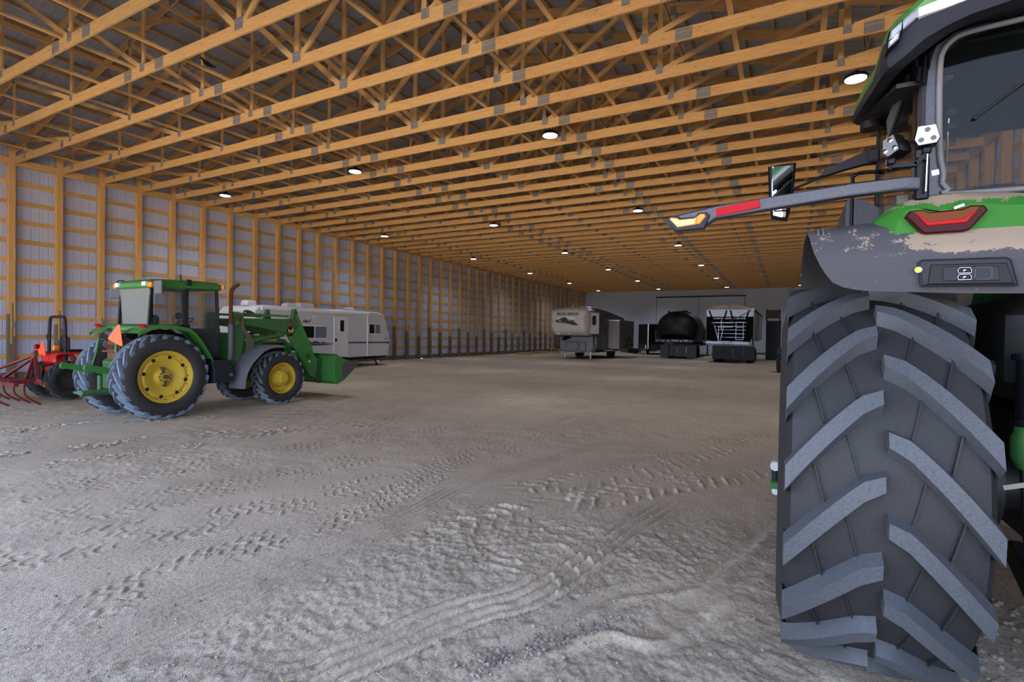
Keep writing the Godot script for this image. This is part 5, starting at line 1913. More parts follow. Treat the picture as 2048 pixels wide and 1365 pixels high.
		part("loader_arm", g, M.green, o)
		g = WG(o)
		g.cyl(P(X.call(-10.86), 1.50, 7.50), P(X.call(-10.86), 1.66, 8.40), 0.05, 14)
		g.cyl(P(X.call(-10.86), 1.655, 8.38), P(X.call(-10.86), 1.70, 8.62), 0.025, 10)
		part("lift_cylinder", g, M.green_worn, o, 30.0)
		g = WG(o)
		g.cyl(P(X.call(-10.90), 2.20, 8.76), P(X.call(-10.90), 1.25, 9.28), 0.042, 12)
		g.cyl(P(X.call(-10.90), 1.27, 9.27), P(X.call(-10.90), 0.98, 9.43), 0.022, 10)
		part("bucket_cylinder", g, M.green, o, 30.0)
		g = WG(o)
		g.beam(P(X.call(-10.93), 2.12, 7.16), P(X.call(-10.93), 2.11, 8.60), 0.03, 0.05)
		part("levelling_link", g, M.green, o)
		g = WG(o)
		sideways(g, [9.40, 1.0, 9.46, 1.05, 9.60, 1.02, 9.62, 0.40, 9.54, 0.38, 9.36, 0.52], X.call(-10.93), 0.14, 0.01)
		part("bucket_bracket", g, M.green_dark, o)
		for q in [[7.26, 1.98], [8.68, 1.88], [8.60, 1.98], [9.40, 0.64], [8.76, 2.2]]:
			g = WG(o)
			g.cyl(P(X.call(-10.86), q[1], q[0]), P(X.call(-10.87) - (0.1 if s > 0 else -0.1), q[1], q[0]), 0.045, 14)
			g.cyl(P(X.call(-10.85), q[1], q[0]), P(X.call(-10.87), q[1], q[0]), 0.03, 10)
			part("pivot_pin", g, M.rust, o, 30.0)
	# round emblem on the knee: yellow leaping animal on black
	g = WG(o)
	sideways(g, [8.50, 1.80, 8.56, 1.86, 8.68, 1.86, 8.73, 1.80, 8.73, 1.70, 8.65, 1.62, 8.55, 1.62, 8.50, 1.68], -10.873, 0.008, 0.002)
	var em := part("emblem", g, M.black_deep, o)
	g = WG(o)
	sideways(g, [8.53, 1.80, 8.60, 1.76, 8.66, 1.78, 8.68, 1.84, 8.70, 1.78, 8.71, 1.75, 8.67, 1.73, 8.70, 1.68, 8.64, 1.71, 8.58, 1.70, 8.54, 1.65, 8.55, 1.73], -10.867, 0.006, 0.001)
	part("emblem_figure", g, M.yellow, em)
	g = WG(o)
	g.cyl(P(-10.878, 1.10, 9.16), P(-10.874, 1.10, 9.16), 0.07, 20)
	part("arm_hole", g, M.green_dark, o)
	g = WG(o)
	sideways(g, [9.16, 0.95, 9.18, 1.0, 9.23, 0.98, 9.21, 0.93], -10.878, 0.004, 0.001)
	part("warning_sticker", g, M.white_plastic, o)
	g = WG(o)
	g.cyl(P(-11.95, 1.30, 9.05), P(-10.95, 1.30, 9.05), 0.07, 16)
	g.rbox(P(xc, 1.2, 7.25), Vector3(0.9, 0.2, 0.2), 0.02)
	part("cross_tube", g, M.green_dark, o, 30.0)
	g = WG(o)
	sideways(g, [7.30, 0.50, 7.34, 1.0, 7.52, 1.0, 7.48, 0.62], -10.95, 0.12)
	part("mast_foot", g, M.green, o)
	# bucket: back, floor, two side plates
	var sidep := [9.62, 1.16, 9.72, 1.10, 9.92, 1.01, 10.44, 0.90, 10.30, 0.78, 9.86, 0.48, 9.60, 0.38, 9.56, 0.6, 9.55, 0.9]
	g = WG(o)
	for x in [-10.37, -12.53]: sideways(g, sidep, x, 0.02, 0.003)
	rings = []
	g.sheet([[P(-12.53, 1.14, 9.64), P(-10.37, 1.14, 9.64)], [P(-12.53, 0.75, 9.57), P(-10.37, 0.75, 9.57)], [P(-12.53, 0.45, 9.60), P(-10.37, 0.45, 9.60)], [P(-12.53, 0.38, 9.68), P(-10.37, 0.38, 9.68)], [P(-12.53, 0.48, 9.90), P(-10.37, 0.48, 9.90)], [P(-12.53, 0.90, 10.44), P(-10.37, 0.90, 10.44)]], 0.014)
	var bk := part("bucket", g, M.green, o, 20.0)
	g = WG(o)
	sideways(g, [9.80, 0.80, 9.96, 0.99, 10.435, 0.898, 10.30, 0.785, 9.87, 0.49], -10.356, 0.006, 0.001)
	part("worn_side_plate", g, M.bucket_steel, bk)
	g = WG(o)
	g.beam(P(-12.53, 0.895, 10.42), P(-10.37, 0.895, 10.42), 0.08, 0.016, Vector3(0, 0.78, 0.62))
	part("cutting_edge", g, M.bucket_steel, bk)
	g = WG(o)
	g.beam(P(-12.5, 1.13, 9.64), P(-10.4, 1.13, 9.64), 0.05, 0.06)
	part("bucket_top_bar", g, M.green_dark, bk)
	# hoses: a looped bundle by the mast
	for k in 7:
		g = WG(o)
		var dx := -0.05 + 0.017 * k
		g.tube(smooth_path([P(-10.88 + dx * 0.4, 1.0, 7.28 + 0.02 * (k % 3)), P(-10.85 + dx, 1.25, 7.44 + 0.018 * k), P(-10.85 + dx, 1.55, 7.45 + 0.012 * k), P(-10.86 + dx, 1.80, 7.34), P(-10.87 + dx, 2.1, 7.38 - 0.01 * k), P(-10.88 + dx, 2.2, 7.42), P(-10.90 + dx, 2.14, 7.5 + 0.02 * k)], 5), 0.011, 6)
		part("hydraulic_hose", g, M.hose, o, 50.0)
	for k in 4:
		g = WG(o)
		g.tube(smooth_path([P(-10.86, 1.12, 7.1 + k * 0.02), P(-10.82, 1.0 + k * 0.03, 7.24), P(-10.84, 0.98 - k * 0.02, 7.40), P(-10.88, 1.08, 7.42), P(-10.86, 0.95 - 0.08 * k, 7.28)], 4), 0.014, 6)
		part("hose_coil", g, M.hose, o, 50.0)
	# ---- front mudguards
	for s in [1.0, -1.0]:
		var X := func(x: float) -> float: return x if s > 0 else 2.0 * xc - x
		var rows := []
		for q in [[7.06, 0.46], [7.08, 0.66], [7.13, 0.84], [7.24, 1.02], [7.40, 1.20], [7.56, 1.32], [7.72, 1.385], [7.90, 1.405], [8.10, 1.40]]:
			var row := []
			for c in [[-10.42, -0.05], [-10.44, 0.0], [-10.60, 0.012], [-10.92, 0.012], [-10.95, -0.03]]:
				var ang := Vector2(q[0] - 8.18, q[1] - 0.62).normalized()
				row.append(P(X.call(c[0]), q[1] + ang.y * c[1], q[0] + ang.x * c[1]))
			if s > 0: row.reverse()
			rows.append(row)
		g = WG(o)
		g.sheet(rows, 0.01)
		part("front_mudguard", g, M.gray_fender, o, 35.0)
	# ---- three point hitch and triangle sign
	g = WG(o)
	var tri3 := [P(-11.02, 1.83, 4.92), P(-11.20, 1.50, 5.02), P(-10.86, 1.50, 4.84)]
	var tn := Basis(Vector3.UP, 0.12) * Basis(Vector3.BACK, -0.32)
	g.prism(poly([-0.20, 0.0, 0.20, 0.0, 0.22, 0.03, 0.03, 0.36, -0.03, 0.36, -0.22, 0.03]), Transform3D(tn, P(-11.08, 1.47, 4.93)), 0.01, 0.002)
	part("slow_vehicle_sign", g, M.orange_sign, o)
	for s in [1.0, -1.0]:
		g = WG(o)
		var x: float = xc + s * 0.32
		g.beam(P(x, 1.62, 4.98), P(x, 1.42, 5.3), 0.07, 0.10, Vector3.UP, 0.01)
		g.rbox(P(x, 1.60, 4.98), Vector3(0.09, 0.1, 0.09), 0.02)
		part("lift_arm", g, M.grime, o)
		g = WG(o)
		g.cyl(P(x, 1.58, 4.97), P(x - s * -0.06, 1.28, 4.95), 0.028, 10)
		g.cyl(P(x + s * 0.06, 1.28, 4.95), P(x + s * 0.08, 0.98, 4.88), 0.018, 10)
		part("lift_rod", g, M.green_worn, o, 30.0)
		g = WG(o)
		g.beam(P(x + s * 0.10, 0.80, 5.35), P(x + s * 0.14, 1.03, 4.5), 0.045, 0.11, Vector3.UP, 0.01)
		g.cyl(P(x + s * 0.11, 1.03, 4.47), P(x + s * 0.17, 1.03, 4.47), 0.06, 14)
		part("lower_link", g, M.green, o, 20.0)
	g = WG(o)
	g.rbox(P(xc, 1.25, 5.15), Vector3(0.42, 0.55, 0.22), 0.04)
	for k in 4: g.cyl(P(xc - 0.15 + k * 0.1, 1.35, 5.06), P(xc - 0.15 + k * 0.1, 1.42, 4.98), 0.03, 10)
	g.cyl(P(xc - 0.3, 1.3, 5.02), P(xc + 0.35, 1.3, 5.0), 0.02, 8)
	part("rear_remotes", g, M.rust, o, 30.0)
	g = WG(o)
	g.prism(poly([-11.62, 0.56, -11.28, 0.60, -11.24, 0.55, -11.30, 0.50, -11.62, 0.53]), g_frame(4.75), 0.5, 0.004)
	g.rbox(P(xc, 0.5, 5.0), Vector3(0.09, 0.05, 0.9), 0.01)
	g.cyl(P(xc, 0.55, 4.85), P(xc, 0.85, 4.85), 0.04, 10)
	part("drawbar", g, M.green_worn, o)

func red_tractor() -> void:
	var xc := -15.8
	var o := thing("small_red_tractor", "small red compact tractor with black roll bar by the left wall", "tractor", Vector3(xc, 0, -5.85))
	var g: Geo
	var ws := {"R": 0.475, "W": 0.30, "rim": 0.25, "n": 14, "h": 0.04, "sweep": 0.42, "wt0": 0.045, "wt1": 0.06, "crown": 0.03, "over": 0.08, "tyre": "small_rubber", "lug": "small_lug", "seg": 40}
	var fs := {"R": 0.31, "W": 0.2, "rim": 0.16, "n": 12, "h": 0.025, "sweep": 0.42, "wt0": 0.03, "wt1": 0.04, "crown": 0.02, "over": 0.05, "tyre": "small_rubber", "lug": "small_lug", "seg": 32}
	for s in [1.0, -1.0]:
		var w := make_wheel(o, "rear_wheel", Vector3(s * 0.48, 0.465, 0), s, ws)
		wheel_disc(w, s, 0.25, 0.15, M.iron, [[0.23, 0.02], [0.2, 0.07], [0.1, 0.07], [0.08, 0.03]], 0, 0.02, 0.15, [[6, 0.1, 0.07, 0.012]])
		w = make_wheel(o, "front_wheel", Vector3(s * 0.5, 0.305, -1.5), s, fs)
		wheel_disc(w, s, 0.16, 0.1, M.red_paint, [[0.14, 0.02], [0.12, 0.05], [0.06, 0.03]], 0, 0.02, 0.1, [])
		g = WG(o)
		var x: float = xc + s * 0.52
		var rows := []
		for q in [[5.50, 1.02], [5.54, 1.10], [5.62, 1.14], [6.10, 1.14], [6.30, 1.02], [6.38, 0.85]]:
			var row := [P(x + 0.17, q[1] - 0.03, q[0]), P(x + 0.16, q[1], q[0]), P(x - 0.16, q[1], q[0]), P(x - 0.17, q[1] - 0.03, q[0])]
			row.reverse()
			rows.append(row)
		g.sheet(rows, 0.012)
		part("fender", g, M.red_paint, o, 30.0)
		g = WG(o)
		g.cyl(P(xc + s * 0.50, 1.26, 5.55), P(xc + s * 0.50, 1.26, 5.63), 0.06, 16)
		part("signal_lamp", g, M.amber if s > 0 else M.red_reflector, o, 30.0)
		g = WG(o)
		g.rbox(P(xc + s * 0.42, 1.42 + 0.08, 5.78), Vector3(0.16, 0.16, 0.03), 0.04)
		g.cyl(P(xc + s * 0.42 - 0.1, 1.52, 5.78), P(xc + s * 0.42 + 0.1, 1.52, 5.78), 0.02, 10)
		part("roll_bar_hinge", g, M.black_deep, o, 30.0)
	g = WG(o)
	g.rbox(P(xc, 0.98, 5.75), Vector3(0.72, 0.24, 0.3), 0.05)
	g.prism(poly([xc - 0.36, 0.62, xc + 0.36, 0.62, xc + 0.42, 0.9, xc - 0.42, 0.9]), g_frame(5.85), 0.35, 0.03)
	part("rear_body", g, M.red_paint, o)
	g = WG(o)
	g.rbox(P(xc, 0.62, 6.6), Vector3(0.4, 0.4, 1.7), 0.04)
	g.cyl(P(xc - 0.5, 0.465, 5.85), P(xc + 0.5, 0.465, 5.85), 0.09, 14)
	g.beam(P(xc - 0.45, 0.32, 7.35), P(xc + 0.45, 0.32, 7.35), 0.1, 0.1)
	part("chassis", g, M.iron, o)
	g = WG(o)
	g.rbox(P(xc, 0.95, 7.2), Vector3(0.5, 0.42, 0.95), 0.1)
	part("bonnet", g, M.red_paint, o, 40.0)
	g = WG(o)
	g.tube(smooth_path([P(xc - 0.44, 0.95, 5.80), P(xc - 0.43, 1.5, 5.80), P(xc - 0.40, 1.88, 5.80), P(xc - 0.36, 1.97, 5.80), P(xc - 0.28, 2.0, 5.80), P(xc, 2.0, 5.80), P(xc + 0.28, 2.0, 5.80), P(xc + 0.36, 1.97, 5.80), P(xc + 0.40, 1.88, 5.80), P(xc + 0.43, 1.5, 5.80), P(xc + 0.44, 0.95, 5.80)], 4), 0.038, 8)
	part("roll_bar", g, M.black_plastic, o, 40.0)
	g = WG(o)
	g.prism(poly([-0.18, 0.0, 0.18, 0.0, 0.20, 0.03, 0.03, 0.34, -0.03, 0.34, -0.20, 0.03]), Transform3D(Basis(Vector3.UP, 0.0) * Basis(Vector3.BACK, -0.15), P(xc + 0.02, 1.08, 5.50)), 0.008, 0.002)
	part("slow_vehicle_sign", g, M.orange_sign, o)
	g = WG(o)
	g.rbox(P(xc + 0.08, 1.14, 6.1), Vector3(0.44, 0.12, 0.42), 0.04)
	g.rbox(P(xc + 0.08, 1.34, 5.92), Vector3(0.42, 0.36, 0.08), 0.04)
	part("seat", g, M.black_deep, o, 40.0)
	g = WG(o)
	g.rbox(P(xc - 0.62, 1.13, 5.6), Vector3(0.1, 0.08, 0.06), 0.01)
	part("tail_lamp", g, M.red_bright, o)
	for s in [1.0, -1.0]:
		g = WG(o)
		g.beam(P(xc + s * 0.22, 0.45, 5.7), P(xc + s * 0.30, 0.50, 5.36), 0.03, 0.06)
		part("lower_link", g, M.iron, o)
		g = WG(o)
		g.beam(P(xc + s * 0.20, 0.88, 5.72), P(xc + s * 0.24, 0.80, 5.40), 0.04, 0.05)
		g.cyl(P(xc + s * 0.24, 0.80, 5.42), P(xc + s * 0.28, 0.5, 5.40), 0.016, 8)
		part("lift_arm", g, M.iron, o)
	g = WG(o)
	g.cyl(P(xc, 0.80, 5.62), P(xc, 0.92, 5.36), 0.022, 10)
	part("top_link", g, M.iron, o)

func cultivator() -> void:
	var xc := -15.5
	var o := thing("field_cultivator", "maroon tined cultivator with a triangular mast, at the far left behind the small red tractor", "cultivator", Vector3(xc, 0, -4.6))
	var g: Geo
	for d in [4.4, 4.84]:
		g = WG(o)
		g.beam(P(-17.3, 0.56, d), P(-13.78, 0.56, d), 0.07, 0.07)
		part("tool_bar", g, M.maroon, o)
	for x in [-17.2, -16.4, -15.6, -14.9, -14.2]:
		g = WG(o)
		g.beam(P(x, 0.58, 4.4), P(x, 0.58, 4.84), 0.06, 0.07)
		part("cross_rail", g, M.maroon, o)
	g = WG(o)
	g.beam(P(-16.7, 0.61, 4.62), P(-14.25, 0.61, 4.62), 0.34, 0.014)
	part("deck_plate", g, M.maroon, o)
	for q in [[-14.27, 1.14, 4.86, -14.06, 0.60, 4.84], [-14.30, 1.12, 4.86, -14.64, 0.60, 4.84], [-14.30, 1.14, 4.86, -15.95, 0.62, 4.46], [-14.28, 1.10, 4.86, -15.25, 0.62, 4.66]]:
		g = WG(o)
		g.beam(P(q[0], q[1], q[2]), P(q[3], q[4], q[5]), 0.06, 0.04)
		part("mast_bar", g, M.maroon, o)
	g = WG(o)
	g.rbox(P(-14.28, 1.15, 4.86), Vector3(0.10, 0.12, 0.08), 0.02)
	part("mast_head", g, M.rust, o)
	g = WG(o)
	g.rbox(P(-15.5, 0.622, 4.52), Vector3(0.6, 0.012, 0.10), 0.003)
	part("plate_sticker", g, M.white_plastic, o)
	for q in [[-16.85, 4.84], [-16.3, 4.84], [-15.75, 4.84], [-15.2, 4.84], [-14.65, 4.84], [-16.6, 4.4], [-16.05, 4.4], [-15.5, 4.4], [-14.95, 4.4]]:
		g = WG(o)
		var pts := smooth_path([P(q[0], 0.56, q[1]), P(q[0], 0.42, q[1] - 0.03), P(q[0], 0.25, q[1] - 0.01), P(q[0] + 0.02, 0.12, q[1] + 0.10), P(q[0] + 0.04, 0.02, q[1] + 0.24)], 4)
		for i in pts.size() - 1: g.beam(pts[i], pts[i + 1], 0.06, 0.018, Vector3(0, 0.3, 1))
		part("tine", g, M.maroon, o)
	g = WG(o)
	g.beam(P(-14.1, 0.60, 4.84), P(-13.72, 0.52, 4.86), 0.05, 0.10)
	part("hitch_lug", g, M.rust, o)

func text_part(parent: Node3D, s: String, font: String, size: float, m: Material, t: Transform3D, called := "lettering", depth := 0.004) -> void:
	var tm := TextMesh.new()
	var f := SystemFont.new()
	f.font_names = PackedStringArray([font])
	f.font_weight = 700
	f.font_italic = true
	tm.font = f
	tm.text = s
	tm.font_size = 64
	tm.pixel_size = size / 48.0
	tm.depth = depth
	put(called, tm, m, parent, parent.transform.affine_inverse() * t)

func travel_trailer() -> void:
	var x0 := -21.25
	var x1 := -18.9
	var xm := (x0 + x1) / 2
	var o := thing("travel_trailer", "long white travel trailer with awning and side door, parked against the left wall", "trailer", Vector3(xm, 0, -17.3))
	var g := WG(o)
	var prof := [13.3, 0.62, 13.25, 2.55, 13.4, 2.72, 13.7, 2.80, 20.1, 2.80, 20.55, 2.76, 20.82, 2.66, 21.32, 1.32, 21.12, 0.52, 18.4, 0.48, 17.0, 0.62]
	sideways(g, prof, xm, x1 - x0, 0.05)
	part("body", g, mat("trailer_white", Color(0.84, 0.85, 0.88), 0.4), o)
	M.trim = mat("trim_white", Color(0.93, 0.93, 0.95), 0.35)
	M.stripe = mat("stripe_gray", Color(0.33, 0.32, 0.34), 0.5)
	M.dark_glass = mat("dark_glass", Color(0.10, 0.11, 0.13), 0.08)
	M.pale_glass = mat("pale_glass", Color(0.46, 0.50, 0.56), 0.15)
	# fine horizontal siding lines
	for k in 15:
		var y := 0.66 + k * 0.13
		g = WG(o)
		g.beam(P(x1 + 0.002, y, 13.35), P(x1 + 0.002, y, 21.0 if y > 0.8 and y < 2.2 else 20.7), 0.008, 0.012)
		part("siding_bead", g, M.trailer_white, o)
	var box := func(called: String, d0: float, d1: float, y0: float, y1: float, proud: float, m: Material, parent: Node3D) -> MeshInstance3D:
		var b := WG(o)
		b.rbox(P(x1 + proud / 2 - 0.01, (y0 + y1) / 2, (d0 + d1) / 2), Vector3(proud + 0.02, y1 - y0, d1 - d0), 0.006)
		if parent != o: b.xf = (o.transform).affine_inverse()
		return part(called, b, m, parent)
	var dr: MeshInstance3D = box.call("door", 17.40, 18.26, 0.55, 2.44, 0.03, M.trim, o)
	box.call("door_window", 17.66, 18.0, 1.72, 2.34, 0.045, M.trim, dr)
	box.call("door_pane", 17.70, 17.96, 1.76, 2.30, 0.05, M.dark_glass, dr)
	box.call("door_handle", 17.42, 17.52, 1.28, 1.42, 0.06, M.black_deep, dr)
	g = WG(o)
	g.cyl(P(x1 + 0.07, 0.6, 17.33), P(x1 + 0.07, 2.45, 17.33), 0.022, 8)
	part("awning_post", g, M.trim, o)
	g = WG(o)
	g.cyl(P(x1 + 0.07, 0.55, 19.50), P(x1 + 0.07, 2.68, 19.50), 0.035, 8)
	part("awning_post", g, M.trim, o)
	g = WG(o)
	g.cyl(P(x1 + 0.10, 2.66, 13.5), P(x1 + 0.10, 2.66, 19.6), 0.075, 16)
	part("awning_roll", g, M.trim, o, 40.0)
	for q in [[15.5, 16.95, 1.40, 2.02], [19.62, 20.52, 1.63, 2.20], [13.9, 14.6, 1.7, 2.3]]:
		var wn: MeshInstance3D = box.call("window_frame", q[0], q[1], q[2], q[3], 0.03, M.trim, o)
		var m2: float = (q[0] + q[1]) / 2
		box.call("pane", q[0] + 0.05, m2 - 0.03, q[2] + 0.05, q[3] - 0.05, 0.036, M.dark_glass, wn)
		box.call("pane", m2 + 0.03, q[1] - 0.05, q[2] + 0.05, q[3] - 0.05, 0.036, M.pale_glass, wn)
	box.call("porch_lamp", 16.15, 16.35, 2.36, 2.43, 0.06, M.trim, o)
	box.call("stripe", 15.9, 17.38, 1.18, 1.21, 0.004, M.stripe, o)
	box.call("stripe", 18.28, 21.22, 1.16, 1.26, 0.004, M.stripe, o)
	box.call("stripe", 13.4, 15.0, 1.12, 1.24, 0.004, M.stripe, o)
	# mountain decal
	g = WG(o)
	sideways(g, [15.0, 1.06, 15.6, 1.17, 15.95, 1.30, 16.1, 1.25, 16.3, 1.31, 16.6, 1.22, 16.75, 1.27, 17.1, 1.16, 17.36, 1.14, 16.6, 1.10, 16.1, 1.09, 15.6, 1.05], x1 + 0.003, 0.004, 0.0)
	part("mountain_decal", g, mat("decal_brown", Color(0.30, 0.25, 0.23), 0.5), o)
	g = WG(o)
	sideways(g, [15.55, 2.16, 15.75, 2.28, 15.9, 2.20, 16.05, 2.30, 16.0, 2.18, 15.8, 2.12], x1 + 0.003, 0.004, 0.0)
	part("name_script", g, M.stripe, o)
	g = WG(o)
	g.rbox(P(x1 + 0.02, 1.42, 20.95), Vector3(0.02, 0.03, 0.3), 0.004)
	part("name_badge", g, M.stripe, o)
	for q in [[13.55, 2.62], [20.55, 2.56]]:
		g = WG(o)
		g.rbox(P(x1 + 0.02, q[1], q[0]), Vector3(0.04, 0.05, 0.10), 0.01)
		part("marker_lamp", g, M.amber, o)
	# roof gear
	g = WG(o)
	rings_box(g, xm + 0.1, 16.5, 2.79, 0.6, 0.95, 0.27)
	part("air_conditioner", g, M.white_plastic, o, 30.0)
	for d in [13.75, 15.7, 19.3]:
		g = WG(o)
		rings_box(g, xm + 0.1, d, 2.79, 0.42, 0.5, 0.22)
		part("roof_vent", g, M.white_plastic, o, 30.0)
	g = WG(o)
	g.rbox(P(xm, 0.42, 17.0), Vector3(1.8, 0.14, 7.4), 0.03)
	g.beam(P(xm - 0.5, 0.42, 20.6), P(xm, 0.42, 22.2), 0.1, 0.12)
	g.beam(P(xm + 0.5, 0.42, 20.6), P(xm, 0.42, 22.2), 0.1, 0.12)
	part("chassis", g, M.black_deep, o)
	for d in [16.0, 16.85]:
		for x in [x0 + 0.12, x1 - 0.12]:
			g = WG(o)
			g.lathe([Vector2(0, -0.1), Vector2(0.2, -0.1), Vector2(0.34, -0.09), Vector2(0.355, 0), Vector2(0.34, 0.09), Vector2(0.2, 0.1), Vector2(0, 0.1)], Transform3D(AXLE, P(x, 0.353, d)), 24)
			part("wheel", g, M.small_rubber, o, 40.0)
	for x in [x0 + 0.3, x1 - 0.3]:
		for d in [13.6, 20.4]:
			g = WG(o)
			g.beam(P(x, 0.36, d), P(x, 0.0, d + 0.25), 0.07, 0.05)
			g.box(P(x, 0.015, d + 0.25), Vector3(0.18, 0.03, 0.18))
			part("stabiliser_jack", g, M.iron, o)

func rings_box(g: Geo, x: float, d: float, y: float, w: float, l: float, h: float) -> void:
	var rings := []
	for q in [[0.0, 1.0], [0.55, 0.97], [0.85, 0.88], [1.0, 0.7]]:
		var r := PackedVector3Array()
		for k in [[-1, -0.8], [-0.8, -1], [0.8, -1], [1, -0.8], [1, 0.8], [0.8, 1], [-0.8, 1], [-1, 0.8]]:
			r.push_back(Vector3(x + k[0] * w * 0.5 * q[1], y + h * q[0], -d - k[1] * l * 0.5 * q[1]))
		rings.append(r)
	g.loft(rings)

func fifth_wheel() -> void:
	var o := thing("fifth_wheel_trailer", "tall grey fifth wheel trailer with slide-outs open, lettered on its front cap", "trailer", Vector3(-13.8, 0, -39.5))
	M.cap = mat("cap_gray", Color(0.80, 0.78, 0.765), 0.35)
	M.rv_side = mat("rv_side", Color(0.34, 0.32, 0.31), 0.4)
	M.rv_light = mat("rv_light", Color(0.70, 0.69, 0.70), 0.4)
	M.rv_lower = mat("rv_lower", Color(0.55, 0.57, 0.62), 0.45)
	M.decal_dark = mat("decal_dark", Color(0.12, 0.115, 0.12), 0.5)
	var g := WG(o)
	# front cap: rounded nose over the pin box
	var rings := []
	for q in [[35.6, 1.75, 3.76, 1.56], [34.9, 1.74, 3.74, 1.53], [34.5, 1.76, 3.70, 1.45], [34.25, 1.90, 3.58, 1.33], [34.12, 2.1, 3.42, 1.18]]:
		var r := PackedVector3Array()
		var a: float = q[1]; var b: float = q[2]; var w: float = q[3]
		for k in [[-0.80, 0.0], [0.80, 0.0], [0.94, 0.12], [1.0, 0.35], [1.0, 0.75], [0.97, 0.92], [0.85, 0.985], [0.0, 1.03], [-0.85, 0.985], [-0.97, 0.92], [-1.0, 0.75], [-1.0, 0.35], [-0.94, 0.12]]:
			r.push_back(P(-13.82 + k[0] * w, lerpf(a, b, k[1]), q[0]))
		rings.append(r)
	g.loft(rings)
	part("front_cap", g, M.cap, o, 40.0)
	g = WG(o)
	sideways(g, [35.3, 1.72, 35.3, 3.74, 36.5, 3.76, 39.0, 3.66, 43.4, 3.28, 43.5, 0.62, 38.0, 0.68, 35.9, 0.7, 35.6, 1.0, 35.5, 1.7], -13.9, 3.1, 0.03)
	part("body", g, M.rv_side, o)
	g = WG(o)
	g.prism(poly([-14.90, 1.66, -12.36, 1.66, -12.34, 0.80, -12.62, 0.52, -14.50, 0.46, -14.90, 0.72]), g_frame(36.0), 1.3, 0.03)
	part("pin_compartment", g, M.rv_lower, o)
	for q in [[-14.46, -13.44, 0.58, 1.29], [-13.32, -12.86, 0.56, 1.29]]:
		g = WG(o)
		flat(g, [q[0] + 0.06, q[2], q[1] - 0.06, q[2], q[1], q[2] + 0.06, q[1], q[3] - 0.06, q[1] - 0.06, q[3], q[0] + 0.06, q[3], q[0], q[3] - 0.06, q[0], q[2] + 0.06], 35.34, 0.03, 0.006)
		var hf := part("hatch_seal", g, M.decal_dark, o)
		g = WG(o)
		flat(g, [q[0] + 0.08, q[2] + 0.035, q[1] - 0.08, q[2] + 0.035, q[1] - 0.035, q[2] + 0.08, q[1] - 0.035, q[3] - 0.08, q[1] - 0.08, q[3] - 0.035, q[0] + 0.08, q[3] - 0.035, q[0] + 0.035, q[3] - 0.08, q[0] + 0.035, q[2] + 0.08], 35.325, 0.03, 0.006)
		part("hatch", g, M.rv_lower, hf)
	g = WG(o)
	g.prism(poly([34.55, 1.36, 35.4, 1.50, 35.4, 1.70, 34.6, 1.62, 34.5, 1.46]), side_frame(-14.3), 0.26, 0.02)
	g.beam(P(-14.3, 1.5, 35.0), P(-14.0, 1.6, 35.5), 0.1, 0.12)
	part("king_pin", g, M.black_deep, o)
	for x in [-14.55, -12.55]:
		g = WG(o)
		g.rbox(P(x, 0.32, 35.5), Vector3(0.075, 0.55, 0.075), 0.01)
		var jk := part("landing_jack", g, M.trim, o)
		g = WG(o)
		g.box(P(x, 0.02, 35.5), Vector3(0.22, 0.04, 0.22))
		part("jack_foot", g, M.red_paint if x > -13 else M.iron, jk)
	# lettering and mountain picture on the cap
	text_part(o, "BLUE RIDGE", "Droid Serif", 0.20, M.decal_dark, Transform3D(Basis(), P(-13.82, 3.27, 34.11)), "lettering", 0.03)
	g = WG(o)
	flat(g, [-14.707, 2.860, -14.495, 3.014, -14.012, 3.082, -13.530, 3.062, -13.240, 2.956, -13.163, 2.879, -13.433, 2.898, -13.916, 2.956, -14.399, 2.879], 34.11, 0.06, 0.0)
	part("decal_sky", g, M.trim, o)
	g = WG(o)
	flat(g, [-14.842, 2.763, -14.543, 2.840, -14.254, 2.995, -14.061, 3.043, -13.935, 3.014, -13.742, 2.783, -13.578, 2.821, -13.433, 2.811, -12.999, 2.474, -13.337, 2.474, -13.819, 2.590, -14.205, 2.667, -14.543, 2.667], 34.10, 0.06, 0.0)
	part("decal_mountain", g, mat("decal_mountain", Color(0.26, 0.21, 0.18), 0.5), o)
	g = WG(o)
	flat(g, [-14.495, 2.754, -14.350, 2.821, -14.321, 2.754, -14.399, 2.705], 34.065, 0.02, 0.0)
	part("decal_snow", g, M.trim, o)
	for x in [-14.6, -13.75]:
		g = WG(o)
		g.ball(P(x, 1.86, 34.28), Vector3(0.12, 0.05, 0.05), 10)
		part("cap_lamp", g, M.lamp_white, o, 60.0)
	for x in [-15.2, -14.35, -14.05, -13.1]:
		g = WG(o)
		g.rbox(P(x, 3.71, 34.42), Vector3(0.10, 0.04, 0.05), 0.01)
		part("marker_lamp", g, M.amber, o)
	# bedroom slide and big slide
	g = WG(o)
	g.rbox(P(-12.08, 2.62, 35.52), Vector3(0.75, 1.56, 1.35), 0.02)
	var sl := part("slide_out", g, M.rv_side, o)
	g = WG(o)
	g.rbox(P(-12.08, 2.62, 34.83), Vector3(0.72, 1.50, 0.05), 0.02)
	part("slide_end", g, M.rv_light, sl)
	g = WG(o)
	flat(g, [-12.22, 2.56, -12.16, 2.50, -11.99, 2.50, -11.94, 2.56, -11.94, 3.10, -11.99, 3.16, -12.16, 3.16, -12.22, 3.10], 34.80, 0.04, 0.01)
	part("slide_window", g, M.dark_glass, sl)
	g = WG(o)
	g.rbox(P(-11.92, 1.86, 41.1), Vector3(0.95, 2.3, 4.1), 0.02)
	sl = part("slide_out", g, M.rv_side, o)
	g = WG(o)
	g.rbox(P(-11.93, 1.86, 39.03), Vector3(0.90, 2.24, 0.05), 0.02)
	part("slide_end", g, M.rv_light, sl)
	g = WG(o)
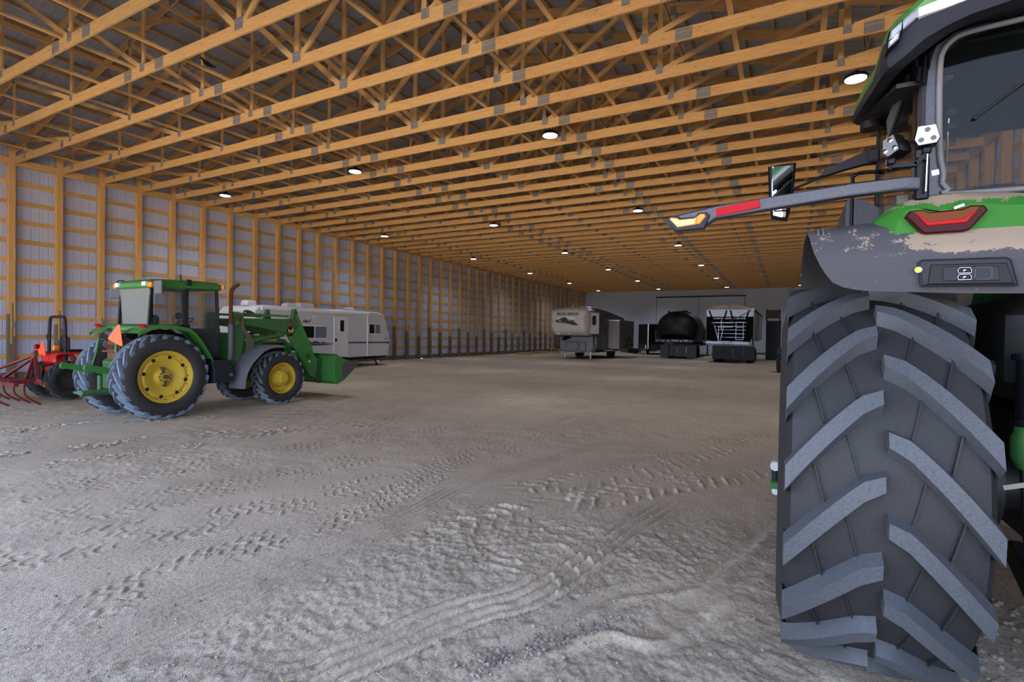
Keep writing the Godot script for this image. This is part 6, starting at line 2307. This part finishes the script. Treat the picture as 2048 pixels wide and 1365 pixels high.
	g.rbox(P(-11.93, 0.66, 39.06), Vector3(0.86, 0.1, 0.06), 0.01)
	part("slide_skirt", g, M.black_deep, sl)
	for q in [[-11.45, 39.4, 43.0]]:
		g = WG(o)
		var pts := []
		for k in 12:
			var a := -0.4 + 4.0 * k / 11.0
			pts.append(P(-11.43, 1.2 + 0.42 * sin(a), 41.6 - 0.7 * cos(a)))
		g.tube(pts, 0.06, 6)
		g.beam(P(-11.43, 0.80, 40.0), P(-11.43, 1.1, 43.0), 0.02, 0.14)
		part("swirl_decal", g, M.decal_dark, sl)
	g = WG(o)
	sideways(g, [36.9, 1.75, 38.3, 2.65, 38.45, 2.2, 38.5, 1.9, 38.1, 1.95, 38.0, 2.3, 37.3, 1.8], -12.33, 0.02, 0.0)
	sideways(g, [37.2, 3.15, 38.6, 3.45, 39.4, 3.45, 38.9, 3.3, 38.2, 3.2], -12.33, 0.02, 0.0)
	part("swoosh_decal", g, M.decal_dark, o)
	g = WG(o)
	sideways(g, [36.3, 1.55, 36.3, 0.72, 37.6, 0.75, 37.6, 1.55], -12.335, 0.02, 0.0)
	part("entry_door", g, M.rv_side, o)
	g = WG(o)
	g.rbox(P(-12.31, 1.4, 35.9), Vector3(0.03, 0.5, 0.14), 0.01)
	part("white_hose_cover", g, M.trim, o)
	for d in [37.6, 38.5]:
		g = WG(o)
		g.cyl(P(-12.28, 0.85, d), P(-12.28, 1.15, d), 0.025, 8)
		part("grab_bar", g, M.chrome, o)
	g = WG(o)
	g.rbox(P(-12.1, 0.62, 38.6), Vector3(0.5, 0.05, 1.6), 0.01)
	part("entry_step", g, M.rv_light, o)
	for d in [39.6, 40.5]:
		for x in [-15.1, -12.45]:
			g = WG(o)
			g.lathe([Vector2(0, -0.12), Vector2(0.22, -0.12), Vector2(0.38, -0.1), Vector2(0.4, 0), Vector2(0.38, 0.1), Vector2(0.22, 0.12), Vector2(0, 0.12)], Transform3D(AXLE, P(x, 0.397, d)), 24)
			part("wheel", g, M.small_rubber, o, 40.0)
	g = WG(o)
	g.rbox(P(-13.8, 0.6, 40.0), Vector3(2.2, 0.25, 6.4), 0.03)
	part("chassis", g, M.black_deep, o)
	g = WG(o)
	rings_box(g, -13.6, 37.2, 3.70, 0.75, 1.2, 0.26)
	part("air_conditioner", g, M.white_plastic, o)
	g = WG(o)
	rings_box(g, -13.2, 39.4, 3.60, 0.7, 1.0, 0.18)
	part("roof_vent", g, M.white_plastic, o)
	g = WG(o)
	g.cyl(P(-13.9, 3.74, 35.2), P(-13.9, 3.94, 35.2), 0.04, 8)
	part("antenna", g, M.trim, o)

func cargo_trailer() -> void:
	var o := thing("cargo_trailer", "black v-nosed enclosed cargo trailer with a bright chrome corner, left of the black tank", "trailer", Vector3(-11.7, 0, -52.5))
	var g := WG(o)
	g.prism(poly([-12.95, -50.6, -11.70, -49.4, -10.45, -50.6, -10.45, -56.0, -12.95, -56.0]), Transform3D(Basis(Vector3.RIGHT, Vector3(0, 0, 1), Vector3(0, -1, 0)), Vector3(0, 1.70, 0)), 2.5, 0.03)
	part("body", g, mat("trailer_black", Color(0.05, 0.05, 0.055), 0.35), o)
	M.tread_plate = mat("tread_plate", Color(0.30, 0.29, 0.29), 0.45, 0.4)
	for s in [-1.0, 1.0]:
		g = WG(o)
		g.beam(P(-11.7 + s * 0.06, 0.74, 49.43), P(-11.7 + s * 1.25, 0.74, 50.57), 0.03, 0.54)
		part("stone_guard", g, M.tread_plate, o)
	g = WG(o)
	g.cyl(P(-11.70, 0.55, 49.38), P(-11.70, 2.96, 49.38), 0.09, 16)
	part("chrome_corner", g, M.chrome, o, 30.0)
	g = WG(o)
	g.rbox(P(-11.1, 1.9, 49.93), Vector3(0.18, 0.9, 0.05), 0.02)
	part("side_hatch", g, M.tread_plate, o)
	g = WG(o)
	g.beam(P(-12.3, 0.46, 50.6), P(-11.75, 0.46, 48.6), 0.08, 0.12)
	g.beam(P(-11.1, 0.46, 50.6), P(-11.65, 0.46, 48.6), 0.08, 0.12)
	g.rbox(P(-11.7, 0.46, 48.5), Vector3(0.14, 0.16, 0.3), 0.03)
	part("drawbar", g, M.black_deep, o)
	g = WG(o)
	g.cyl(P(-11.78, 0.03, 48.75), P(-11.78, 0.95, 48.75), 0.045, 12)
	g.cyl(P(-11.78, 0.0, 48.75), P(-11.78, 0.03, 48.75), 0.12, 14)
	part("tongue_jack", g, M.chrome, o, 30.0)
	for s in [-1.0, 1.0]:
		g = WG(o)
		g.rbox(P(-11.7 + s * 0.35, 0.42, 49.3), Vector3(0.16, 0.10, 0.04), 0.01)
		part("lamp", g, M.lamp_white if s < 0 else M.red_bright, o)
		for d in [53.2, 54.1]:
			g = WG(o)
			g.lathe([Vector2(0, -0.1), Vector2(0.2, -0.1), Vector2(0.33, -0.09), Vector2(0.35, 0), Vector2(0.33, 0.09), Vector2(0.2, 0.1), Vector2(0, 0.1)], Transform3D(AXLE, P(-11.7 + s * 1.12, 0.348, d)), 22)
			part("wheel", g, M.small_rubber, o, 40.0)

func tank_rings(x: float, d0: float, d1: float, y0: float, y1: float, hw: float, bulge: float) -> Array:
	var rings := []
	for q in [[d0 - bulge, 0.25], [d0 - bulge * 0.86, 0.55], [d0 - bulge * 0.55, 0.80], [d0 - bulge * 0.2, 0.95], [d0 + 0.1, 1.0], [d1 - 0.1, 1.0], [d1 + bulge * 0.2, 0.95], [d1 + bulge * 0.6, 0.78], [d1 + bulge, 0.3]]:
		var r := PackedVector3Array()
		var k: float = q[1]
		var cy := lerpf(y0, y1, 0.40)
		r.push_back(P(x + hw * 0.93 * k, cy + (y0 - cy) * k, q[0]))
		for i in 17:
			var a := PI * i / 16.0
			var ca := cos(a)
			r.push_back(P(x + hw * k * signf(ca) * pow(absf(ca), 0.92), cy + (y1 - cy) * k * pow(sin(a), 0.95), q[0]))
		r.push_back(P(x - hw * 0.93 * k, cy + (y0 - cy) * k, q[0]))
		rings.append(r)
	return rings

func plain_wheel(o: Node3D, x: float, y: float, d: float, R: float, w: float, m: Material) -> void:
	var g := WG(o)
	g.lathe([Vector2(0, -w * 0.3), Vector2(R * 0.5, -w * 0.42), Vector2(R * 0.6, -w * 0.5), Vector2(R * 0.93, -w * 0.45), Vector2(R, -w * 0.3), Vector2(R, w * 0.3), Vector2(R * 0.93, w * 0.45), Vector2(R * 0.6, w * 0.5), Vector2(R * 0.5, w * 0.42), Vector2(0, w * 0.3)], Transform3D(AXLE, P(x, y, d)), 26)
	part("wheel", g, m, o, 35.0)

func tank_trailer() -> void:
	var x := -7.82
	var o := thing("tank_trailer", "flat deck trailer carrying two large rounded black tanks, mud flaps at its rear", "trailer", Vector3(x, 0, -49.0))
	M.tank = mat("tank_black", Color(0.075, 0.078, 0.09), 0.5)
	M.deck = mat("deck_gray", Color(0.25, 0.25, 0.27), 0.6)
	M.flap = mat("flap_gray", Color(0.27, 0.29, 0.33), 0.65)
	M.bumper = mat("bumper_blue", Color(0.22, 0.26, 0.36), 0.5)
	var g := WG(o)
	g.loft(tank_rings(x - 0.1, 43.2, 46.9, 1.56, 3.86, 1.60, 0.75))
	var tk := part("tank", g, M.tank, o, 40.0)
	for q in [[-0.72, 3.66], [0.62, 3.72], [0.92, 3.55]]:
		g = WG(o)
		g.cyl(P(x - 0.1 + q[0], q[1], 43.5), P(x - 0.1 + q[0], q[1] + 0.22, 43.5), 0.09, 12)
		part("lifting_lug", g, M.tank, tk)
	g = WG(o)
	g.cyl(P(x + 0.15, 3.84, 45.0), P(x + 0.15, 3.97, 45.0), 0.3, 18)
	part("lid", g, M.tank, tk)
	g = WG(o)
	g.loft(tank_rings(x + 0.05, 49.4, 54.8, 1.15, 2.95, 1.35, 0.6))
	part("tank", g, M.tank, o, 40.0)
	g = WG(o)
	g.rbox(P(x, 1.47, 49.6), Vector3(2.9, 0.16, 14.2), 0.02)
	part("deck", g, M.deck, o)
	g = WG(o)
	g.beam(P(x - 1.65, 1.44, 42.45), P(x + 1.25, 1.44, 42.45), 0.08, 0.26, Vector3.UP, 0.01)
	var bp := part("rear_bumper", g, M.bumper, o)
	for q in [[-1.55, "amber"], [1.12, "amber"], [-1.05, "lamp_white"], [-0.62, "lamp_white"], [0.38, "lamp_white"]]:
		g = WG(o)
		g.rbox(P(x + q[0], 1.42, 42.39), Vector3(0.14, 0.07, 0.04), 0.01)
		part("tail_lamp", g, M[q[1]], bp)
	for q in [[-0.30, 0.08], [-0.16, 0.13], [0.0, 0.10], [0.12, 0.08], [0.75, 0.3]]:
		g = WG(o)
		g.rbox(P(x + q[0], 1.46, 42.39), Vector3(q[1], 0.09, 0.03), 0.005)
		part("sticker", g, M.white_plastic, bp)
	g = WG(o)
	g.beam(P(x - 1.25, 1.10, 42.6), P(x + 1.55, 1.10, 42.6), 0.08, 0.09)
	part("flap_hanger", g, M.deck, o)
	for q in [[-1.26, -0.62, 0.05], [-0.56, 0.06, 0.20], [0.10, 0.72, 0.20], [0.80, 1.52, 0.07]]:
		g = WG(o)
		g.rbox(P(x + (q[0] + q[1]) / 2, (1.08 + q[2]) / 2, 42.62), Vector3(q[1] - q[0], 1.08 - q[2], 0.02), 0.005)
		part("mud_flap", g, M.flap, o)
	g = WG(o)
	g.rbox(P(x, 1.15, 50.0), Vector3(0.9, 0.45, 13.0), 0.03)
	part("frame", g, M.black_deep, o)
	for d in [43.7, 44.95, 46.2]:
		for s in [-1.0, 1.0]: plain_wheel(o, x + s * 0.98, 0.51, d, 0.515, 0.52, M.small_rubber)
	g = WG(o)
	g.rbox(P(x + 1.42, 2.0, 48.1), Vector3(0.06, 0.95, 0.5), 0.01)
	part("side_post", g, M.deck, o)
	for s in [-1.0, 1.0]:
		g = WG(o)
		g.beam(P(x + s * 0.9, 0.0, 54.0), P(x + s * 0.9, 1.0, 54.0), 0.12, 0.12)
		part("landing_leg", g, M.deck, o)
	var t := thing("white_tote", "white plastic tote box standing high behind the black tank", "container", P(-8.05, 2.95, 51.0), 0.0)
	g = WG(t)
	g.rbox(P(-8.05, 3.53, 51.0), Vector3(1.12, 1.14, 1.1), 0.06)
	part("body", g, mat("tote_white", Color(0.72, 0.74, 0.75), 0.45), t)
	g = WG(t)
	for q in [[-0.58, -0.58], [0.58, -0.58], [0.58, 0.58], [-0.58, 0.58]]: g.cyl(P(-8.05 + q[0], 2.95, 51.0 + q[1]), P(-8.05 + q[0], 4.12, 51.0 + q[1]), 0.015, 6)
	for y in [3.0, 3.5, 4.1]: g.tube([P(-8.63, y, 50.42), P(-7.47, y, 50.42), P(-7.47, y, 51.58), P(-8.63, y, 51.58), P(-8.63, y, 50.42)], 0.014, 6)
	part("wire_cage", g, M.steel, t)

func hopper_trailer() -> void:
	var xl := -5.05
	var xr := -2.0
	var xm := (xl + xr) / 2
	var o := thing("grain_trailer", "silver grain hopper trailer with ladder and pale arched tarp, right of the black tank", "trailer", Vector3(xm, 0, -45.0))
	M.alu = mat("aluminium", Color(0.62, 0.66, 0.76), 0.32, 0.35)
	M.hop_side = mat("hopper_side", Color(0.50, 0.49, 0.47), 0.4)
	M.slope = mat("hopper_slope", Color(0.045, 0.048, 0.06), 0.6)
	M.slope.metallic_specular = 0.2
	M.tarp = mat("tarp", Color(0.80, 0.76, 0.74), 0.7)
	var g := WG(o)
	# body: sloped ends, straight sides
	sideways(g, [38.6, 3.70, 51.5, 3.70, 51.5, 3.3, 49.6, 1.65, 40.6, 1.65, 38.6, 3.20], xm, xr - xl - 0.04, 0.02)
	part("body", g, M.hop_side, o)
	for x in [xr - 0.01, xl + 0.01]:
		g = WG(o)
		sideways(g, [38.5, 3.72, 51.6, 3.72, 51.6, 1.55, 38.5, 1.55], x, 0.04, 0.01)
		part("side_sheet", g, M.hop_side, o)
		g = WG(o)
		g.beam(P(x + 0.02, 3.68, 38.5), P(x + 0.02, 3.68, 51.6), 0.08, 0.12)
		part("top_rail", g, M.black_deep, o)
		for k in 4:
			g = WG(o)
			g.beam(P(x + 0.02, 1.62 + k * 0.09, 38.5), P(x + 0.02, 1.62 + k * 0.09, 51.6), 0.04, 0.04)
			part("side_rib", g, M.hop_side, o)
	g = WG(o)
	flat(g, [xl, 3.72, xl, 3.22, xr, 3.22, xr, 3.72], 38.5, 0.05, 0.01)
	part("rear_top_sheet", g, M.alu, o)
	# slope sheet with ribs, seen dark between the struts
	g = WG(o)
	g.hexa([P(xl + 0.42, 1.52, 40.2), P(xr - 0.28, 1.52, 40.2), P(xr - 0.28, 1.52, 40.3), P(xl + 0.42, 1.52, 40.3), P(xl + 0.02, 3.24, 38.62), P(xr - 0.02, 3.24, 38.62), P(xr - 0.02, 3.24, 38.72), P(xl + 0.02, 3.24, 38.72)])
	var sp := part("slope_sheet", g, M.slope, o)
	for k in 6:
		var u := (k + 0.35) / 6.0
		var y := lerpf(3.18, 1.62, u)
		var d := lerpf(38.62, 40.12, u)
		g = WG(o)
		g.beam(P(lerpf(xl + 0.08, xl + 0.45, u), y, d), P(lerpf(xr - 0.08, xr - 0.3, u), y, d), 0.06, 0.045)
		part("slope_rib", g, M.alu, sp)
	for q in [[-4.87, 3.66, -4.60, 2.95], [-3.72, 3.66, -3.95, 2.85], [-3.48, 3.66, -3.28, 2.85], [-2.30, 3.66, -2.50, 3.0]]:
		g = WG(o)
		g.beam(P(q[0], q[1], 38.44), P(q[2], q[3], 38.5), 0.10, 0.05, Vector3(0, 0, 1))
		part("corner_gusset", g, M.slope, o)
	for x in [xl + 0.05, xr - 0.05]:
		g = WG(o)
		var xi := 0.30 if x < xm else -0.12
		g.prism(poly([x, 3.22, x + (0.35 if x < xm else -0.35), 3.22, x + xi + (0.42 if x < xm else -0.42), 1.5, x + xi, 1.5]), g_frame(38.55), 0.05, 0.0)
		part("corner_sheet", g, M.slope, o)
	for x in [xl + 0.045, xr - 0.045]:
		g = WG(o)
		sideways(g, [38.54, 3.22, 38.6, 3.22, 40.3, 1.58, 38.54, 1.58], x, 0.02, 0.0)
		part("side_gusset", g, M.slope, o)
	# shelf and struts on the left
	for q in [[-4.68, 2.79, -3.28, 2.79, 0.05], [-4.22, 2.50, -3.30, 2.50, 0.04], [-4.22, 2.50, -4.22, 1.56, 0.05], [-4.50, 2.62, -4.20, 1.52, 0.04], [-3.88, 2.62, -4.08, 1.60, 0.04], [-4.05, 2.98, -4.05, 2.30, 0.03]]:
		g = WG(o)
		g.beam(P(q[0], q[1], 38.42), P(q[2], q[3], 38.42), 0.05, q[4], Vector3(0, 0, 1))
		part("strut", g, M.alu, o)
	# ladder
	g = WG(o)
	for x in [-3.10, -2.64]: g.beam(P(x, 1.62, 38.38), P(x, 2.86, 38.38), 0.035, 0.03, Vector3(0, 0, 1))
	for x in [-2.98, -2.56]: g.beam(P(x, 3.0, 38.40), P(x, 3.70, 38.40), 0.035, 0.03, Vector3(0, 0, 1))
	var ld := part("ladder_rail", g, M.alu, o)
	for q in [[-3.10, -2.64, 1.64], [-3.10, -2.64, 2.02], [-3.10, -2.64, 2.48], [-3.10, -2.64, 2.84], [-2.98, -2.56, 3.30], [-2.98, -2.56, 3.56]]:
		g = WG(o)
		g.beam(P(q[0], q[2], 38.38), P(q[1], q[2], 38.38), 0.04, 0.035)
		part("ladder_rung", g, M.alu, ld)
	# tarp crank rod running to the bright roller end
	g = WG(o)
	g.cyl(P(-3.50, 2.88, 38.3), P(-2.10, 3.66, 38.3), 0.022, 8)
	part("crank_rod", g, M.chrome, o)
	g = WG(o)
	g.cyl(P(-2.06, 3.70, 38.25), P(-2.06, 3.70, 38.5), 0.11, 16)
	part("roller_end", g, M.lamp_white, o, 30.0)
	g = WG(o)
	var rows := []
	for d in [38.42, 38.44, 51.6]:
		var row := []
		for i in 15:
			var u := i / 14.0
			row.append(P(lerpf(xl, xr, u), 3.74 + 0.34 * sin(PI * u), d))
		rows.append(row)
	g.sheet(rows, 0.02)
	g.prism(_arc_poly(xl, xr, 3.72, 0.355), g_frame(38.44), 0.04, 0.0)
	var tp := part("tarp", g, M.tarp, o, 30.0)
	g = WG(o)
	g.rbox(P(-3.56, 3.98, 38.40), Vector3(0.36, 0.10, 0.02), 0.005)
	part("tarp_label", g, M.white_plastic, tp)
	g = WG(o)
	g.rbox(P(-3.56, 3.98, 38.385), Vector3(0.25, 0.06, 0.02), 0.005)
	part("label_print", g, M.decal_dark, tp)
	# bumper, lights, mud flaps
	g = WG(o)
	g.beam(P(-5.02, 1.42, 38.2), P(-2.30, 1.38, 38.2), 0.07, 0.17)
	var bm := part("rear_bumper", g, M.alu, o)
	for q in [[-3.98, 0.10], [-3.84, 0.12], [-3.70, 0.06], [-3.56, 0.10], [-3.30, 0.14]]:
		g = WG(o)
		g.rbox(P(q[0], 1.40, 38.15), Vector3(q[1], 0.11, 0.03), 0.005)
		part("sticker", g, M.white_plastic, bm)
	for x in [-5.12, -2.24]:
		g = WG(o)
		g.rbox(P(x, 1.41, 38.18), Vector3(0.10, 0.07, 0.06), 0.01)
		part("tail_lamp", g, M.amber, bm)
	g = WG(o)
	g.beam(P(-4.5, 1.24, 38.5), P(-1.9, 1.24, 38.5), 0.05, 0.10)
	part("flap_hanger", g, M.hop_side, o)
	for q in [[-4.62, -3.98], [-3.96, -3.30], [-3.28, -2.62], [-2.60, -1.90]]:
		g = WG(o)
		g.rbox(P((q[0] + q[1]) / 2, 0.72, 38.52), Vector3(q[1] - q[0], 0.96, 0.02), 0.005)
		part("mud_flap", g, mat("flap_dark", Color(0.17, 0.19, 0.23), 0.6), o)
	for d in [39.6, 40.9, 42.2]:
		for x in [-4.35, -2.25]: plain_wheel(o, x, 0.51, d, 0.515, 0.55, M.small_rubber)
	g = WG(o)
	g.rbox(P(xm, 1.2, 45.0), Vector3(0.9, 0.35, 12.5), 0.03)
	part("frame", g, M.black_deep, o)
	for s in [-1.0, 1.0]:
		g = WG(o)
		g.beam(P(xm + s * 0.9, 0.0, 49.8), P(xm + s * 0.9, 1.65, 49.8), 0.12, 0.12)
		part("landing_leg", g, M.deck, o)

func _arc_poly(xl: float, xr: float, y: float, h: float) -> PackedVector2Array:
	var p := PackedVector2Array()
	for i in 15:
		var u := i / 14.0
		p.push_back(Vector2(lerpf(xr, xl, u), y + h * sin(PI * u) + 0.001))
	return p

func background_things() -> void:
	var g: Geo
	M.panel_dark = mat("stacked_sheets", Color(0.13, 0.16, 0.20), 0.5)
	M.crate = mat("crate_wood", Color(0.46, 0.40, 0.33), 0.7)
	# dark upright sheets under a timber rack, right of the grain trailer
	var o := thing("sheet_stack", "upright stack of dark ribbed sheets right of the grain trailer", "sheets", P(-0.95, 0, 46.5))
	for k in 9:
		g = WG(o)
		g.rbox(P(-1.44 + k * 0.12, 1.6, 46.3 + 0.02 * (k % 2)), Vector3(0.11, 3.15, 0.5), 0.015)
		part("sheet", g, M.panel_dark, o)
	o = thing("timber_crate", "weathered timber crate sitting on top of the dark sheet stack", "crate", P(-0.98, 3.18, 46.5))
	for x in [-1.48, -0.52]:
		for d in [46.1, 46.9]:
			g = WG(o)
			g.beam(P(x, 3.18, d), P(x, 4.08, d), 0.12, 0.10)
			part("upright", g, M.crate, o)
	for y in [3.45, 3.62, 3.80, 3.97]:
		for d in [46.04, 46.96]:
			g = WG(o)
			g.beam(P(-1.5, y, d), P(-0.5, y, d), 0.03, 0.14)
			part("slat", g, M.crate, o)
	# lugged wheel peeping past the big tyre
	o = thing("implement_wheel", "dark lugged wheel peeping out beside the big tractor's tyre", "wheel", P(-0.18, 0, 30.0))
	var w := make_wheel(o, "wheel", Vector3(0, 0.65, 0), -1.0, {"R": 0.66, "W": 0.5, "rim": 0.36, "n": 18, "h": 0.045, "sweep": 0.36, "wt0": 0.05, "wt1": 0.06, "crown": 0.02, "over": 0.07, "tyre": "small_rubber", "lug": "small_lug", "seg": 40})
	wheel_disc(w, -1.0, 0.36, 0.25, M.iron, [[0.33, 0.03], [0.25, 0.1], [0.1, 0.1]], 0, 0.03, 0.2, [])
	# planks along the left wall
	for q in [[-20.35, 39.0, -20.75, 45.5, 0.22, "plank_pile", "pile of long pine planks on the floor between left wall and grey trailer"], [-19.55, 38.2, -19.7, 39.8, 0.10, "short_plank_pile", "low short stack of pine planks in front of the long plank pile"]]:
		o = thing(q[5], q[6], "lumber", P(q[0], 0, (q[1] + q[3]) / 2))
		for k in 2 if q[4] > 0.15 else 1:
			for j in 3:
				g = WG(o)
				g.c = tint(0.85, 1.05)
				g.beam(P(q[0] + 0.16 * j, 0.03 + 0.10 * k, q[1] + 0.1 * j), P(q[2] + 0.16 * j, 0.03 + 0.10 * k, q[3]), 0.15, 0.09 if k == 0 else 0.1)
				part("plank", g, M.pine, o)
	o = thing("timber_bench", "rough timber bench frame against the left wall beside the grey trailer", "bench", P(-19.9, 0, 46.5))
	for q in [[-20.3, 46.0], [-19.5, 46.0], [-20.3, 47.4], [-19.5, 47.4]]:
		g = WG(o)
		g.beam(P(q[0], 0, q[1]), P(q[0], 0.95, q[1]), 0.1, 0.1)
		part("leg", g, M.pine, o)
	g = WG(o)
	g.rbox(P(-19.9, 0.98, 46.7), Vector3(1.1, 0.08, 1.8), 0.01)
	part("top", g, M.pine, o)
	g = WG(o)
	g.rbox(P(-19.9, 0.35, 46.7), Vector3(1.0, 0.06, 1.6), 0.01)
	part("shelf", g, M.pine, o)
	# things on the floor behind the grey trailer
	o = thing("timber_beam", "pale squared timber lying on the floor behind the grey trailer", "beam", P(-14.9, 0, 55.0))
	g = WG(o)
	g.orbox(Transform3D(Basis(), P(-14.9, 0.22, 55.0)), Vector3(2.2, 0.44, 0.4), 0.02)
	g.c = tint()
	part("timber", g, M.crate, o)
	var k2 := 0
	for q in [[-14.25, 53.0, "larger black plastic tub on the floor between grey trailer and cargo trailer"], [-13.55, 52.0, "smaller black tub just left of the cargo trailer's nose"]]:
		o = thing("plastic_tub", q[2], "tub", P(q[0], 0, q[1]), 0.0, "black tubs by the far wall")
		var R := 0.42 if k2 == 0 else 0.28
		g = WG(o)
		g.lathe([Vector2(0, 0.0), Vector2(R * 0.85, 0), Vector2(R, 0.48), Vector2(R * 1.06, 0.5), Vector2(R * 0.95, 0.5), Vector2(R * 0.8, 0.06), Vector2(0, 0.06)], Transform3D(Basis(), P(q[0], 0, q[1])), 20)
		part("tub", g, M.black_deep, o, 30.0)
		k2 += 1

func bird() -> void:
	# a pigeon perched on a lateral brace
	var at := P(-14.82 + 0.0, CHORD + 0.225 + 0.04, 8.75)
	at = P(-10.89, CHORD + 0.272, 6.5)
	var o := thing("bird", "small dark bird perched on a ceiling brace at upper left", "bird", at, 1.9)
	var g := Geo.new()
	var rings := []
	for q in [[-0.20, 0.02, 0.012, 0.006], [-0.13, 0.045, 0.022, 0.012], [-0.07, 0.075, 0.035, 0.032], [0.0, 0.105, 0.05, 0.052], [0.06, 0.14, 0.045, 0.05], [0.10, 0.185, 0.028, 0.03], [0.12, 0.215, 0.025, 0.028], [0.145, 0.235, 0.02, 0.022], [0.165, 0.24, 0.008, 0.010]]:
		var r := PackedVector3Array()
		for k in 12:
			var a := TAU * k / 12
			r.push_back(Vector3(cos(a) * q[2], q[1] + sin(a) * q[3], -q[0]))
		rings.append(r)
	g.loft(rings)
	part("body", g, mat("feathers", Color(0.07, 0.075, 0.09), 0.6), o, 60.0)
	for s in [-1.0, 1.0]:
		g = Geo.new()
		g.prism(poly([-0.18, 0.03, -0.05, 0.05, 0.05, 0.10, 0.04, 0.16, -0.06, 0.12]), Transform3D(Basis(Vector3(0, 0, -1), Vector3.UP, Vector3(1, 0, 0)), Vector3(s * 0.048, 0, 0)), 0.012, 0.004)
		part("wing", g, M.feathers, o)
		g = Geo.new()
		g.cyl(Vector3(s * 0.02, 0.07, -0.01), Vector3(s * 0.02, 0.0, -0.02), 0.005, 6)
		g.beam(Vector3(s * 0.02, 0.004, 0.01), Vector3(s * 0.02, 0.004, -0.045), 0.012, 0.008)
		part("leg", g, M.rust, o)
	g = Geo.new()
	g.lathe([Vector2(0.008, 0), Vector2(0.004, 0.018), Vector2(0, 0.026)], Transform3D(Basis(Vector3(1, 0, 0), Vector3(0, -0.15, -1).normalized(), Vector3(0, 1, -0.15).normalized()), Vector3(0, 0.236, -0.163)), 8)
	part("beak", g, M.black_deep, o)
